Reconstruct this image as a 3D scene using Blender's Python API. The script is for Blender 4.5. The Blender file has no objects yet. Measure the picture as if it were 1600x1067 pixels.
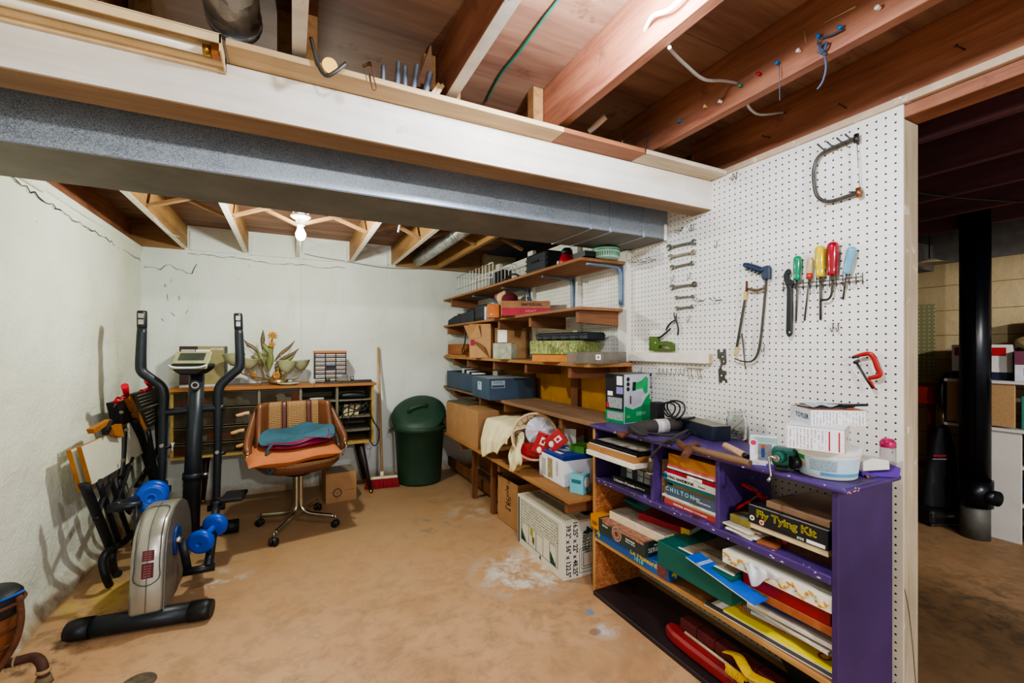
import bpy, bmesh, math, random
from mathutils import Vector, Matrix, Euler
random.seed(7)
R = math.radians
PI = math.pi
scene = bpy.context.scene
COL = scene.collection
# ------------------------------------------------------------------ camera survey
CAM_H, F, CX, CY, YAW = 1.30, 690.0, 800.0, 543.0, R(26.57)
SN, CS = math.sin(YAW), math.cos(YAW)
def ray(px, py):
    r = (px - CX) / F; u = (CY - py) / F
    return Vector((SN + r * CS, CS - r * SN, u))
def onX(px, py, X): k = ray(px, py); return Vector((0, 0, CAM_H)) + k * (X / k.x)
def onY(px, py, Y): k = ray(px, py); return Vector((0, 0, CAM_H)) + k * (Y / k.y)
def onZ(px, py, Z): k = ray(px, py); return Vector((0, 0, CAM_H)) + k * ((Z - CAM_H) / k.z)
def onD(px, py, d): return Vector((0, 0, CAM_H)) + ray(px, py) * d

# ------------------------------------------------------------------ materials
MATS = {}
def _nt(name):
    m = bpy.data.materials.new(name); m.use_nodes = True
    nt = m.node_tree; nt.nodes.clear()
    o = nt.nodes.new('ShaderNodeOutputMaterial'); b = nt.nodes.new('ShaderNodeBsdfPrincipled')
    nt.links.new(b.outputs[0], o.inputs[0])
    return m, nt, b
def rgb(c, k=1.0): return (min(1, c[0] * k), min(1, c[1] * k), min(1, c[2] * k), 1)
def hexc(h):
    h = h.lstrip('#'); v = [int(h[i:i + 2], 16) / 255 for i in (0, 2, 4)]
    return tuple((x / 12.92 if x <= .04045 else ((x + .055) / 1.055) ** 2.4) for x in v)
def node(nt, t, **kw):
    n = nt.nodes.new(t)
    for k, v in kw.items():
        if k in n.inputs: n.inputs[k].default_value = v
        else: setattr(n, k, v)
    return n
def coords(nt, scale=(1, 1, 1), kind='Object', rot=(0, 0, 0)):
    tc = nt.nodes.new('ShaderNodeTexCoord'); mp = nt.nodes.new('ShaderNodeMapping')
    mp.inputs['Scale'].default_value = scale; mp.inputs['Rotation'].default_value = rot
    nt.links.new(tc.outputs[kind], mp.inputs[0]); return mp.outputs[0]
def ramp(nt, fac, stops):
    r = nt.nodes.new('ShaderNodeValToRGB'); e = r.color_ramp.elements
    while len(e) < len(stops): e.new(.5)
    for i, (p, c) in enumerate(stops): e[i].position = p; e[i].color = c if len(c) == 4 else (*c, 1)
    nt.links.new(fac, r.inputs[0]); return r.outputs[0]
def mixc(nt, fac, a, b, mode='MIX'):
    m = nt.nodes.new('ShaderNodeMix'); m.data_type = 'RGBA'; m.blend_type = mode
    for s, v in ((m.inputs['Factor'], fac), (m.inputs[6], a), (m.inputs[7], b)):
        if hasattr(v, 'is_linked'): nt.links.new(v, s)
        elif isinstance(v, (int, float)): s.default_value = v
        else: s.default_value = v if len(v) == 4 else (*v, 1)
    return m.outputs[2]
def math_(nt, op, a, b=0.0, c=0.0, clamp=False):
    m = nt.nodes.new('ShaderNodeMath'); m.operation = op; m.use_clamp = clamp
    for i, v in enumerate((a, b, c)):
        if hasattr(v, 'is_linked'): nt.links.new(v, m.inputs[i])
        else: m.inputs[i].default_value = v
    return m.outputs[0]
def bump(nt, b, h, strength=.3, dist=.01):
    n = node(nt, 'ShaderNodeBump', Strength=strength, Distance=dist)
    nt.links.new(h, n.inputs['Height']); nt.links.new(n.outputs[0], b.inputs['Normal'])
def noise(nt, vec, scale, detail=4, rough=.6, dist=0.0):
    n = node(nt, 'ShaderNodeTexNoise', Scale=scale, Detail=detail, Roughness=rough, Distortion=dist)
    nt.links.new(vec, n.inputs['Vector']); return n.outputs['Fac']
def M(name, col, rough=.6, metal=0.0, var=.18, scale=14, bmp=0.0, trans=0.0, emit=0.0, alpha=1.0, coat=0.0, ior=1.45, wear=None):
    """painted / plastic / card / metal surface with a little grime"""
    if name in MATS: return MATS[name]
    if isinstance(col, str): col = hexc(col)
    m, nt, b = _nt(name)
    v = coords(nt)
    f = noise(nt, v, scale)
    c = ramp(nt, f, [(.3, rgb(col, 1 - var)), (.7, rgb(col, 1 + var * .6))])
    if wear:
        f2 = noise(nt, v, wear[1], 6, .7)
        c = mixc(nt, ramp(nt, f2, [(wear[2], (0, 0, 0)), (wear[2] + .06, (1, 1, 1))]), c, hexc(wear[0]) if isinstance(wear[0], str) else wear[0])
    nt.links.new(c, b.inputs['Base Color'])
    b.inputs['Roughness'].default_value = rough; b.inputs['Metallic'].default_value = metal
    b.inputs['IOR'].default_value = ior; b.inputs['Coat Weight'].default_value = coat
    if trans: b.inputs['Transmission Weight'].default_value = trans
    if alpha < 1: b.inputs['Alpha'].default_value = alpha
    if emit:
        nt.links.new(c, b.inputs['Emission Color']); b.inputs['Emission Strength'].default_value = emit
    if bmp: bump(nt, b, noise(nt, v, scale * 6), bmp, .004)
    MATS[name] = m; return m
def wood(name, c1, c2, axis='Y', scale=1.0, rough=.65, dirt=None, spec=.3, bmp=.15):
    """sawn or varnished wood, grain running along an axis of the object"""
    if name in MATS: return MATS[name]
    c1, c2 = [hexc(c) if isinstance(c, str) else c for c in (c1, c2)]
    m, nt, b = _nt(name)
    st = {'X': (1.2, 16, 16), 'Y': (16, 1.2, 16), 'Z': (16, 16, 1.2)}[axis]
    v = coords(nt, tuple(s * scale for s in st))
    n1 = noise(nt, v, 1.0, 5, .62, .8)
    n2 = noise(nt, v, 4.5, 3, .6, .2)
    f = math_(nt, 'ADD', math_(nt, 'MULTIPLY', n1, .75), math_(nt, 'MULTIPLY', n2, .25))
    c = ramp(nt, f, [(.32, rgb(c2)), (.5, rgb([(a + d) / 2 for a, d in zip(c1, c2)])), (.68, rgb(c1))])
    n3 = noise(nt, coords(nt), 3.2 * scale, 3, .5)
    c = mixc(nt, .55, c, ramp(nt, n3, [(.3, (.55, .55, .55)), (.72, (1.0, 1.0, 1.0))]), 'MULTIPLY')
    if dirt:
        d = noise(nt, coords(nt), dirt[1], 6, .7)
        c = mixc(nt, ramp(nt, d, [(dirt[2], (0, 0, 0)), (dirt[2] + .1, (1, 1, 1))]), c, hexc(dirt[0]))
    nt.links.new(c, b.inputs['Base Color']); b.inputs['Roughness'].default_value = rough
    b.inputs['Specular IOR Level'].default_value = spec
    bump(nt, b, n2, bmp, .004)
    MATS[name] = m; return m
def printed(name, base, ink, rows=40, axis='Z', rough=.6):
    """small printed lines of text too fine to read, on card"""
    if name in MATS: return MATS[name]
    base, ink = [hexc(c) if isinstance(c, str) else c for c in (base, ink)]
    m, nt, b = _nt(name)
    tc = nt.nodes.new('ShaderNodeTexCoord'); sp = nt.nodes.new('ShaderNodeSeparateXYZ')
    nt.links.new(tc.outputs['Object'], sp.inputs[0])
    z = sp.outputs['XYZ'.index(axis)]
    w = math_(nt, 'FRACT', math_(nt, 'MULTIPLY', z, float(rows)))
    line = math_(nt, 'LESS_THAN', w, .5)
    n = noise(nt, coords(nt, (1, 1, 1)), 130, 2, .7)
    f = math_(nt, 'MULTIPLY', line, ramp(nt, n, [(.42, (0, 0, 0)), (.5, (1, 1, 1))]))
    c = mixc(nt, math_(nt, 'MULTIPLY', f, .75), base, ink)
    nt.links.new(c, b.inputs['Base Color']); b.inputs['Roughness'].default_value = rough
    MATS[name] = m; return m

# ------------------------------------------------------------------ mesh builder (world coordinates)
class MB:
    def __init__(s): s.bm = bmesh.new(); s.mats = []
    def mi(s, m):
        if m not in s.mats: s.mats.append(m)
        return s.mats.index(m)
    def _fin(s, geom_faces, m, smooth=False):
        i = s.mi(m)
        for f in geom_faces: f.material_index = i; f.smooth = smooth
    def box(s, lo, hi, m, bev=0.0, mx=None, seg=1):
        lo, hi = Vector(lo), Vector(hi)
        t = bmesh.new(); bmesh.ops.create_cube(t, size=1)
        c, d = (lo + hi) / 2, hi - lo
        for v in t.verts: v.co = Vector((v.co.x * d.x, v.co.y * d.y, v.co.z * d.z)) + c
        if bev: bmesh.ops.bevel(t, geom=list(t.edges), offset=min(bev, .45 * min(abs(x) for x in d)), segments=seg, affect='EDGES', profile=.5)
        s.merge(t, m, mx)
        return s
    def merge(s, t, m, mx=None, smooth=False):
        if mx is not None: bmesh.ops.transform(t, matrix=mx, verts=t.verts)
        i = s.mi(m); vm = {}
        for v in t.verts: vm[v] = s.bm.verts.new(v.co)
        for f in t.faces:
            try: g = s.bm.faces.new([vm[v] for v in f.verts])
            except ValueError: continue
            g.material_index = i; g.smooth = smooth
        t.free(); return s
    def cyl(s, p0, p1, r0, m, r1=None, seg=16, smooth=True, caps=True):
        p0, p1 = Vector(p0), Vector(p1); r1 = r0 if r1 is None else r1
        d = p1 - p0; L = d.length
        if L < 1e-6: return s
        t = bmesh.new()
        bmesh.ops.create_cone(t, cap_ends=caps, segments=seg, radius1=max(r0, 1e-5), radius2=max(r1, 1e-5), depth=L)
        mx = Matrix.Translation((p0 + p1) / 2) @ d.to_track_quat('Z', 'Y').to_matrix().to_4x4()
        bmesh.ops.transform(t, matrix=mx, verts=t.verts)
        i = s.mi(m); vm = {v: s.bm.verts.new(v.co) for v in t.verts}
        for f in t.faces:
            g = s.bm.faces.new([vm[v] for v in f.verts]); g.material_index = i; g.smooth = smooth and len(f.verts) == 4
        t.free(); return s
    def tube(s, pts, r, m, seg=10, spline=0, flat=None, close=False):
        """a swept tube; r a number or one per point; spline = subdivisions per span; flat=(a,b) scales the section"""
        pts = [Vector(p) for p in pts]
        rs = list(r) if hasattr(r, '__len__') else [r] * len(pts)
        if spline:
            P, Q = [], []
            n = len(pts)
            for k in range(n if close else n - 1):
                if close: a, b, c, d = (pts[(k + j - 1) % n] for j in range(4)); ra, rb = rs[k], rs[(k + 1) % n]
                else:
                    a = pts[max(k - 1, 0)]; b = pts[k]; c = pts[k + 1]; d = pts[min(k + 2, n - 1)]; ra, rb = rs[k], rs[k + 1]
                for j in range(spline):
                    t = j / spline
                    P.append(.5 * (2 * b + (c - a) * t + (2 * a - 5 * b + 4 * c - d) * t * t + (3 * b - a - 3 * c + d) * t ** 3)); Q.append(ra + (rb - ra) * t)
            if not close: P.append(pts[-1]); Q.append(rs[-1])
            pts, rs = P, Q
        n = len(pts); i = s.mi(m); rings = []; up = None
        for k in range(n):
            if close: d = pts[(k + 1) % n] - pts[k - 1]
            else: d = pts[min(k + 1, n - 1)] - pts[max(k - 1, 0)]
            d.normalize()
            if up is None:
                up = Vector((0, 0, 1)) if abs(d.z) < .9 else Vector((1, 0, 0))
            x = up.cross(d)
            if x.length < 1e-4: x = Vector((1, 0, 0)).cross(d)
            x.normalize(); up = d.cross(x).normalized()
            a, b = flat if flat else (1, 1)
            rings.append([s.bm.verts.new(pts[k] + (x * math.cos(2 * PI * j / seg) * a + up * math.sin(2 * PI * j / seg) * b) * rs[k]) for j in range(seg)])
        for k in range(n if close else n - 1):
            A, B = rings[k], rings[(k + 1) % n]
            for j in range(seg):
                f = s.bm.faces.new((A[j], A[(j + 1) % seg], B[(j + 1) % seg], B[j])); f.material_index = i; f.smooth = True
        if not close:
            for ring, rev in ((rings[0], True), (rings[-1], False)):
                f = s.bm.faces.new(ring[::-1] if rev else ring); f.material_index = i
        return s
    def lathe(s, prof, m, mx=None, seg=28, smooth=True):
        """profile of (radius, height) turned about z"""
        mx = mx or Matrix.Identity(4); i = s.mi(m); rings = []
        for (r, z) in prof:
            if r < 1e-6: rings.append([s.bm.verts.new(mx @ Vector((0, 0, z)))])
            else: rings.append([s.bm.verts.new(mx @ Vector((r * math.cos(2 * PI * j / seg), r * math.sin(2 * PI * j / seg), z))) for j in range(seg)])
        for A, B in zip(rings, rings[1:]):
            for j in range(seg):
                k = (j + 1) % seg
                if len(A) == 1 and len(B) == 1: continue
                vs = (A[0], B[k], B[j]) if len(A) == 1 else ((A[j], A[k], B[0]) if len(B) == 1 else (A[j], A[k], B[k], B[j]))
                f = s.bm.faces.new(vs); f.material_index = i; f.smooth = smooth
        return s
    def prism(s, poly, h0, h1, m, mx=None, bev=0.0, smooth=False):
        """polygon in xy extruded from z=h0 to h1, then placed by mx"""
        t = bmesh.new()
        a = [t.verts.new((x, y, h0)) for x, y in poly]; f = t.faces.new(a)
        r = bmesh.ops.extrude_face_region(t, geom=[f])
        for v in r['geom']:
            if isinstance(v, bmesh.types.BMVert): v.co.z = h1
        bmesh.ops.recalc_face_normals(t, faces=t.faces)
        if bev: bmesh.ops.bevel(t, geom=[e for e in t.edges], offset=bev, segments=1, affect='EDGES')
        return s.merge(t, m, mx, smooth)
    def ngon(s, pts, m):
        f = s.bm.faces.new([s.bm.verts.new(Vector(p)) for p in pts]); f.material_index = s.mi(m); return s
    def grid(s, fn, nu, nv, m, smooth=True, closeu=False):
        i = s.mi(m)
        V = [[s.bm.verts.new(Vector(fn(a / nu, b / nv))) for b in range(nv + 1)] for a in range(nu + (0 if closeu else 1))]
        for a in range(nu):
            A, B = V[a], V[(a + 1) % len(V)]
            for b in range(nv):
                f = s.bm.faces.new((A[b], B[b], B[b + 1], A[b + 1])); f.material_index = i; f.smooth = smooth
        return s
    def ball(s, c, r, m, sc=(1, 1, 1), seg=16, mx=None):
        t = bmesh.new(); bmesh.ops.create_uvsphere(t, u_segments=seg, v_segments=max(6, seg // 2), radius=1)
        for v in t.verts: v.co = Vector((v.co.x * r * sc[0], v.co.y * r * sc[1], v.co.z * r * sc[2]))
        M4 = Matrix.Translation(Vector(c)) @ (mx if mx is not None else Matrix.Identity(4))
        return s.merge(t, m, M4, True)
    def text(s, body, mx, size, m, depth=.0006, align='CENTER', sx=1.0, bold=0.0):
        cu = bpy.data.curves.new('lettering', 'FONT'); cu.body = body; cu.size = size; cu.align_x = align; cu.align_y = 'CENTER'; cu.extrude = depth; cu.resolution_u = 3; cu.offset = bold
        ob = bpy.data.objects.new('lettering', cu); COL.objects.link(ob)
        dg = bpy.context.evaluated_depsgraph_get(); me = bpy.data.meshes.new_from_object(ob.evaluated_get(dg))
        t = bmesh.new(); t.from_mesh(me); bmesh.ops.transform(t, matrix=Matrix.Diagonal((sx, 1, 1, 1)), verts=t.verts)
        bpy.data.objects.remove(ob); bpy.data.curves.remove(cu); bpy.data.meshes.remove(me)
        return s.merge(t, m, mx)
    def build(s, name, parent=None, at=None, local=False):
        """link as ONE mesh object; origin at `at`, else at the parent's base, else at the mesh's own base"""
        if local: org = Vector((0, 0, 0))
        elif parent is not None:
            org = Vector((0, 0, 0)); q = parent
            while q is not None: org += Vector(q.location); q = q.parent
        elif at is not None: org = Vector(at)
        else:
            xs = [v.co for v in s.bm.verts]
            lo = Vector([min(c[k] for c in xs) for k in range(3)]); hi = Vector([max(c[k] for c in xs) for k in range(3)])
            org = Vector(((lo.x + hi.x) / 2, (lo.y + hi.y) / 2, lo.z))
        if org.length: bmesh.ops.translate(s.bm, verts=s.bm.verts, vec=-org)
        bmesh.ops.recalc_face_normals(s.bm, faces=s.bm.faces)
        me = bpy.data.meshes.new(name); s.bm.to_mesh(me); s.bm.free()
        for m in s.mats: me.materials.append(m)
        o = bpy.data.objects.new(name, me); COL.objects.link(o)
        if parent is not None: o.parent = parent
        elif not local: o.location = org
        return o
def tag(o, label, cat, group=None):
    o['label'] = label; o['category'] = cat
    if group: o['group'] = group
    return o
def thing(name, label, cat, loc=(0, 0, 0), rz=0.0, group=None):
    o = bpy.data.objects.new(name, None); COL.objects.link(o); o.location = loc; o.rotation_euler = (0, 0, rz)
    o.empty_display_size = .05
    return tag(o, label, cat, group)
def struct(o): o['kind'] = 'structure'; return o
def copy_tree(o, parent=None):
    c = o.copy(); COL.objects.link(c); c.parent = parent
    for ch in list(o.children): copy_tree(ch, c)
    return c
def TR(loc=(0, 0, 0), rx=0, ry=0, rz=0, sc=1.0):
    return Matrix.Translation(Vector(loc)) @ Euler((R(rx), R(ry), R(rz)), 'XYZ').to_matrix().to_4x4() @ Matrix.Scale(sc, 4)
def frame(o, x, y):
    """matrix with origin o, x axis along x, y axis along y (as near as it can)"""
    x = Vector(x).normalized(); z = x.cross(Vector(y)).normalized(); y = z.cross(x)
    m = Matrix((x, y, z)).transposed().to_4x4(); m.translation = Vector(o); return m
# ================================================================== setting
XL, XP, YB, ZJ, ZS = -1.093, 1.81, 4.56, 2.137, 2.33      # left wall, pegboard, back wall, joist underside, subfloor
YE, XF = 0.727, 4.75                                       # end of pegboard, far wall of the dark room

def wall_mat(name, base, hi, stain, sc=1.0, bmp=.5):
    m, nt, b = _nt(name)
    v = coords(nt)
    n1 = noise(nt, v, 1.1 * sc, 4, .55, .3)
    c = ramp(nt, n1, [(.32, hexc(base)), (.68, hexc(hi))])
    n2 = noise(nt, coords(nt, (2.2, 2.2, .6)), 2.0, 5, .7, .6)
    c = mixc(nt, math_(nt, 'MULTIPLY', ramp(nt, n2, [(.55, (0, 0, 0)), (.75, (1, 1, 1))]), .5), c, hexc(stain))
    n3 = noise(nt, v, 23, 3, .6)
    c = mixc(nt, ramp(nt, n3, [(.735, (0, 0, 0)), (.76, (1, 1, 1))]), c, hexc('#6e6a58'))
    # bare, dirty concrete near the floor
    sp = nt.nodes.new('ShaderNodeSeparateXYZ'); nt.links.new(v, sp.inputs[0])
    low = math_(nt, 'SUBTRACT', math_(nt, 'MULTIPLY', noise(nt, v, 7, 5, .7), .22), sp.outputs[2])
    c = mixc(nt, math_(nt, 'MULTIPLY', low, 9.0, 0, True), c, hexc('#a58f70'))
    nt.links.new(c, b.inputs['Base Color']); b.inputs['Roughness'].default_value = .75
    big = noise(nt, v, 6, 5, .62, .4); fine = noise(nt, v, 55, 4, .6)
    h = math_(nt, 'ADD', math_(nt, 'MULTIPLY', big, 1.0), math_(nt, 'MULTIPLY', fine, .3))
    bump(nt, b, h, bmp, .02)
    return m
W_LEFT = wall_mat('left wall paint', '#d8dac6', '#e8e9dc', '#cdcda2', 1.0, .75)
W_BACK = wall_mat('back wall paint', '#d3d7cd', '#e3e7e2', '#c6caaa', 1.0, .45)
W_FAR = wall_mat('far block wall paint', '#b5a078', '#c4b08a', '#93805e', 2.0, .4)
CRACK = M('dark crack', '#2f2b24', .9)

def floor_mat():
    m, nt, b = _nt('painted concrete floor')
    v = coords(nt)
    sp = nt.nodes.new('ShaderNodeSeparateXYZ'); nt.links.new(v, sp.inputs[0])
    def spot(c, rx, ry, hard=1.0):
        dx = math_(nt, 'DIVIDE', math_(nt, 'SUBTRACT', sp.outputs[0], c[0]), rx)
        dy = math_(nt, 'DIVIDE', math_(nt, 'SUBTRACT', sp.outputs[1], c[1]), ry)
        q = math_(nt, 'SQRT', math_(nt, 'ADD', math_(nt, 'MULTIPLY', dx, dx), math_(nt, 'MULTIPLY', dy, dy)))
        return math_(nt, 'MULTIPLY', math_(nt, 'SUBTRACT', 1.0, q, 0, True), hard, 0, True)
    n1 = noise(nt, v, 1.7, 6, .65, .4); n2 = noise(nt, v, 9, 6, .7, .3); n3 = noise(nt, v, 40, 4, .7)
    c = ramp(nt, n1, [(.3, hexc('#b3875e')), (.5, hexc('#c99d73')), (.7, hexc('#dcb086'))])
    c = mixc(nt, math_(nt, 'MULTIPLY', ramp(nt, n2, [(.46, (0, 0, 0)), (.66, (1, 1, 1))]), .6), c, hexc('#927658'))
    # bare browner concrete towards the back
    back = math_(nt, 'MULTIPLY', math_(nt, 'ADD', sp.outputs[1], math_(nt, 'MULTIPLY', math_(nt, 'SUBTRACT', n1, .5), 3.0)), 1.0)
    mk = nt.nodes.new('ShaderNodeMapRange'); mk.inputs[1].default_value = 2.1; mk.inputs[2].default_value = 3.6
    nt.links.new(back, mk.inputs[0])
    c = mixc(nt, math_(nt, 'MULTIPLY', mk.outputs[0], .75), c, ramp(nt, n2, [(.3, hexc('#7d6447')), (.7, hexc('#a98a66'))]))
    def patch(c, p, rx, ry, col, k=1.6, thr=.45, amt=.8, nn=None):
        w = math_(nt, 'MULTIPLY', spot(p, rx, ry, k), ramp(nt, nn or n2, [(thr, (0, 0, 0)), (thr + .16, (1, 1, 1))]))
        return mixc(nt, math_(nt, 'MULTIPLY', w, amt), c, hexc(col))
    for px, py, rx, ry, col, k, thr, amt in (
            (825, 890, .38, .34, '#e2dccf', 2.0, .44, .85), (735, 800, .3, .3, '#c9bda8', 1.6, .47, .5),
            (660, 820, .28, .25, '#6f6a60', 1.6, .5, .6), (690, 815, .4, .3, '#79705f', 1.4, .52, .5),
            (160, 935, .22, .25, '#cfae58', 1.8, .4, .8), (110, 990, .35, .35, '#4d4030', 1.6, .52, .75),
            (60, 1040, .25, .2, '#5a4a36', 1.6, .5, .7), (215, 960, .3, .2, '#56462f', 1.4, .55, .6),
            (480, 1000, .25, .12, '#e0d2bb', 1.6, .56, .8), (520, 1040, .2, .1, '#5c4a35', 1.6, .55, .6),
            (340, 905, .2, .16, '#d9d3c6', 1.6, .5, .7), (950, 985, .1, .07, '#dfe3e6', 2, .45, .8),
            (1000, 1000, .5, .2, '#d8b28a', 1.2, .5, .6), (1560, 960, .7, .5, '#5a5348', 1.4, .45, .7)):
        p = onZ(px, py, 0); c = patch(c, (p.x, p.y), rx, ry, col, k, thr, amt)
    p = onZ(922, 956, 0)
    c = mixc(nt, spot((p.x, p.y), .022, .03, 4), c, hexc('#7f93a8'))
    p = onZ(930, 987, 0)
    c = mixc(nt, math_(nt, 'MULTIPLY', spot((p.x, p.y), .035, .028, 3), n3), c, hexc('#3d3a36'))
    c = mixc(nt, ramp(nt, n3, [(.68, (0, 0, 0)), (.78, (1, 1, 1))]), c, hexc('#5d4a35'))
    # darker floor of the next room
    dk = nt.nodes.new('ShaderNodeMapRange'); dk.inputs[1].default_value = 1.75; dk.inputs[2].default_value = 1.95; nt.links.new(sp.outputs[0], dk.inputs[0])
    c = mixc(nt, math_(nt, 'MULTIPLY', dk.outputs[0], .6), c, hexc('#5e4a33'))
    nt.links.new(c, b.inputs['Base Color'])
    nt.links.new(ramp(nt, n2, [(.3, (.42, .42, .42)), (.7, (.62, .62, .62))]), b.inputs['Roughness'])
    bump(nt, b, math_(nt, 'ADD', n2, math_(nt, 'MULTIPLY', n3, .3)), .12, .01)
    return m
FLOOR = floor_mat()

def peg_mat(name, col, dot, pitch=.0272, r=.0034, axes=(1, 2), ox=.0, oz=.0):
    m, nt, b = _nt(name)
    v = coords(nt); sp = nt.nodes.new('ShaderNodeSeparateXYZ'); nt.links.new(v, sp.inputs[0])
    def cell(s, o):
        q = math_(nt, 'FRACT', math_(nt, 'DIVIDE', math_(nt, 'ADD', s, 20 * pitch + o), pitch))
        return math_(nt, 'MULTIPLY', math_(nt, 'SUBTRACT', q, .5), pitch)
    a, c = cell(sp.outputs[axes[0]], ox), cell(sp.outputs[axes[1]], oz)
    d = math_(nt, 'SQRT', math_(nt, 'ADD', math_(nt, 'MULTIPLY', a, a), math_(nt, 'MULTIPLY', c, c)))
    hole = math_(nt, 'LESS_THAN', d, r)
    n1 = noise(nt, v, 2.2, 5, .65, .4)
    base = ramp(nt, n1, [(.3, rgb(hexc(col), .86)), (.65, rgb(hexc(col), 1.05))])
    n2 = noise(nt, v, 17, 4, .65)
    base = mixc(nt, ramp(nt, n2, [(.70, (0, 0, 0)), (.78, (1, 1, 1))]), base, hexc('#b9a98c'))
    low = nt.nodes.new('ShaderNodeMapRange'); low.inputs[1].default_value = 1.25; low.inputs[2].default_value = .5; nt.links.new(sp.outputs[2], low.inputs[0])
    base = mixc(nt, math_(nt, 'MULTIPLY', low.outputs[0], .35), base, hexc('#d9c7a2'))
    nt.links.new(mixc(nt, hole, base, hexc(dot)), b.inputs['Base Color'])
    b.inputs['Roughness'].default_value = .6
    h = math_(nt, 'SUBTRACT', math_(nt, 'MULTIPLY', noise(nt, v, 30, 3), .15), hole)
    bump(nt, b, h, .3, .003)
    return m
PEG = peg_mat('painted pegboard', '#e6e2d8', '#2a2620')
PEG_GREEN = peg_mat('green pegboard', '#4d6b35', '#d9d7a8', pitch=.03, r=.004)
FIR = wood('red fir joist', '#b87f5e', '#7a4734', 'Y', 1.0, .6, dirt=('#5a3a32', 4, .64))
FIR_END = wood('golden fir joist', '#b88c5a', '#86603a', 'Y', 1.0, .6)
FIR_X = wood('fir cross board', '#b58c60', '#856040', 'X', 1.0, .6)
PLY = wood('plywood subfloor', '#ab866a', '#70493a', 'X', .45, .65, dirt=('#4d2c1c', 3, .6))
PINE_GREY = wood('weathered pine post', '#d3c2a6', '#a8957a', 'Z', 1.0, .75, dirt=('#efe9dd', 9, .62))
WHITEWASH = wood('whitewashed beam', '#f0ece2', '#d9cdb8', 'X', .8, .6, dirt=('#c79a63', 5, .66))
BEAM_UNDER = wood('bare beam underside', '#a98c6c', '#866a50', 'X', .8, .65)
PINE_X = wood('pale pine board', '#d9bd92', '#b08d60', 'X', .8, .6)
WHITE_JOIST = M('white paint on joist edge', '#ddd6c6', .7, wear=('#9a6a48', 14, .6))
RED_X = wood('red fir board', '#b0764e', '#7d4a31', 'X', .9, .6)

def gridwall(name, fn, nu, nv, m):
    return struct(MB().grid(fn, nu, nv, m).build(name, at=(0, 0, 0)))
# floor, with the next room's floor behind the pegboard
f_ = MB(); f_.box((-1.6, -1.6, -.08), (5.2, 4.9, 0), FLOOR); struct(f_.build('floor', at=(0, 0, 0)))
from mathutils import noise as mnoise
def lump(p, a, s): return a * mnoise.noise(Vector(p) * s)
def wall_l(u, v):
    y, z = -1.3 + u * (YB + 1.3), v * 2.12
    out = .05 * max(0, 1 - z / .16) ** 2
    return (XL + lump((3, y, z), .012, 3.5) + lump((9, y, z), .005, 11) + out, y, z)
w = MB(); w.grid(wall_l, 150, 60, W_LEFT)
w.box((XL - .15, -1.3, 2.10), (XL - .005, YB, 2.122), W_LEFT)
def crackline(w, pts, r=.003, jit=.012):
    P = []
    for a, b in zip(pts, pts[1:]):
        a, b = Vector(a), Vector(b); n = max(2, int((b - a).length / .035))
        for k in range(n):
            q = a.lerp(b, k / n); q.z += random.uniform(-jit, jit); P.append(q)
    w.tube(P, [r * random.uniform(.5, 1.5) for _ in P], CRACK, 5)
crackline(w, [(XL + .006, 2.1, 2.05), (XL + .008, 3.2, 2.02), (XL + .004, YB, 2.0)], .0022)
struct(w.build('wall_left', at=(0, 0, 0)))
# stepped concrete sill on top of the left wall
s_ = MB(); s_.box((XL - .15, 2.2, 2.055), (XL + .022, 2.95, 2.122), W_LEFT, .006); s_.box((XL - .15, 2.95, 2.075), (XL + .014, YB, 2.122), W_LEFT, .006)
struct(s_.build('trim_1', at=(0, 0, 0)))
def wall_b(u, v):
    x, z = XL - .1 + u * (XP + .15 - XL), v * 2.12
    return (x, YB + lump((x, 4, z), .008, 4) + lump((x, 8, z), .003, 12) - .03 * max(0, 1 - z / .1) ** 2, z)
w = MB(); w.grid(wall_b, 110, 60, W_BACK)
w.box((XL - .1, YB + .012, 2.1), (XP + .2, YB + .12, 2.13), W_BACK)
crackline(w, [(XL + .02, YB - .006, 1.97), (-.75, YB - .006, 1.95), (-.7, YB - .006, 2.06)], .0018, .03)
crackline(w, [(-.78, YB - .006, 2.10), (-.35, YB - .006, 2.075), (.15, YB - .006, 2.06), (.5, YB - .006, 2.07)], .0018)
for k in range(7): 
    x, z = -.95 + random.uniform(-.06, .22), random.uniform(1.55, 1.9)
    crackline(w, [(x, YB - .006, z), (x + random.uniform(-.06, .06), YB - .006, z - .06)], .0015, .02)
struct(w.build('wall_back', at=(0, 0, 0)))
# rim boards above the back wall
r_ = MB(); r_.box((XL - .2, YB - .01, 2.125), (-.8, YB + .03, ZS), FIR_X); r_.box((-.8, YB - .01, 2.125), (.95, YB + .03, ZS), W_BACK); r_.box((.95, YB - .01, 2.125), (XP + .2, YB + .03, ZS), FIR_X)
for x in (-.755, -.31, .105, .475, .86): r_.box((x - .008, YB - .022, 2.125), (x + .008, YB, ZS - .05), W_BACK)
struct(r_.build('trim_2', at=(0, 0, 0)))
r_ = MB(); r_.box((XL - .12, -1.3, 2.122), (XL - .06, YB, ZS), FIR); struct(r_.build('trim_3', at=(0, 0, 0)))
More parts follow.
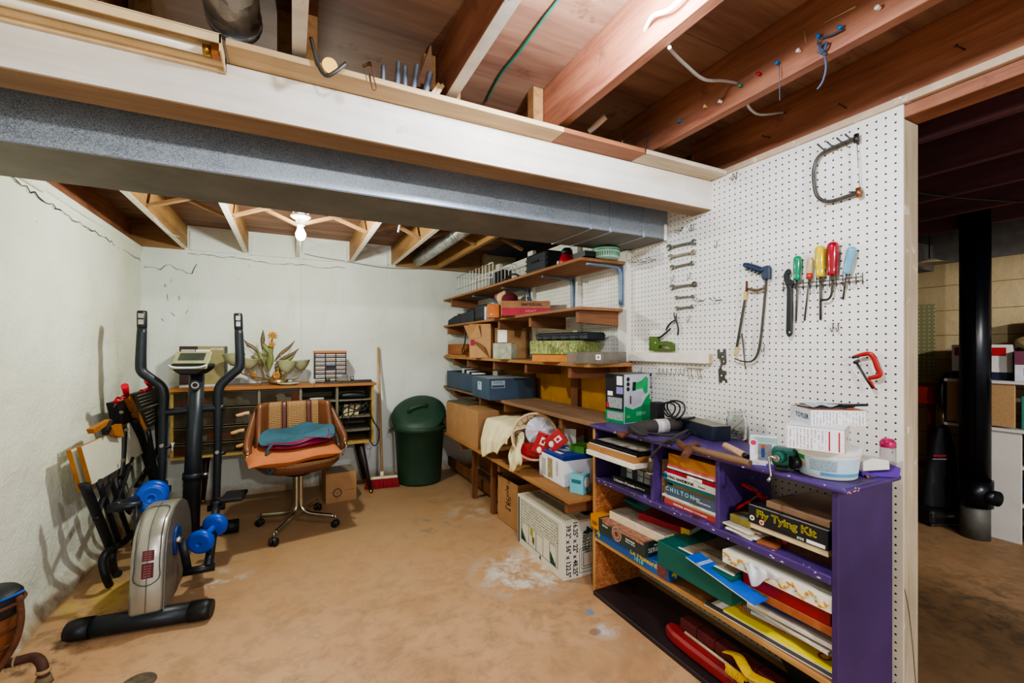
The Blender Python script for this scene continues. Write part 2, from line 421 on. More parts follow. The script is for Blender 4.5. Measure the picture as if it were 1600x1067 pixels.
# pegboard wall
w = MB(); w.box((XP, YE, 0), (XP + .006, 2.14, 2.108), PEG); w.box((XP, 2.14, 0), (XP + .006, YB, 2.072), PEG); struct(w.build('wall_right', at=(0, 0, 0)))
w = MB(); w.box((XP + .104, YE + .04, 0), (XP + .11, YB, 2.06), PEG_GREEN); struct(w.build('wall_partition', at=(0, 0, 0)))
p_ = MB(); p_.box((XP + .0062, YE + .001, 0), (XP + .104, YE + .04, 2.06), PINE_GREY, .002)
p_.tube([(XP + .008, YE, .5), (XP + .035, YE - .001, .42), (XP + .06, YE - .001, .3), (XP + .09, YE - .001, .12)], .0008, CRACK, 5, 4)
struct(p_.build('trim_4', at=(0, 0, 0)))
p_ = MB(); p_.box((XP - .012, -1.3, 2.104), (XP + .03, 1.74, 2.130), M('worn beige trim', '#c2ab90', .7, 0, .2, 10, wear=('#e4dccb', 16, .58)), .002); struct(p_.build('trim_5', at=(0, 0, 0)))
p_ = MB(); p_.box((XP + .0062, -1.3, 2.062), (XP + .104, 2.1, 2.102), FIR, .002); struct(p_.build('trim_6', at=(0, 0, 0)))
# studs seen behind the pegboard top
# subfloor, sheets running across the joists
c_ = MB()
y = -1.4
while y < YB:
    c_.box((-1.5, y, ZS), (5.2, min(y + 1.218, YB + .1), ZS + .018), PLY); y += 1.22
struct(c_.build('ceiling', at=(0, 0, 0)))
def joist(x, y0, y1, m, edge=None, t=.038, name='ceiling_joist', z0=ZJ):
    j = MB(); j.box((x - t / 2, y0, z0), (x + t / 2, y1, ZS), m, .002)
    if edge: j.box((x - t / 2 + .001, y0 + .001, z0 - .0012), (x + t / 2 - .001, y1 - .001, z0 + .001), edge)
    return struct(j.build(name, at=(x, y0, z0)))
for x, e in ((-.88, None), (-.43, None), (.02, WHITE_JOIST), (.478, WHITE_JOIST), (.916, None), (1.39, None), (1.835, None)): joist(x, -1.3, 1.6, FIR, e)
for x in (-.80, -.357, .055, .525, .925, 1.395): joist(x, 1.5, YB - .012, FIR_END, WHITE_JOIST if x < 1 else None)
FIR_DK = wood('shade dark joist', '#7a4a48', '#52333a', 'Y', 1.0, .8)  # joist fir again, with the next room's shade put into its colour
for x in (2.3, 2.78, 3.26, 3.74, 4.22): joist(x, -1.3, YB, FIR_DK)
c_ = MB(); c_.box((1.92, -1.4, ZS - .012), (5.2, YB, ZS - .0005), M('shade dark ceiling sheet', '#50546a', .9, 0, .2, 3)); struct(c_.build('shade_sheet_next_room', at=(0, 0, 0)))  # sheet added under the subfloor, its dark colour stands for shade
for x, y in ((.43, 1.56), (.868, 1.56), (-.02, 1.56)):
    b_ = MB(); b_.box((x - .018, y - .05, ZJ + .002), (x + .026, y, ZS - .004), FIR_END, .002); struct(b_.build('joist_block', at=(x, y, ZJ)))
# cross bridging struts
xs = [-.80, -.357, .055, .525, .925, 1.395, 1.835]
for a, b in zip(xs, xs[1:]):
    for k, (p, q) in enumerate((((a + .02, ZJ + .02), (b - .02, ZS - .02)), ((b - .02, ZJ + .02), (a + .02, ZS - .02)))):
        t = MB(); y = 3.38 + k * .045
        d = Vector((q[0] - p[0], 0, q[1] - p[1])); L = d.length
        mx = frame(((p[0] + q[0]) / 2, y, (p[1] + q[1]) / 2), d, (0, 1, 0))
        t.box((-L / 2, -.019, -.01), (L / 2, .019, .01), FIR_X, .001, mx); struct(t.build('bridging_strut'))
# main beam, whitewashed on the room side
b_ = MB(); b_.box((-1.5, 1.472, 1.961), (XP, 1.585, 2.098), BEAM_UNDER, .002)
b_.box((-1.5, 1.468, 1.963), (XP, 1.474, 2.097), WHITEWASH); b_.box((-1.5, 1.5, 2.09), (XP, 1.585, ZJ), BEAM_UNDER)
struct(b_.build('support_beam', at=(0, 1.47, 1.96)))
# the next room
w = MB(); w.box((XF, -1.4, 0), (XF + .1, YB, 2.0), W_FAR)
for z in (.2, .4, .6, .8, 1.0, 1.2, 1.4, 1.6, 1.8): w.box((XF - .002, -1.4, z - .003), (XF + .01, YB, z + .003), M('block joint', '#8b7652', .9))
struct(w.build('wall_far', at=(0, 0, 0)))
w = MB(); w.box((XF - .02, -1.4, 1.98), (XF + .1, YB, ZS), M('grey rim board', '#6f6a64', .8)); struct(w.build('trim_7', at=(0, 0, 0)))
w = MB(); w.box((1.95, 1.70, 1.93), (4.74, 1.82, 2.137), M('grey rim board', '#6f6a64', .8)); struct(w.build('trim_8', at=(0, 0, 0)))
w = MB(); w.box((1.9, YB - .1, 0), (XF, YB, ZS), W_FAR); struct(w.build('wall_far_side', at=(0, 0, 0)))

# ================================================================== camera, lights, ambient fill
cam = bpy.data.cameras.new('camera'); co = bpy.data.objects.new('camera', cam); COL.objects.link(co)
co.location = (0, 0, CAM_H); co.rotation_euler = (R(90), 0, -YAW)
cam.sensor_width = 36; cam.lens = 36 * F / 1600; cam.shift_y = (CY - 533.5) / 1600; cam.clip_start = .02
scene.camera = co
def lamp(name, loc, watts, col, r):
    l = bpy.data.lights.new(name, 'POINT'); l.energy = watts; l.color = col; l.shadow_soft_size = r
    o = bpy.data.objects.new(name, l); COL.objects.link(o); o.location = loc
lamp('bulb_light_rear', (.054, 3.1, 1.955), 46, (.93, 1, .9), .04)
lamp('bulb_light_front', (.71, .80, 2.13), 40, (.74, .83, 1.0), .04)
lamp('bulb_light_behind', (.35, -1.9, 2.10), 130, (1, .985, .96), .05)
sl = bpy.data.lights.new('fill_spot_next_room', 'SPOT'); sl.energy = 150; sl.color = (1, .95, .88); sl.spot_size = R(60); sl.spot_blend = .6; sl.shadow_soft_size = .05  # unseen spot added to brighten the shelving in the next room
so_ = bpy.data.objects.new('fill_spot_next_room', sl); COL.objects.link(so_); so_.location = (2.7, -1.1, 1.95); so_.rotation_euler = (Vector((4.4, 1.25, .6)) - Vector((2.7, -1.1, 1.95))).to_track_quat('-Z', 'Y').to_euler()
wd = bpy.data.worlds.new('world'); scene.world = wd; wd.use_nodes = True  # even ambient fill, added to lift shadows through the open back
wd.node_tree.nodes['Background'].inputs[0].default_value = (.9, .95, 1, 1); wd.node_tree.nodes['Background'].inputs[1].default_value = .7
scene.view_settings.view_transform = 'AgX'
try: scene.view_settings.look = 'AgX - Medium High Contrast'
except Exception: pass
scene.view_settings.exposure = 0.62
# ================================================================== shared materials
def galv(name, a, b_, rough=.42, sc=420):
    m, nt, b = _nt(name)
    v = coords(nt)
    vo = node(nt, 'ShaderNodeTexVoronoi', Scale=sc); nt.links.new(v, vo.inputs['Vector'])
    sepc = nt.nodes.new('ShaderNodeSeparateColor'); nt.links.new(vo.outputs['Color'], sepc.inputs[0])
    f = math_(nt, 'ADD', math_(nt, 'MULTIPLY', sepc.outputs[0], .6), math_(nt, 'MULTIPLY', noise(nt, v, 5, 5, .7), .4))
    c = ramp(nt, f, [(.25, hexc(a)), (.75, hexc(b_))])
    nt.links.new(c, b.inputs['Base Color']); b.inputs['Metallic'].default_value = .7
    nt.links.new(ramp(nt, f, [(.2, (rough - .1,) * 3), (.8, (rough + .15,) * 3)]), b.inputs['Roughness'])
    return m
GALV = galv('galvanised duct sheet', '#8f9aa6', '#b6c1cb')
GALV_P = galv('galvanised round pipe', '#8f9193', '#c4c3bd', .5, 40)
STEEL = M('bright steel', '#b3b1ab', .32, 1.0, .2, 30)
STEEL_OLD = M('dull tool steel', '#56534d', .5, .6, .35, 40, .1, wear=('#6b5138', 18, .66))
STEEL_DK = M('dark tool steel', '#4a4744', .45, .85, .3, 40)
RUST = M('rusty iron', '#6e4630', .8, .4, .4, 30, .2)
BLACK = M('black plastic', '#17181a', .45, 0, .2)
BLACKM = M('black paint on steel', '#1d2024', .38, .1, .25, 10)
BRASS = M('brass', '#b08a4a', .35, 1.0)
WHITE_C = M('white ceramic', '#efede6', .3)
WHITE_P = M('white plastic', '#e9e8e4', .45, 0, .08)
# ledge of boards on the beam
YP0, YP1, ZP0, ZP1 = 1.377, 1.47, 2.099, 2.117
def xat(px, y): k = ray(px, CY); return k.x * y / k.y
for a, b, m, lab in ((352, 882, PINE_X, 'long pale ledge board on the whitewashed beam holding small tools'),
                     (882.4, 1010, RED_X, 'short reddish ledge board on the beam between two paler boards'),
                     (1010.4, 1139, wood('white washed ledge', '#e3d8c3', '#b99d74', 'X'), 'short whitish ledge board on the beam ending at the pegboard')):
    t = MB(); t.box((xat(a, YP0), YP0, ZP0), (min(xat(b, YP0), XP - .013), YP1, ZP1), m, .0015)
    tag(t.build('ledge_board'), lab, 'board', 'boards of the ledge on the beam')
# sheet metal trunk duct
d = thing('trunk_duct', 'long rectangular galvanised sheet metal duct hung behind the whitewashed beam', 'duct', (.36, 1.92, 1.88))
t = MB(); t.box((-1.085, 1.75, 1.88), (XP - .001, 2.10, 2.125), GALV, .004)
t.box((-1.084, 1.7505, 1.8785), (XP - .0015, 2.0995, 1.881), M('shade painted duct underside', '#77746d', .6, .35, .25, 4)); t.build('duct_run', d)  # thin underside layer in a darker colour, its shade painted in
for px in (923, 954, 1006):
    x = xat(px, 1.75); t = MB()
    t.box((x - .006, 1.745, 1.875), (x + .006, 2.105, 2.126), GALV, .001); t.build('seam', d)
t = MB(); t.box((XP - .03, 1.738, 1.872), (XP - .012, 1.75, 1.96), WHITE_P, .003); t.build('hanger_strap', d)
# round branch duct between the joists
t = MB(); t.cyl((-.14, -1.2, 2.205), (-.14, 1.44, 2.205), .066, GALV_P, seg=28)
for y in (.2, 1.1, 1.41): t.cyl((-.14, y, 2.205), (-.14, y + .02, 2.205), .0685, GALV_P, seg=28)
t.ball((-.165, 1.18, 2.135), .012, STEEL)
tag(t.build('branch_duct', at=(-.14, .1, 2.205)), 'round galvanised branch pipe between two joists above the light fixture', 'duct')
t = MB(); t.cyl((1.17, 2.9, 2.2), (1.17, 4.5, 2.2), .06, GALV_P, seg=24)
tag(t.build('branch_duct', at=(1.17, 3.7, 2.2)), 'grey round pipe between joists above the far shelves', 'duct')
# fluorescent fixture
x1 = xat(349, 1.40); x0 = x1 - .90
fx = thing('fluorescent_fixture', 'unlit fluorescent tube fixture in a tan trough fixed along the beam', 'light fixture', (x1 - .6, 1.415, 2.07))
TAN = M('tan enamel', '#dcbf92', .5, 0, .2, 8)
t = MB(); t.box((x0, 1.352, 2.104), (x1, 1.468, 2.108), TAN); t.box((x0, 1.352, 2.083), (x1, 1.356, 2.105), TAN)
t.box((x0, 1.455, 2.066), (x1, 1.466, 2.105), TAN); t.box((x1 - .004, 1.352, 2.064), (x1, 1.468, 2.107), TAN)
t.box((x0, 1.43, 2.075), (x1, 1.456, 2.104), TAN, .004); t.build('housing', fx)
t = MB(); t.cyl((x0 + .05, 1.402, 2.084), (x1 - .035, 1.402, 2.084), .013, M('fluorescent glass tube', '#ede2c8', .25, 0, .05), seg=20); tb = t.build('tube', fx)
t = MB(); t.cyl((x1 - .045, 1.402, 2.084), (x1 - .028, 1.402, 2.084), .0138, BRASS, seg=18); t.build('end_cap', tb)
t = MB(); t.box((x1 - .027, 1.39, 2.07), (x1 - .005, 1.414, 2.104), M('bronze socket', '#a5652f', .5), .002); t.build('lamp_holder', fx)
# bare bulbs
def bulb_lamp(loc, label, y_off, board, pull):
    x, y, z = loc
    r = thing('ceiling_lamp', label, 'lamp', (x, y, z))
    if board:
        t = MB(); t.box((x - .045, y - .05, z + .03), (x + .045, y + .05, z + .035 + board), WHITE_P, .003); t.build('mounting_block', r)
    t = MB(); t.lathe([(0, .03), (.058, .03), (.06, .02), (.045, .008), (.03, 0), (.026, -.03), (.024, -.035), (0, -.035)], WHITE_C, TR((x, y, z))); t.build('lamp_holder', r)
    t = MB(); t.lathe([(.013, -.035), (.014, -.05), (.022, -.066), (.03, -.085), (.03, -.1), (.022, -.118), (.01, -.126), (0, -.127)], M('glowing bulb glass', '#fffdf2', .3, emit=28, var=0), TR((x, y, z)))
    t.build('bulb', r)
    if pull:
        t = MB(); t.tube([(x - .012, y - .022, z - .02), (x - .008, y - .05, z - .03), (x, y - .05, z - .25), (x + .003, y - .05, z - .86)], .0012, M('white string', '#efece2', .8), 6); t.build('pull_cord', r)
bulb_lamp((.054, 3.1, 2.107), 'lit bare bulb in a white ceramic holder with a long pull cord', 0, .001, True)
bulb_lamp((.71, .82, 2.29), 'lit bare bulb fixed up between the nearest joists', 0, .006, False)
# odds and ends on the ledge
def ontube(name, lab, cat, pts, r, m, seg=10, spline=4, group=None):
    t = MB(); t.tube(pts, r, m, seg, spline); return tag(t.build(name), lab, cat, group)
Y = 1.366
br = thing('hand_crank', 'bent steel crank rod with a brass ring hanging off the ledge', 'tool', onY(515, 112, Y))
t = MB(); t.tube([onY(486, 59, Y), onY(490, 75, Y), onY(498, 103, Y), onY(509, 118, Y - .01), onY(523, 113, Y - .02), onY(541, 99, Y - .02)], .0055, STEEL_OLD, 10, 5); t.build('rod', br)
t = MB(); c = onY(515, 106, Y + .015); t.cyl(c + Vector((0, -.012, 0)), c + Vector((.0, .02, .006)), .021, BRASS, seg=22); t.build('ring', br)
t = MB(); t.tube([onY(572, 100, Y + .02), onY(580, 98, Y), onY(584, 122, Y), onY(588, 138, Y), onY(582, 139, Y), onY(578, 115, Y)], .0018, RUST, 6, 4)
t.tube([onY(567, 104, Y + .02), onY(576, 100, Y + .01), onY(584, 104, Y)], .004, RUST, 6, 3); tag(t.build('wire_hook'), 'rusty bent wire hook hanging over the ledge edge', 'hook')
PIPE = M('grey pipe', '#6f7480', .5, .4, .3, 30)
pl = ('short dark pipe offcut standing nearest the rusty hook on the ledge', 'tall grey pipe offcut standing on the ledge', 'grey pipe offcut pressed against the tall grey pipe', 'flattened pipe offcut leaning over on the ledge', 'widest pipe offcut, open end up, beside the wooden wedge on ledge')
for (px, py, tx, ty, r, kk), lab in zip(((598, 119, 599, 103, .007, 0), (620, 124, 623, 98, .0085, 1), (632, 126, 633, 104, .0085, 1), (645, 130, 652, 102, .009, 1), (664, 138, 672, 114, .011, 2)), pl):
    a, b = onY(px, py, 1.405), onY(tx, ty, 1.395); a.z = ZP1; t = MB(); t.cyl(a, b, r, PIPE, seg=18, caps=False); t.cyl(a, b.lerp(a, .02), r * .78, M('pipe bore', '#15151a', .8), seg=18)
    tag(t.build('pipe_offcut'), lab, 'pipe', 'pipe offcuts standing on the ledge')
t = MB(); t.ngon([onY(650, 135, 1.47), onY(676, 140, 1.47), onY(674, 66, 1.47)], PLY); a = [onY(650, 135, 1.47), onY(676, 140, 1.47), onY(674, 66, 1.47)]
t.ngon([p + Vector((0, .012, 0)) for p in a][::-1], PLY)
for k in range(3): t.ngon([a[k], a[(k + 1) % 3], a[(k + 1) % 3] + Vector((0, .012, 0)), a[k] + Vector((0, .012, 0))], PLY)
tag(t.build('plywood_offcut'), 'triangular plywood offcut standing behind the pipes on the ledge', 'offcut')
for k, (px, lab) in enumerate(((678, 'pale wooden shim lying beside the widest pipe on the ledge'), (684, 'second wooden shim lying against the joist on the ledge'))):
    a = onY(px, 136, 1.39); a.z = ZP1 + .006; t = MB(); t.box((-.028, -.006, -.006), (.028, .006, .006), PINE_X, .001, TR(a + Vector((.004, .0, .012)), 0, -58, 20)); tag(t.build('wood_shim'), lab, 'shim', 'shims on the ledge')
a, b = onY(920, 206, 1.42), onY(946, 182, 1.36); t = MB(); t.cyl(a, b, .0125, M('worn dowel', '#c8ab8f', .6), seg=8); tag(t.build('wooden_peg'), 'short wooden peg poking out over the reddish ledge board', 'peg')
t = MB(); a = onY(978, 219, 1.42); a.z = ZP1 + .014; t.box((-.035, -.012, -.014), (.035, .012, .014), STEEL_DK, .003, TR(a, 0, 0, 8)); t.cyl(a + Vector((-.05, 0, 0)), a + Vector((-.03, 0, 0)), .006, STEEL_DK); tag(t.build('small_clamp'), 'small dark metal tool lying on the reddish ledge board', 'tool')
ontube('wire_hook', 'thin wire hook on the ledge where the reddish board meets the white one', 'hook', [onY(1004, 214, 1.376), onY(1010, 208, 1.374), onY(1011, 220, 1.37), onY(1008, 242, 1.37)], .0016, STEEL_DK)
# cables and bits on the joists
ontube('green_cable', 'thin green cable running along the underside of the plywood floor', 'cable', [onZ(759, 159, 2.325), onZ(781, 118, 2.322), onZ(811, 81, 2.318), onZ(872, 0, 2.322), onZ(960, -90, 2.322)], .004, M('green cable', '#1e7a68', .5), 8)
CAB = M('grey cable sheath', '#a9a39a', .6)
ontube('electric_cable', 'white cable entering the nearest joist beside the bulb', 'cable', [onX(1008, 48, .9), onX(1012, 38, .885), onX(1022, 24, .87), onX(1050, 12, .87), onX(1100, -40, .88)], .006, M('white cable sheath', '#d9d6d0', .6), 8, 5)
p = [onX(1046, 74, .936), onX(1050, 80, .97), onX(1072, 102, 1.06), onX(1100, 124, 1.18), onX(1130, 126, 1.3), onX(1152, 130, 1.372)]
ontube('electric_cable', 'grey cable bridging from one joist into the pinned joist', 'cable', p, .005, CAB, 8, 5)
ontube('electric_cable', 'short grey cable loop running below the pinned joist', 'cable', [onX(1166, 160, 1.411), onX(1174, 172, 1.5), onX(1190, 179, 1.62), onX(1226, 175, 1.816)], .0045, CAB, 8, 5)
XD = 1.3712
pin_cols = {'blue': '#1f74b8', 'red': '#b02438', 'green': '#1d8a5a', 'white': '#e8e2d4', 'cream': '#d9b56a'}
def zz(x, y): return 880 + x / 2.2222, y / 2.2222
for x, y, c, lab in ((895, 130, 'blue', 'blue push pin holding the knotted cord on the joist'), (970, 100, 'blue', 'blue push pin just right of the knotted cord on the joist'),
                     (750, 222, 'blue', 'blue push pin with a straight thread hanging from it'), (687, 260, 'red', 'red push pin in the joist'), (622, 300, 'green', 'green push pin beside the grey cable on the joist'),
                     (552, 355, 'white', 'white push pin below the green one on the joist'), (500, 372, 'cream', 'cream push pin at the low edge of the joist'), (410, 422, 'blue', 'blue push pin alone near the beam end of the joist'),
                     (825, 180, 'white', 'white push pin between the red pin and knotted cord'), (1100, 32, 'white', 'white push pin highest up the joist face')):
    p = onX(*zz(x, y), XD); m = M('pin ' + c, pin_cols[c], .3)
    t = MB(); t.lathe([(0, 0), (.0016, 0), (.0016, .004), (.0055, .005), (.0045, .007), (.0035, .013), (.006, .0145), (.006, .017), (0, .0175)], m, frame(p, (0, 1, 0), (0, 0, 1)) @ Euler((0, PI, 0)).to_matrix().to_4x4(), 12)
    tag(t.build('push_pin'), lab, 'push pin', 'push pins in the joist')
CORD = M('blue grey cord', '#3c4658', .7)
t = MB(); q = [onX(*zz(*c), XD - .012) for c in ((970, 102), (930, 122), (897, 132), (884, 150), (905, 175), (918, 150), (890, 165), (912, 190), (895, 180), (908, 200), (912, 240), (900, 285), (882, 310))]
t.tube(q, .0028, CORD, 7, 5); t.tube([q[4], q[5] + Vector((-.006, 0, 0)), q[6], q[7], q[8] + Vector((-.01, .004, 0)), q[4] + Vector((-.008, .0, -.01))], .003, CORD, 7, 4)
tag(t.build('knotted_cord'), 'blue grey cord knotted round a pin with its tail hanging', 'cord')
ontube('thread', 'dark thread hanging straight down from a blue push pin', 'thread', [onX(*zz(750, 226), XD - .016), onX(*zz(751, 290), XD - .016), onX(*zz(752, 350), XD - .016)], .0012, CORD, 5)
for x, y, dx, dy, lab in ((1380, 165, 16, 8, 'bent nail in the last joist, highest of the four nails'), (970, 368, 14, 8, 'bent nail in the last joist above the middle of the pegboard'), (705, 475, 14, 3, 'nail in the last joist nearest the beam'), (766, 390, 8, 2, 'dark nail beside the cable loop end')):
    p, q = onX(*zz(x + dx, y + dy), 1.8155), onX(*zz(x - dx, y - dy), 1.79); t = MB(); t.cyl(p, q, .002, STEEL_DK, seg=8); t.cyl(q, q.lerp(p, .06), .0045, STEEL_DK, seg=8); tag(t.build('bent_nail'), lab, 'nail', 'nails in the last joist')
for (x0_, y0_, x1_, y1_), lab in (((838, 108, 843, 150), 'small upright wood sliver stuck on the pinned joist'), ((905, 78, 1015, 22), 'long thin wood sliver on the pinned joist face')):
    a, b = onX(*zz(x0_, y0_), XD - .002), onX(*zz(x1_, y1_), XD - .002); t = MB(); t.tube([a, b], [.006 if x1_ < 900 else .003, .003], PINE_X, 4, flat=(.4, 1)); tag(t.build('wood_sliver'), lab, 'sliver', 'slivers on the pinned joist')
# rear: sagging cable along the back wall
ontube('wall_cable', 'thin grey cable sagging along the top of the back wall', 'cable', [onY(474, 396, YB - .012), onY(500, 402, YB - .012), onY(545, 409, YB - .012), onY(590, 417, YB - .014), onY(640, 420, YB - .012), onY(700, 420, YB - .012), onY(742, 424, YB - .012)], .005, M('wall cable', '#8f8e80', .7), 7)
ontube('bent_nail', 'pale curved wire on the side of the leftmost lit joist', 'wire', [onX(241, 341, -.776), onX(252, 354, -.77), onX(266, 365, -.77), onX(280, 370, -.776)], .004, M('white cable sheath', '#d9d6d0', .6), 7).name = 'wire_stub'
for px, py, lab in ((582, 353, 'white bolt hanging beside the joist right of the rear bulb'), (622, 355, 'slanted grey bolt hanging in the next joist bay')):
    p = onZ(px, py + 8, ZJ - .002); t = MB(); t.cyl(p, p + Vector((.012, -.02, .075)), .007, WHITE_P, seg=10); tag(t.build('hanger_bolt'), lab, 'bolt')
# ================================================================== tools on the pegboard
def W2(px, py, off=.0): p = onX(px, py, XP - off); return (-p.y, p.z)
def WM(off=0.0): return frame((XP - off, 0, 0), (0, -1, 0), (0, 0, 1))
def W3(px, py, off): return onX(px, py, XP - off)
Z12 = lambda x, y: (1120 + x / 2.425, 180 + y / 2.425)
Z11 = lambda x, y: (980 + x / 3.811, 340 + y / 3.811)
def wpoly(t, pts, z, h0, h1, m, off=None, bev=0.0): return t.prism([W2(*z(*p), (h0 if off is None else off)) for p in pts], h0, h1, m, WM(0), bev)
def jaw(r, gap, depth, n=14):
    """open jaw pointing along +x"""
    a0 = math.asin(min(.95, gap / r)); P = [(r * math.cos(a0 + (2 * PI - 2 * a0) * k / n), r * math.sin(a0 + (2 * PI - 2 * a0) * k / n)) for k in range(n + 1)]
    return P + [(r - depth, -gap), (r - depth * 1.25, 0), (r - depth, gap)]
def wrench(a, b, lab, rh, m, ring=False):
    rh *= 1.3
    A, B = W3(*a, .012), W3(*b, .012); d = B - A; L = d.length
    mx = frame((A + B) / 2, d, (0, 0, 1)); t = MB()
    t.prism([(-L / 2 + rh * .5, -rh * .42), (L / 2 - rh * .5, -rh * .36), (L / 2 - rh * .5, rh * .36), (-L / 2 + rh * .5, rh * .42)], -.0025, .0025, m, mx, .0008)
    t.prism(jaw(rh * 1.08, rh * .52, rh * 1.05), -.0035, .0035, m, mx @ TR((-L / 2 + rh * .3, 0, 0), 0, 0, 180 + 18), .0006)
    if ring: 
        pr = [(rh * .98, -.0035), (rh * .98, .0035), (rh * .55, .0035), (rh * .55, -.0035), (rh * .98, -.0035)]
        t.lathe(pr, m, mx @ TR((L / 2 - rh * .3, 0, 0)), 20)
    else: t.prism(jaw(rh * .95, rh * .45, rh * .95), -.0035, .0035, m, mx @ TR((L / 2 - rh * .3, 0, 0), 0, 0, 18), .0006)
    for q in (.22, .78):
        p = A.lerp(B, q); t.tube([p + Vector((.0125, 0, -rh * .5)), p + Vector((-.004, 0, -rh * .52)), p + Vector((-.007, 0, -rh * .3)), p + Vector((-.007, 0, 0))], .0012, STEEL, 6)
    return tag(t.build('open_end_wrench' if not ring else 'combination_wrench'), lab, 'wrench', 'wrenches on the pegboard')
wl = [((1044, 387), (1085, 378), .0125, 'largest open ended wrench, topmost of the column under the duct corner', 0), ((1046, 402), (1084, 394), .0115, 'brownish open ended wrench, second from the top of the column', 0),
      ((1049, 418), (1082, 411), .010, 'open ended wrench third from the top, above the gap in the column', 0), ((1049, 449), (1086, 444), .0115, 'wrench with one ring end, just below the gap in the column', 1),
      ((1056, 465), (1084, 463), .007, 'slim short wrench under the ring ended wrench', 0), ((1057, 482), (1082, 479), .008, 'smallest wrench, lowest of the column above the pliers', 0)]
for a, b, rh, lab, rg in wl: wrench(a, b, lab, rh, M('brown tool steel', '#6d6256', .45, .85, .3, 40) if 'brown' in lab else STEEL_OLD, rg)
# wire hooks
def hook(px, py, lab, kind='j', s=1.0):
    t = MB(); p = W3(px, py, 0); h = STEEL_OLD
    def q(dx, dy, dz): return p + Vector((-dx, -dy, dz)) * s      # dx out of the wall, dy to the camera's right
    if kind == 'j': t.tube([q(0, 0, .012), q(.004, 0, .012), q(.006, 0, -.012), q(.012, 0, -.018), q(.02, 0, -.016), q(.024, 0, -.006)], .0016, h, 6, 3)
    elif kind == 'prong':
        for o in (0, .022): t.tube([q(0, o, 0), q(.01, o, -.004), q(.03, o - .004, -.003), q(.045, o - .008, .012)], .0016, h, 6, 3)
        t.tube([q(.003, -.004, 0), q(.003, .026, 0)], .0014, h, 6)
    elif kind == 'double':
        for o in (0, .018): t.tube([q(0, o, .02), q(.008, o, .02), q(.008, o, -.004), q(.016, o, -.01), q(.022, o, .004)], .0016, h, 6, 3)
    elif kind == 'tri': t.tube([q(.003, -.03, .002), q(.004, 0, -.008), q(.004, .022, .02), q(.004, .02, .0), q(.004, -.02, .01)], .0014, h, 6)
    return tag(t.build('peg_hook'), lab, 'hook', 'wire hooks on the pegboard')
for px, py, k, lab in (
        (992, 410, 'prong', 'two pronged wire hook nearest the duct post, first of the row of three'), (1006, 409, 'prong', 'two pronged wire hook in the middle of the row beside the duct'), (1020, 406, 'prong', 'two pronged wire hook at the wrench end of the row'),
        (1062, 362, 'tri', 'empty triangular wire hook above the largest wrench'), (1081, 358, 'double', 'small empty hook pair above the right end of the largest wrench'), (1121, 381, 'j', 'lone empty hook to the right of the wrench column'),
        (1053, 434, 'j', 'tiny empty hook in the gap of the wrench column, duct side'), (1079, 430, 'j', 'tiny empty hook in the gap of the wrench column, saw side'), (1078, 497, 'j', 'tiny empty hook below the smallest wrench'),
        (1094, 470, 'prong', 'empty two pronged hook beside the slim short wrench'), (1121, 469, 'prong', 'empty two pronged hook halfway between wrenches and hacksaw'),
        (1147, 279, 'double', 'empty hook pair below the corner of the ledge board'), (1303, 514, 'double', 'small empty hook below the screwdriver rack'), (1195, 543, 'j', 'bent bare hook beside the hacksaw frame'),
        (1003, 578, 'j', 'lone hook under the left end of the painted ledge')):
    hook(px, py, lab, k)
hl = ['first', 'second', 'third', 'fourth', 'fifth', 'sixth', 'seventh']
for k, px in enumerate((1031, 1037, 1043, 1050, 1057, 1064, 1070)): hook(px, 580, 'upright hook under the painted ledge, %s of seven counted from the drill box' % hl[k], 'j', 1.0)
t = MB(); t.tube([W3(1072, 575, -.001), W3(1072.5, 575, .006), W3(1098, 577, .006), W3(1098, 577, -.001)], .0015, RUST, 6)
for px in (1075, 1080, 1090, 1094): t.tube([W3(px, 576, .006), W3(px, 584, .012), W3(px + 3, 590, .02), W3(px, 592, .024)], .0014, RUST, 6, 3)
tag(t.build('wire_tool_rack'), 'small rusty wire rail with dangling hooks under the painted ledge', 'rack')
# painted ledge
a, b = onX(987, 548, XP), onX(1107, 551, XP - .03)
t = MB(); z1 = onX(1107, 552, XP - .03).z; z0 = onX(1107, 568, XP - .03).z
lg = thing('wall_ledge', 'narrow white painted ledge carrying the green staple gun', 'ledge', (XP - .015, (a.y + b.y) / 2, z0))
t.box((XP - .034, b.y, z0), (XP - .028, a.y, z1), M('chipped white paint', '#e8e2d2', .6, wear=('#8b5a3a', 9, .66))); t.build('front_strip', lg)
t = MB(); t.box((XP - .028, b.y, z0), (XP - .0005, a.y, z1 - .003), PINE_X); t.build('ledge_core', lg)
# staple gun standing on it
GREEN = M('olive green enamel', '#49641a', .4, .2, .2, 30)
sg = thing('staple_gun', 'olive green staple gun with black lever standing on the painted ledge', 'staple gun', W3(1035, 547, .016))
def zl(p): return p
t = MB(); O = .009
t.prism([W2(*Z11(*p), .016) for p in ((137, 708), (182, 708), (196, 740), (232, 734), (262, 740), (280, 758), (280, 794), (258, 794), (258, 772), (240, 760), (200, 762), (192, 778), (255, 780), (258, 794), (137, 792))], .008, .026, GREEN, WM(0), .0015); t.build('body', sg)
t = MB(); t.tube([W3(*Z11(160, 715), .017), W3(*Z11(195, 712), .017), W3(*Z11(225, 690), .017), W3(*Z11(257, 662), .017)], [.005, .0055, .005, .0045], BLACKM, 8, 3); t.build('lever', sg)
t = MB(); t.cyl(W3(*Z11(168, 745), .006), W3(*Z11(168, 745), .028), .004, STEEL, seg=12); t.build('pivot', sg)
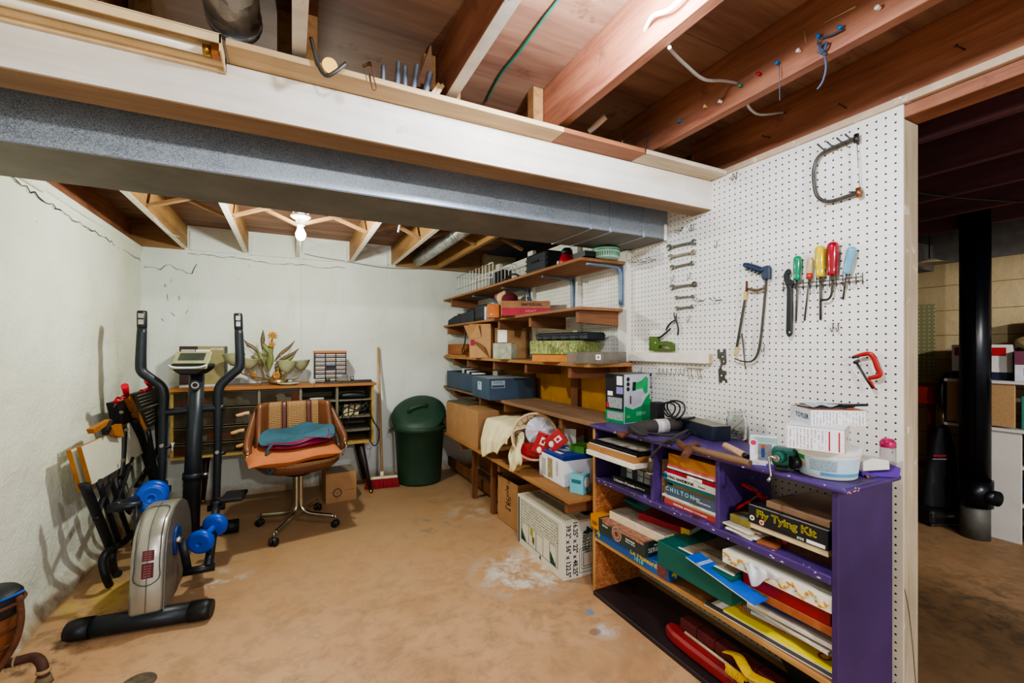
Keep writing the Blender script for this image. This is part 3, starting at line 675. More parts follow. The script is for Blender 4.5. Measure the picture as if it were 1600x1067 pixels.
# pliers
pz = thing('pliers', 'small pliers with black handles hanging open above the staple gun', 'pliers', W3(*Z11(288, 690), .012))
t = MB(); t.tube([W3(*Z11(292, 612), .012), W3(*Z11(282, 590), .012), W3(*Z11(276, 566), .012)], [.005, .004, .0015], STEEL_DK, 8, 3); t.tube([W3(*Z11(284, 612), .014), W3(*Z11(292, 592), .014), W3(*Z11(291, 568), .014)], [.005, .004, .0015], STEEL_DK, 8, 3)
t.cyl(W3(*Z11(288, 606), .006), W3(*Z11(288, 606), .019), .005, STEEL_DK, seg=12); t.build('jaws', pz)
for pts in (((284, 612), (262, 624), (242, 648), (231, 672)), ((292, 612), (300, 640), (304, 670), (300, 700))):
    t = MB(); t.tube([W3(*Z11(*p), .013) for p in pts], [.004, .0045, .005, .004], M('dipped black grip', '#20242c', .5), 8, 4); t.build('handle', pz)
for o in (0,): 
    t = MB(); t.tube([W3(*Z11(288, 618), 0), W3(*Z11(288, 618), .008), W3(*Z11(298, 606), .024)], .0014, STEEL, 6); t.build('hook', pz)
# flat multi wrench plate
t = MB(); wpoly(t, ((538, 785), (552, 785), (553, 800), (572, 800), (573, 782), (588, 782), (592, 860), (588, 876), (566, 880), (562, 898), (570, 910), (592, 914), (592, 935), (582, 940), (584, 958), (594, 962), (598, 982), (586, 984), (584, 970), (566, 970), (564, 984), (548, 982), (544, 905), (556, 888), (558, 868), (556, 846), (540, 836)), Z11, .0005, .0035, STEEL_OLD)
for x, y, r in ((568, 828, .0035), (575, 856, .003), (562, 940, .004)): p = W3(*Z11(x, y), .0037); t.cyl(p, p + Vector((-.0004, 0, 0)), r, WHITE_P, seg=12)
tag(t.build('notched_wrench_plate'), 'flat grey steel plate full of wrench notches hanging beside the hacksaw', 'wrench')
# hacksaw
hs = thing('hacksaw', 'hacksaw with dark blue pistol grip hanging handle up', 'saw', W3(1172, 560, .02))
NAVY = M('navy moulded grip', '#1d2c47', .4, 0, .15, 20)
t = MB(); t.tube([W3(*Z11(696, 280), .02), W3(*Z11(715, 285), .02), W3(*Z11(760, 298), .02), W3(*Z11(815, 318), .02)], [.009, .0125, .0125, .0125], NAVY, 12, 4)
wpoly(t, ((800, 300), (838, 284), (854, 290), (853, 368), (806, 366)), Z11, .011, .029, NAVY, .02, .003)
for k in range(4): t.ball(W3(*Z11(720 + 22 * k, 306 + 8 * k), .02), .0065, NAVY)
t.build('grip', hs)
t = MB(); t.tube([W3(*Z11(828, 366), .02), W3(*Z11(815, 520), .02), W3(*Z11(795, 720), .02), W3(*Z11(775, 815), .02), W3(*Z11(745, 852), .02), W3(*Z11(700, 858), .02), W3(*Z11(640, 840), .02)], [.0065] * 5 + [.006, .004], STEEL_OLD, 8, 4, flat=(.6, 1.2)); 
t.tube([W3(*Z11(815, 420), .02), W3(*Z11(770, 432), .02), W3(*Z11(722, 425), .02)], .006, M('bronze steel', '#7b6a52', .45, .8, .3, 30), 8, 3); t.build('saw_frame', hs)
t = MB(); a, b = W3(*Z11(712, 425), .02), W3(*Z11(645, 815), .02)
t.box((-.5 * (b - a).length, -.0065, -.0006), (.5 * (b - a).length, .0065, .0006), STEEL_DK, 0, frame((a + b) / 2, b - a, (-.0, -1, 0))); t.build('blade', hs)
t = MB(); t.cyl(W3(*Z11(712, 378), .02), W3(*Z11(710, 440), .02), .0045, RUST, seg=10); t.build('blade_tensioner', hs)
t = MB(); wpoly(t, ((696, 440), (718, 440), (712, 490), (694, 490)), Z11, .018, .022, M('worn yellow paint', '#c9a961', .5)); t.build('blade_tip', hs)
t = MB(); wpoly(t, ((650, 770), (664, 770), (655, 820), (636, 818)), Z11, .018, .022, M('worn yellow paint', '#c9a961', .5)); t.build('blade_tip', hs)
ontube('steel_punch', 'thin steel punch hanging by the bottom of the hacksaw', 'punch', [W3(*Z11(683, 690), .03), W3(*Z11(692, 780), .03), W3(*Z11(704, 905), .03)], [.004, .003, .002], STEEL_OLD, 8)
ontube('saw_hook', 'wire hook holding the top bar of the hacksaw', 'hook', [W3(*Z11(770, 440), 0), W3(*Z11(768, 452), .014), W3(*Z11(740, 448), .03)], .0016, STEEL, 6)
# coping saw
cs = thing('coping_saw', 'large steel coping saw frame hanging without a handle at the top of the pegboard', 'saw', W3(1310, 310, .02))
t = MB(); t.tube([W3(*Z12(*p), .018) for p in ((528, 85), (480, 105), (425, 130), (390, 152), (372, 185), (366, 225), (372, 285), (385, 312), (410, 325), (440, 324), (490, 308), (535, 292))], .0062, STEEL_OLD, 10, 4, flat=(.8, 1.0)); t.build('saw_frame', cs)
t = MB(); t.tube([W3(*Z12(530, 85), .018), W3(*Z12(543, 290), .018)], .0022, STEEL, 6, flat=(.4, 1.5)); t.build('blade', cs)
t = MB(); t.cyl(W3(*Z12(529, 72), .018), W3(*Z12(530, 104), .018), .008, STEEL_DK, seg=12); t.build('blade_clip', cs)
t = MB(); t.cyl(W3(*Z12(536, 276), .018), W3(*Z12(541, 310), .018), .009, M('copper bolt', '#9a6a4a', .4, .8), seg=12); t.cyl(W3(*Z12(510, 294), .018), W3(*Z12(550, 294), .018), .006, STEEL_OLD, seg=10); t.build('blade_clip', cs)
nm = ['first', 'second', 'third', 'fourth']
for k, (x, y) in enumerate(((412, 138), (445, 126), (482, 112), (514, 98))):
    ontube('saw_hook', 'steel hook over the coping saw bar, %s of four from the curved end' % nm[k], 'hook', [W3(*Z12(x + 6, y), 0), W3(*Z12(x + 4, y), .022), W3(*Z12(x - 10, y - 10), .036), W3(*Z12(x - 28, y - 26), .04)], .0028, STEEL_OLD, 7, 3, 'hooks holding the coping saw')
# screwdriver rack
t = MB()
for dy, o in ((0, .006), (0, .03), (14, .006)): t.tube([W3(*Z12(248, 640 + dy), o), W3(*Z12(400, 628 + dy), o), W3(*Z12(552, 610 + dy), o)], .0014, STEEL_OLD, 6, 4)
for k in range(13):
    x = 252 + 25 * k; y = 640 - 2.0 * k * 25 / 25 + (0)
    yy = 640 - 30 * (x - 248) / 304
    t.tube([W3(*Z12(x, yy - 14), .004), W3(*Z12(x, yy + 24), .004), W3(*Z12(x, yy + 30), .016), W3(*Z12(x + 3, yy + 22), .034), W3(*Z12(x, yy + 4), .034)], .0013, STEEL_OLD, 6, 2)
tag(t.build('wire_tool_rack'), 'long wire rack holding the row of screwdrivers', 'rack')
aw = thing('adjustable_wrench', 'black adjustable wrench hanging first in the screwdriver rack', 'wrench', W3(1234, 527, .02))
t = MB(); wpoly(t, ((262, 590), (270, 582), (280, 586), (278, 600), (272, 606), (276, 620), (292, 628), (294, 640), (286, 652), (286, 825), (280, 838), (270, 838), (264, 825), (268, 655), (256, 625), (254, 606)), Z12, .014, .026, BLACKM, .02, .002); t.build('body', aw)
t = MB(); t.cyl(W3(*Z12(272, 640), .012), W3(*Z12(286, 640), .012), .004, STEEL_DK, seg=10); t.build('adjusting_screw', aw)
t = MB(); t.cyl(W3(*Z12(276, 822), .0255), W3(*Z12(276, 822), .027), .003, WHITE_P, seg=12); t.build('hanging_hole', aw)
def screwdriver(lab, top, base, tip, rw, col, trans, ferrule=None, bent=None):
    r = thing('screwdriver', lab, 'screwdriver', W3(*Z12(*tip), .02), 0, 'screwdrivers in the wire rack')
    A, B, T = W3(*Z12(*top), .022), W3(*Z12(*base), .022), W3(*Z12(*tip), .004)
    m = M('grip ' + col, col, .18, 0, .1, 10, trans=trans, coat=.4)
    L = (B - A).length; mx = frame(A, (B - A).cross(Vector((1, 0, 0))), (1, 0, 0)); 
    if (mx.to_3x3() @ Vector((0, 0, 1))).dot(B - A) < 0: mx = mx @ Euler((PI, 0, 0)).to_matrix().to_4x4()
    t = MB(); seg = 24; prof = [(0, 0), (.55, .0), (.9, .05), (1, .14), (.98, .55), (.86, .72), (.8, .86), (.88, .96), (.7, 1.0), (0, 1.0)]
    i = t.mi(m); rings = []
    for (q, z) in prof:
        rings.append([t.bm.verts.new(mx @ Vector((rw * q * (1 - .07 * (j % 2) * (1 if .1 < z < .7 else 0)) * math.cos(2 * PI * j / seg), rw * q * (1 - .07 * (j % 2) * (1 if .1 < z < .7 else 0)) * math.sin(2 * PI * j / seg), L * z))) for j in range(seg)] if q else [t.bm.verts.new(mx @ Vector((0, 0, L * z)))])
    for P, Q in zip(rings, rings[1:]):
        for j in range(seg):
            k = (j + 1) % seg
            f = t.bm.faces.new((P[0], Q[k], Q[j]) if len(P) == 1 else ((P[j], P[k], Q[0]) if len(Q) == 1 else (P[j], P[k], Q[k], Q[j]))); f.material_index = i; f.smooth = True
    if ferrule: t.cyl(B.lerp(A, .28), B.lerp(A, .02), rw * .93, M('red grip band', ferrule, .3), seg=20)
    t.build('grip', r)
    t = MB(); 
    pts = [B.lerp(A, .1), T] if not bent else [B.lerp(A, .1)] + [W3(*Z12(*p), .02) for p in bent]
    t.tube(pts, .0042 if rw > .016 else .0032, STEEL_OLD if not bent else STEEL_DK, 8, 4 if bent else 0); 
    if not bent: t.tube([T.lerp(B, .06), T], [.0035, .0035], STEEL_OLD, 4, flat=(.35, 1.4))
    t.build('shaft', r); return r
screwdriver('screwdriver with clear green fluted handle', (306, 534), (304, 626), (300, 780), .0145, '#0f8f62', .25)
screwdriver('screwdriver with clear amber handle and red band', (355, 540), (350, 622), (332, 778), .0115, '#d8c08a', .35, '#b0382c')
screwdriver('screwdriver with thick clear yellow handle', (391, 496), (393, 613), (393, 775), .0175, '#e6c81e', .25)
screwdriver('screwdriver with dark red round handle and cranked shaft', (440, 481), (438, 607), (402, 700), .019, '#9c1526', .05, None, ((438, 640), (434, 680), (420, 698), (396, 700)))
screwdriver('screwdriver with pale blue handle hanging at a slant, last in the rack', (514, 498), (490, 602), (478, 698), .0145, '#6fa6bd', .05)
# C clamp
cc = thing('c_clamp', 'small red C clamp hanging low near the pegboard edge', 'clamp', W3(1355, 600, .02))
CR = M('red clamp enamel', '#a8241f', .4, .1, .3, 25, wear=('#3a2622', 20, .64))
t = MB(); t.tube([W3(*Z12(*p), .02) for p in ((518, 916), (545, 908), (578, 904), (595, 920), (610, 960), (618, 978), (608, 990), (575, 996))], [.0045, .006, .0075, .008, .008, .008, .0075, .006], CR, 8, 4, flat=(.6, 1.1)); t.build('clamp_frame', cc)
t = MB(); t.tube([W3(*Z12(528, 935), .02), W3(*Z12(560, 988), .02), W3(*Z12(592, 1036), .02)], .0042, STEEL_DK, 8); t.cyl(W3(*Z12(514, 918), .02), W3(*Z12(534, 914), .02), .005, STEEL_DK, seg=10); t.cyl(W3(*Z12(520, 938), .02), W3(*Z12(538, 930), .02), .006, STEEL_DK, seg=10); t.build('screw', cc)
t = MB(); t.tube([W3(*Z12(572, 1000), .024), W3(*Z12(585, 1010), .026), W3(*Z12(598, 1036), .02)], .0035, CR, 8); t.build('tommy_bar', cc)
# ================================================================== boxes and cartons
FACES = {'f': lambda w, d, h: (w, h, frame((0, -d / 2, h / 2), (1, 0, 0), (0, 0, 1))), 'r': lambda w, d, h: (d, h, frame((w / 2, 0, h / 2), (0, 1, 0), (0, 0, 1))),
         'l': lambda w, d, h: (d, h, frame((-w / 2, 0, h / 2), (0, -1, 0), (0, 0, 1))), 't': lambda w, d, h: (w, d, frame((0, 0, h), (1, 0, 0), (0, 1, 0)))}
def carton(name, lab, cat, loc, size, rz, m, decals=(), texts=(), bev=.002, group=None, open_top=0, flaps=(), extra=None, tilt=(0, 0), parent=None):
    """a box standing on loc (centre of its base); decals (face,u0,v0,u1,v1,material), texts (face,u,v,height,string,material,turn)"""
    w, d, h = size; t = MB()
    if open_top:
        k = .004
        t.box((-w / 2, -d / 2, 0), (w / 2, d / 2, k), m); t.box((-w / 2, -d / 2, 0), (w / 2, -d / 2 + k, h), m); t.box((-w / 2, d / 2 - k, 0), (w / 2, d / 2, h), m)
        t.box((-w / 2, -d / 2 + k, 0), (-w / 2 + k, d / 2 - k, h), m); t.box((w / 2 - k, -d / 2 + k, 0), (w / 2, d / 2 - k, h), m)
    else: t.box((-w / 2, -d / 2, 0), (w / 2, d / 2, h), m, bev)
    for n, (f, u0, v0, u1, v1, dm) in enumerate(decals):
        a, b, mx = FACES[f](w, d, h); z = .0004 + n * .00008
        t.ngon([mx @ Vector(((u - .5) * a, (v - .5) * b, z)) for u, v in ((u0, v0), (u1, v0), (u1, v1), (u0, v1))], dm)
    for f, u, v, sz, s, tm, *tr in texts:
        a, b, mx = FACES[f](w, d, h)
        t.text(s, mx @ TR(((u - .5) * a, (v - .5) * b, .0012), 0, 0, tr[0] if tr else 0), sz, tm, .0003, sx=tr[1] if len(tr) > 1 else 1, bold=tr[2] if len(tr) > 2 else 0)
    if extra: extra(t, w, d, h)
    o = t.build(name, local=True)
    o.location = loc; o.rotation_euler = (R(tilt[0]), R(tilt[1]), rz)
    if parent is not None: o.parent = parent; return o
    return tag(o, lab, cat, group)
def corners(Z, fl, fr, depth, py_top):
    """loc, size, rz of a box whose front bottom edge runs fl..fr (pixels on height Z) and whose top at fr is at py_top"""
    A, B = onZ(*fl, Z), onZ(*fr, Z); x = B - A; w = x.length; rz = math.atan2(x.y, x.x)
    d = (B - Vector((0, 0, CAM_H))).dot(Vector((SN, CS, 0))); h = CAM_H + (CY - py_top) * d / F - Z
    y = Vector((-math.sin(rz), math.cos(rz), 0)); c = (A + B) / 2 + y * depth / 2
    return (c.x, c.y, Z), (w, depth, h), rz
def facing(Z, pl, pr, py_top, d, depth, turn=0):
    """a box whose front is squarely turned to the camera at distance d"""
    w = (pr - pl) * d / F; P = onD((pl + pr) / 2, CY, d); rz = -YAW + R(turn)
    h = CAM_H + (CY - py_top) * d / F - Z; y = Vector((-math.sin(rz), math.cos(rz), 0)); c = P + y * depth / 2
    return (c.x, c.y, Z), (w, depth, h), rz
def along(Z, X, pn, pf, py_top, depth):
    """a box lined up with the shelves, its front on X between pixels pf (far) and pn (near)"""
    kn, kf = ray(pn, CY), ray(pf, CY); y0, y1 = X * kn.y / kn.x, X * kf.y / kf.x
    h = CAM_H + ray(pn, py_top).z * X / kn.x - Z
    return (X + depth / 2, (y0 + y1) / 2, Z), (y1 - y0, depth, h), R(-90)
CARD = M('brown cardboard', '#a97f55', .75, 0, .12, 9)
CARD_D = M('dark cardboard', '#86623f', .8, 0, .15, 9)
INK = M('black ink', '#161616', .6, var=0); WHITE = M('white ink', '#f2f1ec', .55, var=.03); PAPER = M('white paper', '#e9e6de', .7, 0, .06, 20)
TAPE = M('brown tape', '#8f6a3f', .35); 
PARTB = wood('particle shelf board', '#aa7a52', '#865a3e', 'Y', .8, .7)
PARTB2 = wood('dusty shelf board', '#9b7a5c', '#7d5d44', 'Y', .8, .8, dirt=('#b09a80', 6, .62))
PARTB3 = wood('tan shelf board', '#bd8a55', '#9a6a3d', 'Y', .8, .7)
BRK = wood('shelf bracket wood', '#9a6a48', '#704832', 'X', 1.0, .65)
BLUEGREY = M('blue grey bracket steel', '#67798e', .4, .3, .15)
POST = M('off white post paint', '#dcd6ca', .65, 0, .1, 6); POST_B = wood('brown lower post', '#8a5a38', '#6a4028', 'Z', 1.0, .7)
MUSTARD = wood('mustard plywood back', '#c08a3c', '#a06d28', 'X', .6, .6)
XS = 1.454
def yat(px, X): k = ray(px, CY); return X * k.y / k.x
# white posts behind the shelves
for k, px in enumerate((976, 900, 831, 780)):
    y = yat(px, 1.79); t = MB(); t.box((XP - .038, y - .042, 1.215), (XP - .0005, y + .042, 1.876 if k == 0 else 2.1), POST, .003); t.box((XP - .0375, y - .041, .02), (XP - .0005, y + .041, 1.215), POST_B, .003)
    struct(t.build('trim_%d' % (9 + k), at=(XP - .02, y, 0)))
t = MB(); t.box((XP - .006, 2.06, .02), (XP - .0005, 4.5, 1.2), MUSTARD); struct(t.build('trim_13', at=(XP, 3, .02)))
py = [yat(px, 1.79) for px in (976, 900, 831, 780)]
def shelf(lab, X0, y0, y1, z, th, m, wood_br=(), metal=(), X1=XP - .039):
    r = thing('wall_shelf', lab, 'shelf', ((X0 + X1) / 2, (y0 + y1) / 2, z - th), 0, 'long shelves on the pegboard wall')
    t = MB(); t.box((X0, y0, z - th), (X1, y1, z), m, .002); t.build('board', r)
    for y in wood_br:
        t = MB(); t.prism([(X0 + .03, z - th), (X1, z - th), (X1, z - th - .085), (X0 + .03, z - th - .07)], -.018, .018, BRK, frame((0, y, 0), (1, 0, 0), (0, 0, 1)), .001); t.build('bracket', r)
    for y in metal:
        t = MB(); p = [(X0 + .06, z - th - .012), (X1 - .06, z - th - .016), (X1 - .022, z - th - .035), (X1 - .012, z - th - .08), (X1 - .012, z - th - .235)]
        t.tube([(x, y, q) for x, q in p], [.009, .012, .015, .014, .012], BLUEGREY, 8, 4, flat=(1.1, .8)); t.box((X1 - .006, y - .016, z - th - .25), (X1 - .001, y + .016, z - th), BLUEGREY, .001); t.build('bracket', r)
    return r
Z1, Z2, Z3, Z4, Z5 = 1.81, 1.533, 1.212, .895, .49
shelf('topmost long shelf with blue grey metal brackets, under the duct', XS, 2.04, YB - .02, Z1, .018, PARTB, (YB - .2,), py)
shelf('second long shelf from the top, on wooden brackets, carrying the red striped carton', XS, 2.06, YB - .02, Z2, .018, PARTB, (2.12, 2.69, 3.2, 3.95, 4.48))
shelf('third long shelf from the top, carrying the green marbled file box', XS, 1.975, YB - .02, Z3, .022, PARTB3, (2.2, 2.75, 3.3, 3.9, 4.3))
shelf('dusty brown shelf level with the purple bookcase top', XS, 1.93, YB - .02, Z4, .024, PARTB2, (2.3, 3.1, 3.6, 4.3))
s5 = shelf('lowest wide shelf, carrying the cloth covered basket and white carton', 1.311, 1.95, 4.06, Z5, .02, PARTB3, (2.02, 2.9, 3.7))
for px in (783, 742):
    t = MB(); y = 3.16 if px == 783 else yat(px, 1.42); t.box((1.40, y - .02, 0), (1.44, y + .02, Z5 - .02), POST_B, .002); t.build('leg', s5)
t = MB(); t.box((1.50, 3.2, .05), (1.52, YB - .03, .14), POST_B, .002); t.build('kick_board', s5)

# ---------------------------------------------------------------- top shelf
# wire dish rack
dr = thing('wire_dish_rack', 'white wire dish rack at the wall end of the topmost shelf', 'rack', (1.58, 4.1, Z1))
t = MB(); WIRE = M('white coated wire', '#e4e4e0', .35)
ya, yb = yat(770, 1.48), min(yat(713, 1.48), 4.5)
for X in (1.48, 1.70):
    for z in (.006, .07, .19): t.tube([(X, ya, Z1 + z), (X, yb, Z1 + z)], .003, STEEL, 6)
for y in (ya, yb): t.tube([(1.48, y, Z1 + .006), (1.48, y, Z1 + .19), (1.70, y, Z1 + .19), (1.70, y, Z1 + .006)], .003, STEEL, 6)
for k in range(13):
    y = ya + (yb - ya) * k / 12; t.tube([(1.482, y, Z1 + .19 + .01 * (k % 2)), (1.482, y, Z1 + .006), (1.698, y, Z1 + .006), (1.698, y, Z1 + .19)], .005, WIRE, 6)
t.build('wire_frame', dr)
loc, sz, rz = along(Z1 , 1.60, 772, 742, 412, .1)
def bowl(t, w, d, h): 
    t.cyl((-w * .3, 0, h), (-w * .3, 0, h + .06), .012, WHITE_P, seg=10)
carton('dark_case', 'dark case standing behind the wire dish rack', 'case', (1.745, loc[1], Z1), (.34, .05, .2), R(-90), M('charcoal case', '#24262c', .6), [], [], .01)
t = MB(); c = Vector((1.60, yat(790, 1.60), Z1))
t.lathe([(0, 0), (.055, 0), (.06, .01), (.05, .02), (.02, .03), (.018, .05), (.03, .06), (0, .062)], M('dusty black metal', '#3a3733', .5, .3), TR(c)); t.tube([c + Vector((0, -.03, .05)), c + Vector((-.02, -.12, .075)), c + Vector((0, -.2, .07)), c + Vector((0, -.25, .04))], .008, M('dusty black metal', '#3a3733'), 8, 4)
t.ball(c + Vector((0, -.25, .03)), .028, M('dusty black metal', '#3a3733'), (1, 1.3, .9))
tag(t.build('spout_fitting'), 'dusty dark metal fitting with a curved spout beside the dish rack', 'fitting')
# black tool case
loc, sz, rz = along(Z1, 1.52, 855, 823, 389, .2)
def ribs(t, w, d, h):
    for z in (.25, .5, .72): t.box((-w / 2 - .002, -d / 2 - .003, h * z), (w / 2 + .002, d / 2 + .002, h * z + .006), M('black moulded case', '#1c2026', .5))
    t.box((-.05, -d / 2 - .012, h * .55), (.05, -d / 2, h * .62), M('black moulded case', '#1c2026'), .003)
carton('tool_case', 'black ribbed plastic tool case on the topmost shelf', 'case', loc, (sz[0], .22, sz[2]), rz, M('black moulded case', '#1c2026', .5), extra=ribs, bev=.014)
# red and black lantern
c = Vector((1.545, yat(886, 1.545), Z1)); t = thing('lantern', 'red and black lantern lying on the topmost shelf beside the tool case', 'lantern', c)
q = MB(); q.lathe([(0, 0), (.05, 0), (.055, .02), (.048, .04), (.038, .062), (.034, .07), (0, .07)], M('red plastic', '#b3202c', .4), TR(c), 20); q.build('body', t)
q = MB(); q.lathe([(.0, .069), (.036, .069), (.033, .1), (.022, .112), (0, .112)], BLACK, TR(c), 20); q.cyl(c + Vector((-.03, .045, 0)), c + Vector((-.03, .045, .035)), .014, WHITE_P, seg=12); q.build('cap', t)
loc, sz, rz = along(Z1, 1.47, 914, 896, 394, .10)
carton('black_tray', 'low black tray on the topmost shelf between lantern and green tin', 'tray', loc, (sz[0], .10, .035), rz, BLACK, open_top=1)
c = Vector((1.62, yat(946, 1.62), Z1)); t = MB(); TIN = M('pale green tin', '#9dc3ae', .35, .2, .1, 20); TIN2 = M('tin pattern', '#4c8a72', .4)
t.lathe([(0, 0), (.075, 0), (.077, .004), (.077, .034), (.08, .036), (.08, .052), (.077, .056), (0, .056)], TIN, TR(c), 36)
for k in range(36):
    a = 2 * PI * k / 36; t.cyl(c + Vector((.0775 * math.cos(a), .0775 * math.sin(a), .008)), c + Vector((.0775 * math.cos(a), .0775 * math.sin(a), .03)), .0022, TIN2, seg=6)
t.lathe([(.0803, .04), (.0806, .044), (.0803, .048)], TIN2, TR(c), 36)
tag(t.build('biscuit_tin'), 'round pale green patterned tin at the near end of the topmost shelf', 'tin')

# ---------------------------------------------------------------- second shelf
BK = M('charcoal nylon', '#30343b', .7, 0, .2, 20)
p0, p1 = onX(700, 500, 1.50), onX(738, 494, 1.50)
ya, yb = yat(739, 1.5), yat(700, 1.5)
t = MB(); t.prism([(ya, 0), (yb, 0), (yb, .06), (yb - .18, .09), (ya + .1, .115), (ya, .12)], -.0, .16, BK, frame((1.50, 0, Z2), (0, 1, 0), (0, 0, 1)) @ TR((0, 0, 0)), .008)
t.box((1.495, ya + (yb - ya) * .52, Z2 + .002), (1.66, ya + (yb - ya) * .56, Z2 + .105), BLACK, .002); t.box((1.55, ya + .02, Z2 + .118), (1.6, ya + .3, Z2 + .14), BLACK, .006)
tag(t.build('equipment_case'), 'long charcoal case with sloping top at the wall end of the second shelf', 'case')
ya, yb = yat(757, 1.49), yat(741, 1.49)
eb = thing('camcorder_bag', 'charcoal padded bag with pale side next to the long sloping case', 'bag', (1.57, (ya + yb) / 2, Z2))
t = MB(); t.box((1.49, ya, Z2), (1.66, yb, Z2 + .15), BK, .03, None, 3); t.build('bag_body', eb)
t = MB(); t.box((1.484, ya + .05, Z2 + .025), (1.492, yb - .05, Z2 + .1), BLACK, .004); t.build('pocket', eb)
t = MB(); t.box((1.487, ya - .03, Z2), (1.62, ya + .001, Z2 + .12), M('pale grey plastic', '#c8ccc6', .5), .006); t.build('side_panel', eb)
RED = M('red print', '#b01c35', .6); ORANGE_C = M('orange cardboard', '#c8713c', .7)
loc, sz, rz = facing(Z2, 784, 860, 470, 3.2, .26, 3)
carton('fruit_carton', 'long open carton with a wide red stripe on the second shelf', 'box', loc, sz, rz, M('pinkish brown card', '#a5764f', .7), [('f', 0, 0, 1, .52, RED)], [('f', .62, .74, .03, 'IMPERIAL', M('dark print', '#5a2430', .6), 0, 1.3, .0006), ('f', .6, .3, .022, 'KRAFT', M('pale print', '#d98a80', .6), 0, 1.2)], open_top=1)
loc, sz, rz = facing(Z2, 761, 780, 475, 3.42, .09, -6)
carton('torn_carton_flap', 'small torn orange card box end standing left of the red striped carton', 'box', loc, sz, rz, ORANGE_C, [('f', .3, .2, .4, .28, WHITE)])
st = onX(786, 466, 1.60)
sf = thing('stuffed_toy', 'soft toy with cream face and maroon body lying on the striped carton', 'soft toy', (st.x, st.y, st.z - .07))
t = MB(); t.ball(st, .055, M('cream plush', '#d8b487', .9, 0, .2, 60, .3)); t.ball(st + Vector((-.02, .06, .015)), .03, M('rose plush', '#a0505a', .9)); t.ball(st + Vector((0, -.03, .04)), .022, M('cream plush', '#d8b487')); t.build('head', sf)
t = MB(); t.ball(st + Vector((.0, -.13, -.02)), .065, M('maroon plush', '#5e1526', .9, 0, .2, 60, .3), (1, 1.3, .8)); t.build('body', sf)

# ---------------------------------------------------------------- third shelf
loc, sz, rz = along(Z3, 1.49, 727, 700, 534, .2)
carton('wooden_box', 'plain orange brown wooden box at the wall end of the third shelf', 'box', (loc[0], loc[1], Z3 + .018), (sz[0], .2, .105), rz, wood('orange box wood', '#b06c3c', '#8f5028', 'X', .8), bev=.003)
t = MB(); ya, yb = yat(728, 1.47), yat(699, 1.47); t.box((1.455, ya - .04, Z3), (1.70, min(yb + .02, 4.5), Z3 + .016), PARTB3, .002); tag(t.build('loose_board'), 'short board lying under the orange brown wooden box', 'board')
c = onX(724, 553, 1.452); t = MB(); t.tube([c + Vector((0, .03 * math.cos(a), .03 + .03 * math.sin(a))) for a in [2 * PI * k / 12 for k in range(12)]], .006, BLACK, 8, 3, close=True); t.tube([c + Vector((.005, .02, .05)), c + Vector((.02, .0, .14)), c + Vector((.02, .02, .24))], .007, BLACK, 8, 3); tag(t.build('cable_coil'), 'black looped cable hanging beside the orange brown wooden box', 'cable')
loc, sz, rz = facing(Z3, 730, 768, 506, 3.75, .22, -24)
def flapx(t, w, d, h):
    t.ngon([(-w / 2, -d / 2 - .004, h * .55), (-w / 2 - .02, -d / 2 - .06, h * .95), (-w / 2 + .1, -d / 2 - .03, h * 1.0), (-w / 2 + .12, -d / 2 - .003, h * .6)], CARD)
    t.ngon([(-w * .25, -d / 2 - .001, h * .42), (-w * .1, -d / 2 - .04, h * .5), (w * .2, -d / 2 - .04, h * .36), (w * .45, -d / 2 - .001, 0)], CARD_D)
carton('cardboard_box', 'upright brown cardboard box with open flaps and a green dot on the third shelf', 'box', loc, (sz[0], .2, sz[2]), rz, CARD, [('f', .3, .72, .4, .84, M('green sticker', '#7fbf3a', .6)), ('f', .06, .36, .26, .54, M('crimson lining', '#8c1438', .7))], extra=flapx)
loc, sz, rz = facing(Z3, 770, 822, 508, 3.62, .12, -20)
carton('cardboard_box', 'dull brown carton with a white label behind the clear bin on the third shelf', 'box', loc, (sz[0], .09, sz[2] - .02), rz, CARD_D, [('f', .1, .5, .4, .93, PAPER), ('f', 0, .46, .45, .52, M('dark print', '#5a2430'))])
loc, sz, rz = facing(Z3, 769, 800, 536, 3.3, .14, -18)
carton('clear_bin', 'clear plastic bin of small parts on the third shelf', 'bin', loc, sz, rz, M('cloudy clear plastic', '#aeb29c', .25, 0, .35, 25, alpha=.75), bev=.004)
# marbled file box, with its orange base, and a black case on top
def marble(name):
    if name in MATS: return MATS[name]
    m, nt, b = _nt(name); n = noise(nt, coords(nt, (60, 60, 25)), 1.0, 5, .7, 1.5)
    nt.links.new(ramp(nt, n, [(.38, hexc('#4d5a28')), (.5, hexc('#7a8645')), (.62, hexc('#b0b078'))]), b.inputs['Base Color']); b.inputs['Roughness'].default_value = .6; MATS[name] = m; return m
MB_ = marble('green marbled card')
loc, sz, rz = corners(Z3, (814, 564), (874, 567), .42, 530)
loc = (1.565, loc[1], Z3)
fb = thing('file_box', 'green marbled file box with an orange base on the third shelf', 'box', loc, R(-62))
t = MB(); t.box((-.155, -.155, 0), (.155, .155, .05), M('orange card', '#c07a38', .7), .002); t.box((.1552, -.15, 0), (.1562, .155, .05), MB_); t.build('base', fb, local=True)
t = MB(); t.box((-.165, -.165, .047), (.165, .165, .13), MB_, .003)
for x in (-.09, .06): t.box((x - .006, -.167, .09), (x + .006, -.164, .112), BRASS, .002)
t.build('lid', fb, local=True)
def cz(t, w, d, h):
    for k in range(5): t.box((-w * .42 + k * w * .18, -d / 2 - .006, h * .2), (-w * .42 + k * w * .18 + .03, -d / 2 + .01, h * .55), BLACK, .003)
    t.box((-w / 2, -d / 2 - .004, h * .62), (w / 2, d / 2, h * .7), BLACK, .002)
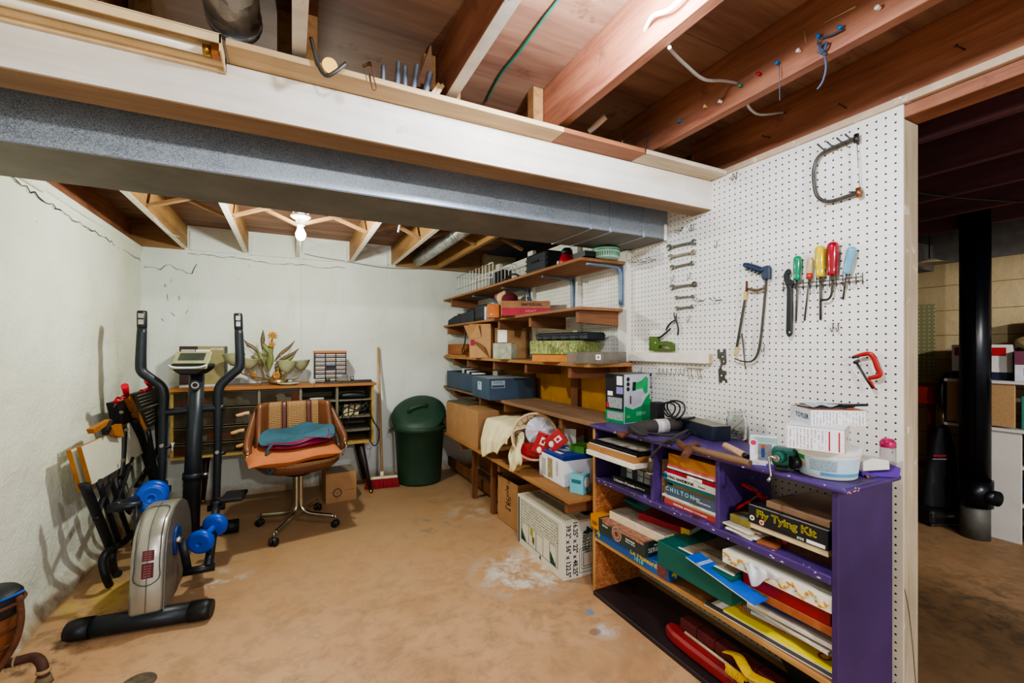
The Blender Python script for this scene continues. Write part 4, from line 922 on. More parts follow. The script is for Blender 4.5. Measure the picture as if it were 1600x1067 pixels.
carton('instrument_case', 'flat black case lying on top of the green marbled file box', 'case', (1.61, loc[1] + .02, Z3 + .131), (.42, .2, .052), R(-74), M('black moulded case', '#1c2026'), extra=cz, bev=.01)
loc, sz, rz = corners(Z3, (888, 567), (925, 568), .22, 547)
po = thing('parts_organiser', 'smoky clear parts case with a white label on the third shelf', 'case', (1.57, loc[1] - .04, Z3), R(-66))
t = MB(); CLR = M('smoky clear plastic', '#8d8578', .15, 0, .15, 12, alpha=.38)
t.box((-.115, -.14, 0), (.115, .14, .004), CLR); 
for a in (((-.115, -.14, 0), (.115, -.137, .062)), ((-.115, .137, 0), (.115, .14, .062)), ((-.115, -.14, 0), (-.112, .14, .062)), ((.112, -.14, 0), (.115, .14, .062)), ((-.116, -.141, .06), (.116, .141, .064)), ((.0, -.137, .004), (.002, .137, .06))): t.box(*a, CLR)
t.build('tray', po, local=True)
t = MB(); t.box((.07, -.1412, .022), (.1, -.1405, .05), WHITE); t.box((.078, -.1416, .03), (.092, -.1411, .042), M('grey print', '#6d6d6d')); t.build('label', po, local=True)
t = MB()
for k in range(26): t.cyl((random.uniform(.02, .1), random.uniform(-.12, .12), .008), (random.uniform(.02, .1), random.uniform(-.12, .12), .014), .004, BRASS if k % 3 else STEEL_DK, seg=8)
o = t.build('hardware', po, local=True); o['kind'] = 'stuff'

# ---------------------------------------------------------------- fourth shelf
NB = M('slate blue card', '#3a4d60', .6, 0, .15, 8); NBD = M('slate blue bin', '#2f4258', .5, 0, .15, 8)
loc, sz, rz = along(Z4, 1.44, 738, 697, 574, .3)
carton('storage_bin', 'open slate blue bin at the wall end of the dusty shelf', 'bin', loc, (min(sz[0], 1.0), .28, .165), rz, NBD, open_top=1)
for k, lab in enumerate(('white paper wad nearest the archive box in the slate blue bin', 'dark folder second in the slate blue bin', 'white paper wad in the middle of the slate blue bin', 'dark folder fourth in the slate blue bin', 'white paper wad at the wall end of the slate blue bin')):
    t = MB(); t.box((1.5 + .02 * k, loc[1] - .3 + .12 * k, Z4 + .0045), (1.6 + .02 * k, loc[1] - .2 + .12 * k, Z4 + .17 + .005 * k), M('dark odds', '#2b2a2c', .7) if k % 2 else PAPER, .003); tag(t.build('folder' if k % 2 else 'paper_wad'), lab, 'folder' if k % 2 else 'paper', 'papers and folders in the slate blue bin')
loc, sz, rz = corners(Z4, (735, 614), (762, 621.5), .36, 590)
# long carton overhanging the shelf front
A, B = onX(735, 612, 1.36), onX(762, 622, 1.36)
bx = (1.36 + .2, (A.y + B.y) / 2 - .02, Z4)
carton('archive_box', 'slate blue archive box with grey lid overhanging the dusty shelf', 'box', (bx[0], bx[1] - .02, Z4), (abs(A.y - B.y) + .02, .4, .165), R(-92), NB,
       [('f', .35, .4, .58, .8, M('pale blue print', '#9fb0bf', .6)), ('r', .05, .56, .33, .9, M('pale blue print', '#9fb0bf')), ('t', 0, 0, 1, 1, M('dusty grey lid', '#8b8f92', .8)), ('r', .06, .58, .32, .7, NB)],
       [('r', .19, .8, .03, 'PAPER', NB, 0, 1), ('f', .46, .68, .02, 'A4', NB)])
loc2 = onX(763, 580, 1.56); carton('small_grey_box', 'small grey box sitting behind the archive box lid', 'box', (1.60, bx[1] + .16, Z4 + .1652), (.06, .08, .04), R(-70), M('stone grey card', '#8d8876', .7))

# ---------------------------------------------------------------- lowest shelf
loc, sz, rz = corners(Z5, (690, 656), (747, 686), .40, 640)
A, B = onX(692, 662, 1.315), onX(748, 687, 1.315)
yb, ya = min(A.y, 4.0), B.y
carton('cardboard_box', 'large closed brown cardboard box at the wall end of the lowest shelf', 'box', (1.525, (ya + yb) / 2 + .05, Z5), (yb - ya, .40, .30), R(-90), CARD, [('t', .0, .47, 1, .53, TAPE), ('r', .45, .0, .55, 1, TAPE)], extra=lambda t, w, d, h: (t.box((-w / 2 + .02, -.15, h), (w / 2 - .4, .05, h + .012), M('olive folder', '#5c5640', .8), 0, TR((0, 0, 0), 0, 0, 8))))
# basket with cloth, packets
cx = Vector((1.50, 2.60, Z5))
RAF = M('pale rattan', '#d3b68f', .6, 0, .2, 60, .2)
axis = Vector((-.42, -.88, .22)).normalized()          # the basket lies on its side, mouth to the room
up0 = Vector((0, 0, 1)); sx = axis.cross(up0).normalized(); su = sx.cross(axis).normalized()
c0 = onX(836, 682, 1.43); RB = .15
bk = thing('wicker_basket', 'round rattan basket lying on its side on the lowest shelf', 'basket', (c0.x, c0.y, Z5))
def disc(a, r, k=0.0): return c0 - axis * k + (sx * math.cos(a) + su * math.sin(a)) * r
t = MB(); t.tube([disc(2 * PI * k / 24, RB) for k in range(24)], .008, RAF, 8, 2, close=True); t.build('rim', bk)
t = MB()
for k in range(20):
    a = 2 * PI * k / 20; t.tube([disc(a, RB), disc(a, RB * .96, .08), disc(a, RB * .8, .16)], .0035, RAF, 6, 2)
for r, k in ((.985, .03), (.96, .07), (.9, .115), (.81, .155)): t.tube([disc(2 * PI * q / 24, RB * r, k) for q in range(24)], .005, RAF, 6, 2, close=True)
t.lathe([(0, .165), (RB * .78, .16), (RB * .8, .15)], RAF, frame(c0, sx, su)); t.build('weave', bk)
CEL = M('clear cellophane', '#f1efee', .08, 0, .0, alpha=.35)
t = MB(); cc_ = disc(2.4, RB * .35, .05)
t.grid(lambda u, v: cc_ + (sx * math.cos(u * 2 * PI) + su * math.sin(u * 2 * PI)) * (.10 * v) + axis * (.03 * math.sin(7 * u * 2 * PI) * v * .3), 40, 5, M('white translucent plastic', '#dcd9e2', .3), closeu=True)
tag(t.build('plastic_wrap'), 'crumpled translucent plastic wrap inside the basket mouth', 'plastic wrap')
def packet(px, py, w, h, rot, m, lab, spot=True, dep=1.40, name='candle_packet'):
    P = onX(px, py, dep); n = Vector((-.55, -.8, .2)).normalized(); x = n.cross(Vector((0, 0, 1))).normalized() * -1
    mx = frame(P, x, Vector((0, 0, 1))) @ TR((0, 0, 0), 0, 0, rot); t = MB(); t.box((-w / 2, -h / 2, -.008), (w / 2, h / 2, .008), m, .005, mx, 2)
    if spot:
        t.box((-w * .16, -h * .05, .0082), (w * .16, h * .3, .0086), WHITE, 0, mx); t.box((-w * .09, .02 * h, .0087), (w * .09, h * .2, .0089), m, 0, mx)
        t.ball(mx @ Vector((0, -h * .3, .006)), .02, WHITE, (1, .5, 1))
    return tag(t.build(name), lab, 'packet', 'red packets in front of the basket')
RP = M('glossy red packet', '#b31f2c', .25, 0, .2, 30, coat=.5)
packet(828, 706, .115, .12, 8, RP, 'dark red packet leaning lowest in the basket mouth', False, 1.405)
packet(847, 693, .10, .14, -22, RP, 'red packet with white motif leaning in the middle of the basket', True, 1.43)
packet(869, 688, .10, .12, -50, RP, 'red packet tilted outwards toward the yellow book', True, 1.47)
# cloth draped over the basket side
CLOTH = M('cream towelling', '#e6d9ad', .9, 0, .1, 30, .4)
yA, yB_ = yat(764, 1.37), yat(812, 1.37)
def drape(u, v):
    y = yA + (yB_ - yA) * u; rip = .012 * math.sin(u * 15 + 1) + .006 * math.sin(u * 31)
    hem = onX(757 + 46 * u, 714 + 4 * math.sin(u * 9) if u < .72 else 714 - 16 * min(1, (u - .72) / .1), 1.29).z
    top = .765 + .012 * math.sin(u * PI) + rip * .2
    if v < .45: q = v / .45; return Vector((1.74 - .39 * q, y + .02 * math.sin(q * 3), top - .012 * q * q))
    q = (v - .45) / .55; X = 1.35 - .065 * min(1, q * 1.6) ** .7
    return Vector((X + rip * (.4 + q), y + .03 * q * (u - .5), top - .012 - (top - .012 - hem) * q))
t = MB(); t.grid(drape, 48, 34, CLOTH)
def drape2(u, v):
    return onX(800 + 17 * u - 5 * v + 2 * math.sin(v * 9), 684 + 52 * v - 8 * u + 3 * math.sin(u * 6), 1.37 - .09 * min(1, v * 1.5) + .012 * math.sin(u * 9))
t.grid(drape2, 14, 18, CLOTH)
cl = t.build('cream_towel'); so = cl.modifiers.new('thickness', 'SOLIDIFY'); so.thickness = .006
tag(cl, 'cream towel draped over the basket and hanging over the shelf edge', 'towel')
# white carton of blue things
loc, sz, rz = corners(Z5, (834, 743), (872, 765), .30, 724)
sz = (sz[0], .34, sz[2]); loc = (loc[0] + .07, loc[1] + .015, Z5)
wc = carton('white_carton', 'open white carton with a strip of pictures on the lowest shelf', 'box', loc, sz, rz, M('white card', '#e9e6ea', .6, 0, .05), 
    [('f', .1, .1, .28, .8, M('grey print lines', '#b9b6b2', .6)), ('f', .36, .1, .56, .9, M('sepia picture strip', '#a89c74', .6, 0, .5, 60)), ('f', .7, .3, .78, .9, M('grey print lines', '#b9b6b2'))], open_top=1)
BL = M('royal blue card', '#27408f', .5, 0, .2, 12)
carton('blue_packet', 'royal blue packet lying in the open white carton', 'packet', (loc[0] - .06, loc[1] + .02, Z5 + .006), (sz[0] * .85, .18, sz[2] + .012), rz, BL, [('t', .15, .1, .75, .25, WHITE), ('t', .3, .4, .6, .7, M('pale blue print', '#9fb0bf')), ('t', .2, .75, .8, .85, WHITE)])
q = onX(885, 700, 1.60)
carton('yellow_box', 'ochre yellow box with a torn lid behind the white carton', 'box', (1.68, loc[1] + .24, Z5), (.15, .14, .285), R(-62), M('ochre card', '#c9a04a', .65), [('t', .1, .1, .9, .9, M('faded photo print', '#9c8a5c', .7, 0, .5, 40))])
carton('orange_book', 'orange and white book standing beside the ochre box', 'book', (1.70, loc[1] + .17, Z5), (.09, .12, .275), R(-62), PAPER, [('t', 0, 0, 1, .8, M('orange print', '#cf7434', .6)), ('r', 0, .8, 1, 1, M('orange print', '#cf7434'))])
carton('green_box', 'green box between the white carton and purple bookcase', 'box', (1.63, loc[1] - .03, Z5 + .005), (.12, .13, .2), R(-75), M('grass green card', '#4d8a2e', .6), [])
loc, sz, rz = corners(Z5, (887, 763), (899, 772), .07, 738)
CY_ = M('sky blue card', '#6fb6c4', .55, 0, .06)
loc, sz = (loc[0], loc[1], Z5), (.072, .072, CAM_H - (738 - CY) * 2.27 / F - Z5)
pc = onZ(899, 772, Z5); loc = (pc.x + .045, pc.y + .02, Z5)
carton('bulb_box', 'small sky blue light bulb box at the shelf corner', 'box', loc, (.085, .085, .105), R(-64), CY_, [('f', .15, .55, .85, .75, M('dark teal print', '#2f6a78', .6)), ('t', .2, .5, .6, .8, M('orange print', '#cf7434'))],
       extra=lambda t, w, d, h: (t.cyl((w / 2, 0, h * .6), (w / 2 + .001, 0, h * .6), d * .33, WHITE, seg=24), t.cyl((w / 2, 0, h * .2), (w / 2 + .0012, 0, h * .2), d * .08, INK, seg=12)))
# ---------------------------------------------------------------- cartons on the floor below
loc, sz, rz = corners(0, (778, 808), (808, 833), .30, 768)
carton('cardboard_box', 'open brown carton on the floor behind the printed vanity carton', 'box', loc, (.31, .3, .33), R(-88), CARD, [], [('f', .5, .62, .07, 'l\'\u00e9cole', INK, 90), ('f', .62, .5, .05, '6 KG', INK, 90)], open_top=1)
loc, sz, rz = corners(0, (809, 846), (880, 909), .33, 818)
VAN = M('off white carton card', '#d9d4c2', .65, 0, .08, 6); VG = M('bottle green ink', '#163f3a', .6); VL = M('carton line ink', '#4f5a52', .6)
LINES = printed('rows of fine print', '#d2cfbb', '#3c4a44', 60, 'Z'); LINES_T = printed('rows of fine print on top', '#c9bfa6', '#3a3a38', 70, 'X')
def van(t, w, d, h):
    # drawn cabinet on the end face
    a, b, mx = FACES['r'](w, d, h)
    def rect(u0, v0, u1, v1, k=.003, z=.0008):
        for (p, q) in (((u0, v0), (u1, v0)), ((u1, v0), (u1, v1)), ((u1, v1), (u0, v1)), ((u0, v1), (u0, v0))):
            A, B = mx @ Vector(((p[0] - .5) * a, (p[1] - .5) * b, z)), mx @ Vector(((q[0] - .5) * a, (q[1] - .5) * b, z)); t.tube([A, B], k * .5, VL, 4)
    rect(.33, .08, .90, .5); rect(.37, .14, .87, .46); rect(.41, .18, .60, .42); rect(.64, .18, .83, .42)
    a, b, mx = FACES['f'](w, d, h)
    rect2 = lambda u0, v0, u1, v1: [t.tube([mx @ Vector(((p[0] - .5) * a, (p[1] - .5) * b, .0008)), mx @ Vector(((q[0] - .5) * a, (q[1] - .5) * b, .0008))], .0014, VL, 4) for p, q in (((u0, v0), (u1, v0)), ((u1, v0), (u1, v1)), ((u1, v1), (u0, v1)), ((u0, v1), (u0, v0)))]
    rect2(.09, .14, .9, .93); rect2(.45, .14, .6, .48); rect2(.74, .2, .87, .5); rect2(.12, .14, .28, .5); rect2(.28, .14, .45, .5)
    for u in (.1, .75): t.ngon([mx @ Vector(((p[0] - .5) * a, (p[1] - .5) * b, .001)) for p in ((u, .14), (u + .13, .14), (u, .36))], VG)
    t.ngon([mx @ Vector(((p[0] - .5) * a, (p[1] - .5) * b, .001)) for p in ((.36, .24), (.41, .2), (.41, .34), (.36, .36))], M('olive picture', '#6a6238'))
    t.ngon([mx @ Vector(((p[0] - .5) * a, (p[1] - .5) * b, .001)) for p in ((.31, .36), (.37, .34), (.38, .48), (.32, .5))], M('lime picture', '#a3a23c'))
carton('vanity_carton', 'large off white carton printed in dark green, on the floor beside the purple bookcase', 'box', loc, sz, rz, VAN,
       [('f', .1, .52, .9, .92, LINES), ('f', .015, .02, .05, .95, VG), ('t', .05, .1, .95, .45, LINES_T), ('t', .1, .52, .3, .9, LINES_T), ('t', .3, .55, .6, .78, VG), ('t', .62, .55, .92, .78, M('green black ink', '#24302c', .6)), ('t', .3, .82, .9, .95, LINES_T)],
       [('r', .50, .80, .08, '4', VG, -90, 1, .003), ('r', .55, .62, .026, 'SINGLE', VG, -90), ('r', .485, .62, .032, 'TOILETTES', VG, -90, .9, .0006), ('r', .42, .62, .032, 'VANITES', VG, -90, .9, .0006),
        ('r', .24, .52, .042, '16.25" x 22" x 48.25"', INK, -90, .86, .0008), ('r', .10, .50, .042, '39.2" x 56" x 122.5"', INK, -90, .86, .0008), ('f', .54, .07, .035, '4', VG, 0, 1, .002)], extra=van)
# ================================================================== purple bookcase
PUR = M('purple paint', '#4c3670', .42, 0, .3, 6, .08, wear=('#85779a', 9, .66))
PUR_D = M('purple paint on side', '#442f60', .42, 0, .25, 4, .1, wear=('#8f86b5', 30, .72))
def osb(name):
    m, nt, b = _nt(name); v = coords(nt, (30, 30, 30)); vo = node(nt, 'ShaderNodeTexVoronoi', Scale=1.6, Randomness=1.0); nt.links.new(coords(nt, (45, 110, 70)), vo.inputs['Vector'])
    s = nt.nodes.new('ShaderNodeSeparateColor'); nt.links.new(vo.outputs['Color'], s.inputs[0]); n = noise(nt, v, 2, 5, .7)
    f = math_(nt, 'ADD', math_(nt, 'MULTIPLY', s.outputs[0], .5), math_(nt, 'MULTIPLY', n, .5))
    nt.links.new(ramp(nt, f, [(.25, hexc('#8f5530')), (.5, hexc('#a9683c')), (.75, hexc('#bd8150'))]), b.inputs['Base Color']); b.inputs['Roughness'].default_value = .6; return m
OSB = osb('chip board'); EDGE = wood('raw board edge', '#d2a56c', '#b07f45', 'Y', 1.0, .7); EDGEZ = wood('raw board edge upright', '#d2a56c', '#b07f45', 'Z', 1.0, .7)
DARKB = M('dark stained board', '#2e2124', .5, 0, .35, 6, .1)
BX0, BX1, BY0, BY1, BH, ZM, ZW = 1.434, 1.745, .729, 1.908, .895, .618, .305
bc = thing('bookcase', 'paint flecked purple bookcase stuffed with books and boxes in front of the pegboard', 'bookcase', (1.59, 1.32, 0))
def part(name, *boxes, bev=.002):
    t = MB()
    for lo, hi, m in boxes: t.box(lo, hi, m, bev)
    return t.build(name, bc)
t = MB(); t.box((BX0 - .014, .703, BH - .02), (BX1, BY1 + .012, BH), PUR, .009, None, 3)
for k in range(16):
    y = random.uniform(.71, BY1); t.ball((BX0 - .0135, y, BH - random.uniform(.004, .016)), .003, M('paint fleck', '#cfc6dc', .6), (.25, random.uniform(.5, 2), .7), 8)
for k in range(9): t.ball((random.uniform(1.42, 1.5), .7035, BH - random.uniform(.004, .016)), .004, M('bare chip', '#c79a7d', .7), (1.2, .25, .6), 8)
t.build('top_board', bc)
part('side_panel', ((BX0, BY0, 0), (BX1, BY0 + .019, BH - .02), PUR_D))
for z in (.30, .455, .60): pass
part('side_panel', ((BX0 + .004, BY1 - .019, 0), (BX1, BY1, ZM - .028), OSB), ((BX0 + .004, BY1 - .019, ZM - .028), (BX1, BY1, BH - .02), PUR), ((BX0, BY1 - .019, 0), (BX0 + .0045, BY1, BH - .02), EDGEZ))
t = MB(); t.box((BX0, BY0 + .019, ZM - .026), (BX1, BY1 - .019, ZM), PUR, .003)
for k in range(34): t.ball((BX0 + random.uniform(-.0004, .03) * (k % 2), random.uniform(.78, 1.88), ZM if k % 2 else ZM - random.uniform(.005, .02)), .004, M('paint fleck', '#cfc6dc'), (.5, random.uniform(.5, 2), .12) if k % 2 else (.15, random.uniform(.5, 2), .6), 8)
t.build('shelf_board', bc)
part('shelf_board', ((BX0 + .004, BY0 + .019, ZW - .022), (BX1, BY1 - .019, ZW), wood('worn brown shelf', '#a9794e', '#84583a', 'Y', .9, .75, dirt=('#c9a27a', 12, .6))), ((BX0, BY0 + .019, ZW - .022), (BX0 + .0045, BY1 - .019, ZW - .0005), EDGE))
for y in (1.48, 1.143): part('divider', ((BX0 + .002, y - .009, ZM), (BX1, y + .009, BH - .02), PUR))
part('bottom_board', ((BX0 - .012, BY0 + .019, 0), (BX1, BY1 - .019, .022), DARKB))
def slab(name, lab, cat, x0, x1, y0, y1, z0, z1, m, rz=0, group=None, decals=(), texts=(), pages=False, extra=None, tilt=(0, 0)):
    """a flat thing lying with its spine to the room: x0 front, y0 near end"""
    w, d, h = y1 - y0, x1 - x0, z1 - z0
    def ex(t, w_, d_, h_):
        if pages: 
            t.box((-w_ / 2 + .001, -d_ / 2 + .004, h_ * .12), (w_ / 2 + .0006, d_ / 2 + .0004, h_ * .88), PAPER)
        if extra: extra(t, w_, d_, h_)
    return carton(name, lab, cat, ((x0 + x1) / 2, (y0 + y1) / 2, z0), (w, d, h), R(-90 + rz), m, decals, texts, .0012, group, extra=ex, tilt=tilt)
GB = 'books stacked in the purple bookcase'
# -- compartment beside the far end: picture frames on books
slab('book', 'thick black book with white title lying flat in the far compartment', 'book', 1.47, 1.68, 1.50, 1.79, ZM, ZM + .032, M('black cloth cover', '#15161a', .5), 4, GB, [], [('f', .3, .5, .018, "L'Histoire d'Yamaska", WHITE, 0, .95), ('f', .66, .5, .010, 'NOUVELLES', WHITE), ('f', .95, .5, .012, 'vlb', WHITE)], True)
def pics(t, w, d, h):
    for k, u in enumerate((-.32, -.02, .16, .36)):
        for v in (.12, .5): t.box((w * u, -d / 2 - .0008, h * v), (w * u + w * .15, -d / 2, h * (v + .32)), M('grey photo print', '#8c98a0', .5, 0, .5, 50))
slab('photo_box', 'dark box printed with rows of grey photos on the black book', 'box', 1.49, 1.70, 1.506, 1.75, ZM + .033, ZM + .108, M('dark teal card', '#232e38', .5), 2, None, [('f', 0, .9, 1, 1, M('teal print', '#2a7380', .5))], [], False, pics)
slab('book', 'tan covered book under the white canvas board', 'book', 1.48, 1.70, 1.495, 1.70, ZM + .109, ZM + .146, M('tan cover', '#b3713c', .6), 1, GB, [], [], True)
slab('canvas_board', 'white edged canvas board jutting out of the far compartment, lowest of the frames', 'canvas', 1.335, 1.70, 1.492, 1.83, ZM + .147, ZM + .170, M('white canvas edge', '#e6dfcf', .7), 1, 'frames jutting out of the far compartment')
slab('canvas_board', 'bare wood panel lying on the white canvas board', 'canvas', 1.345, 1.70, 1.495, 1.84, ZM + .171, ZM + .196, wood('bare panel wood', '#b98550', '#9a6a3a', 'X', .9), 0, 'frames jutting out of the far compartment', extra=lambda t, w, d, h: t.tube([(-.07, -d / 2 - .002, -.024), (-.069, -d / 2 - .002, .0), (-.066, -d / 2 - .001, .025), (-.06, -d / 2 + .03, .026)], .0012, M('rubber band', '#d9a24a', .6), 6))
slab('picture_frame', 'black picture frame with grey print on top of the canvas boards', 'picture frame', 1.36, 1.70, 1.50, 1.84, ZM + .197, ZM + .214, M('black frame wood', '#17171a', .4), 1, 'frames jutting out of the far compartment', [('f', 0, 0, 1, .28, PAPER), ('t', .03, .12, .95, .98, M('grey beige print', '#a59c8a', .8, 0, .35, 14, wear=('#5c5850', 9, .62)))])
# -- middle compartment: the stack of books
SX = 1.468
def bk_(z0, z1, col, lab, x0=SX, y1=1.42, m=None, texts=(), decals=(), pages=True, rz=0, y0=1.158):
    slab('book', lab, 'book', x0, 1.69, y0, y1, ZM + z0 + .0004, ZM + z1, m or M('cover ' + col, col, .45), rz, GB, decals, texts, pages)
bk_(0, .022, '#c2453e', 'red spined book at the very bottom of the stack', texts=[('f', .5, .5, .010, 'MONTREAL  BONHEUR  D\'OCCASION', WHITE, 0, 1)], y1=1.44)
bk_(.022, .032, '#d9b98f', 'thin cream booklet second from the bottom of the stack', y1=1.435)
bk_(.032, .041, '#ded9cd', 'thin white magazine under the grey repair manual', y1=1.445, x0=1.46)
bk_(.041, .084, '#4f5f70', 'thick grey repair manual with pale blue letters', texts=[('f', .27, .62, .024, 'C H I L T O N', M('pale blue print ink', '#8fe0e6', .5), 0, 1.05, .0005), ('f', .6, .62, .012, 'FORD', WHITE), ('f', .73, .4, .009, 'REPAIR MANUAL', WHITE)], y1=1.425)
bk_(.084, .096, '#6d5a3c', 'brown booklet lying on the grey repair manual', y1=1.39)
bk_(.096, .109, '#1f7f86', 'teal spined book below the white handbook', y1=1.42)
bk_(.109, .138, '#e3e2dc', 'white spined handbook with a blue end', texts=[('f', .28, .5, .016, 'BOATING HANDBOOK', INK, 0, 1, .0004), ('f', .72, .5, .009, 'Chapman', INK)], decals=[('f', 0, 0, .07, 1, M('bright blue print', '#2a86b4', .5)), ('f', .0, .0, 1, .12, M('teal print', '#2a7380'))], y1=1.435, x0=1.462)
bk_(.138, .153, '#b01e34', 'red book with a white label band above the handbook', decals=[('f', .42, .1, .7, .9, PAPER)], y1=1.425)
bk_(.153, .159, '#1c1c1c', 'thin black book above the red banded one', y1=1.42)
bk_(.159, .178, '#d86a6a', 'pink book with white lower pages near the top of the stack', decals=[('f', 0, 0, .9, .45, PAPER)], y1=1.42)
bk_(.178, .225, '#c98a48', 'thick orange tan binder on top of the stack', m=wood('orange tan binder', '#c98a48', '#b06f35', 'X', .5, .6), y1=1.415, pages=False)
t = MB(); mx = TR((1.50, 1.459, ZM + .001 - .05), 1, 0, 0); t.box((-.02, -.006, .05), (.16, .006, .235), M('worn tan spine', '#b59a78', .7, 0, .3, 20), .001, mx); t.box((-.0215, -.0065, .05), (-.0195, .0065, .235), M('worn brown spine', '#8c6a50', .8, 0, .5, 50), 0, mx); tag(t.build('book'), 'worn tan book standing aslant against the left of the stack', 'book', GB)
# -- near compartment: fly tying kit
KIT = M('black box card', '#1d1e20', .5, 0, .2, 20)
YEL = M('yellow ink', '#d8c92c', .55, var=.05)
slab('wooden_block', 'curved dark brown box under the cream slab', 'box', 1.50, 1.72, .77, .96, ZM + .0004, ZM + .046, wood('dark walnut', '#5d3a24', '#3a2416', 'Y', .9), 0)
slab('cream_slab', 'flat cream coloured box under the black kit box', 'box', 1.452, 1.70, .766, 1.02, ZM + .047, ZM + .066, M('cream card', '#d6c29a', .65), 0)
def kit(t, w, d, h):
    for u, c in ((.035, '#e9e4da'), (.17, '#e6b7a2')):
        q = Vector((-w / 2 + w * u + .006, -d / 2 - .0004, h * (.3 if u < .1 else .22))); t.cyl(q, q + Vector((0, -.0006, 0)), .009, M('badge ' + c, c, .5), seg=20); t.cyl(q, q + Vector((0, -.0009, 0)), .004, RED if u > .1 else INK, seg=14)
    t.cyl((w / 2 + .0004, -d * .33, h * .5), (w / 2 + .001, -d * .33, h * .5), .016, WHITE, seg=20)
    # outlined letters: yellow letters with black hearts
    a, b, mx = FACES['f'](w, d, h)
    t.text('Fly Tying Kit', mx @ TR((-.002, .008, .0006), 0, 0, 0), .034, YEL, .0002, sx=1.14, bold=.0009)
    t.text('Fly Tying Kit', mx @ TR((-.002, .008, .0012), 0, 0, 0), .034, KIT, .0002, sx=1.14, bold=-.0004)
slab('fly_tying_kit', 'black kit box with yellow outlined letters in the near compartment', 'box', 1.447, 1.70, .764, 1.024, ZM + .067, ZM + .128, KIT, 0, None,
     [('f', .76, .06, .97, .24, PAPER), ('t', 0, 0, 1, .04, M('worn card edge', '#8d8877', .7))], [('f', .69, .14, .010, 'SIZE', WHITE, 0, 1.2)], False, kit)
slab('box_lid', 'brown card box lid lying askew on the black kit box', 'lid', 1.475, 1.72, .768, .975, ZM + .1285, ZM + .150, M('kraft lid', '#8f6f53', .75, 0, .15, 9), -2)
for k, (x0, y0, y1, z0, z1, c, lab) in enumerate(((1.455, 1.0, 1.128, .0004, .006, '#d9d2c2', 'white papers at the bottom of the envelope pile'), (1.45, 1.005, 1.122, .0064, .014, '#e6e0d2', 'white booklet second in the envelope pile'), (1.46, .99, 1.13, .0144, .019, '#b9a68c', 'manila envelope in the middle of the pile'),
                                             (1.448, 1.01, 1.125, .0194, .026, '#ddd3bd', 'cream envelope in the upper part of the pile'), (1.46, 1.0, 1.128, .0264, .032, '#a49a8a', 'faded printed leaflet on top of the envelope pile'))):
    slab('envelope', lab, 'envelope', x0, 1.66, y0, y1, ZM + z0, ZM + z1, M('paper ' + c, c, .75, 0, .15, 20), (-8, 3, -12, -5, 6)[k], 'papers piled beside the kit box')
slab('package', 'olive packet with a dark label squeezed beside the kit box', 'packet', 1.47, 1.56, 1.03, 1.115, ZM + .033, ZM + .06, M('olive wrap', '#8d8040', .5, 0, .3, 30), 0, None, [('t', .3, .1, .9, .6, M('grey photo print', '#8c98a0'))])
RG = M('red tool grip', '#b3141c', .35)
pl = thing('cable_pliers', 'red handled pliers lying in the corner of the near compartment', 'pliers', (1.55, 1.07, ZM + .062))
for k, (a, b, c) in enumerate((((1152, 795), (1162, 788), (1172, 783)), ((1160, 755), (1172, 762), (1184, 768)))):
    t = MB(); t.tube([onX(*a, 1.52), onX(*b, 1.53), onX(*c, 1.55)], [.009, .01, .007], RG, 8, 4, flat=(1.4, .7)); t.build('handle', pl)
t = MB(); t.tube([onX(1172, 783, 1.55), onX(1182, 776, 1.56), onX(1195, 772, 1.57)], [.008, .01, .006], STEEL_DK, 8, 3); t.tube([onX(1184, 768, 1.55), onX(1190, 776, 1.56), onX(1200, 780, 1.57)], [.008, .01, .006], RG, 8, 3); t.build('jaws', pl)
slab('wooden_tile', 'small square wooden tile on the purple shelf in front of the envelopes', 'tile', 1.452, 1.52, .935, 1.0, ZM + .0004, ZM + .010, wood('tile wood', '#a8683c', '#854d2a', 'Y', 1.2), 10)
p = onX(1227, 851, 1.50); t = MB(); t.ball((p.x, p.y, ZM + .0235), .013, M('dark red bead', '#7a1f24', .3)); t.cyl((p.x, p.y, ZM + .0105), (p.x, p.y, ZM + .02), .009, BRASS); tag(t.build('knob'), 'dark red bead knob sitting on the wooden tile', 'knob')

# -- lower row: puzzles, green box, magazines
BLUE = M('puzzle blue', '#1c5aa0', .4, 0, .08, 8)
A, B = onX(928, 831, 1.437), onX(1052, 916, 1.425)
slab('puzzle_box', 'long blue puzzle box with yellow title lying on the worn wooden shelf', 'puzzle box', 1.428, 1.70, 1.375, 1.875, ZW + .0004, ZW + .058, BLUE, 0, None,
     [('f', .87, .08, .985, .9, M('puzzle picture', '#7c4a4a', .5, 0, .5, 70)), ('r', .05, .5, .3, 1, BLUE), ('t', .3, .2, .95, .95, M('puzzle picture top', '#7e7a3c', .5, 0, .6, 30))],
     [('f', .05, .52, .05, '4', YEL, 0, 1, .002), ('f', .7, .66, .03, 'Le Hussard', M('gold ink', '#e2c85a', .5), 0, 1.25, .0008), ('f', .64, .28, .026, '1818', M('pale green ink', '#86d0b0', .5), 0, 1.2, .0006), ('r', .13, .5, .06, '4', YEL, 0, 1, .003), ('r', .44, .7, .026, 'Le Hus', M('gold ink', '#e2c85a')), ('r', .44, .3, .026, '1818', M('pale green ink', '#86d0b0'), 0, 1.2)])
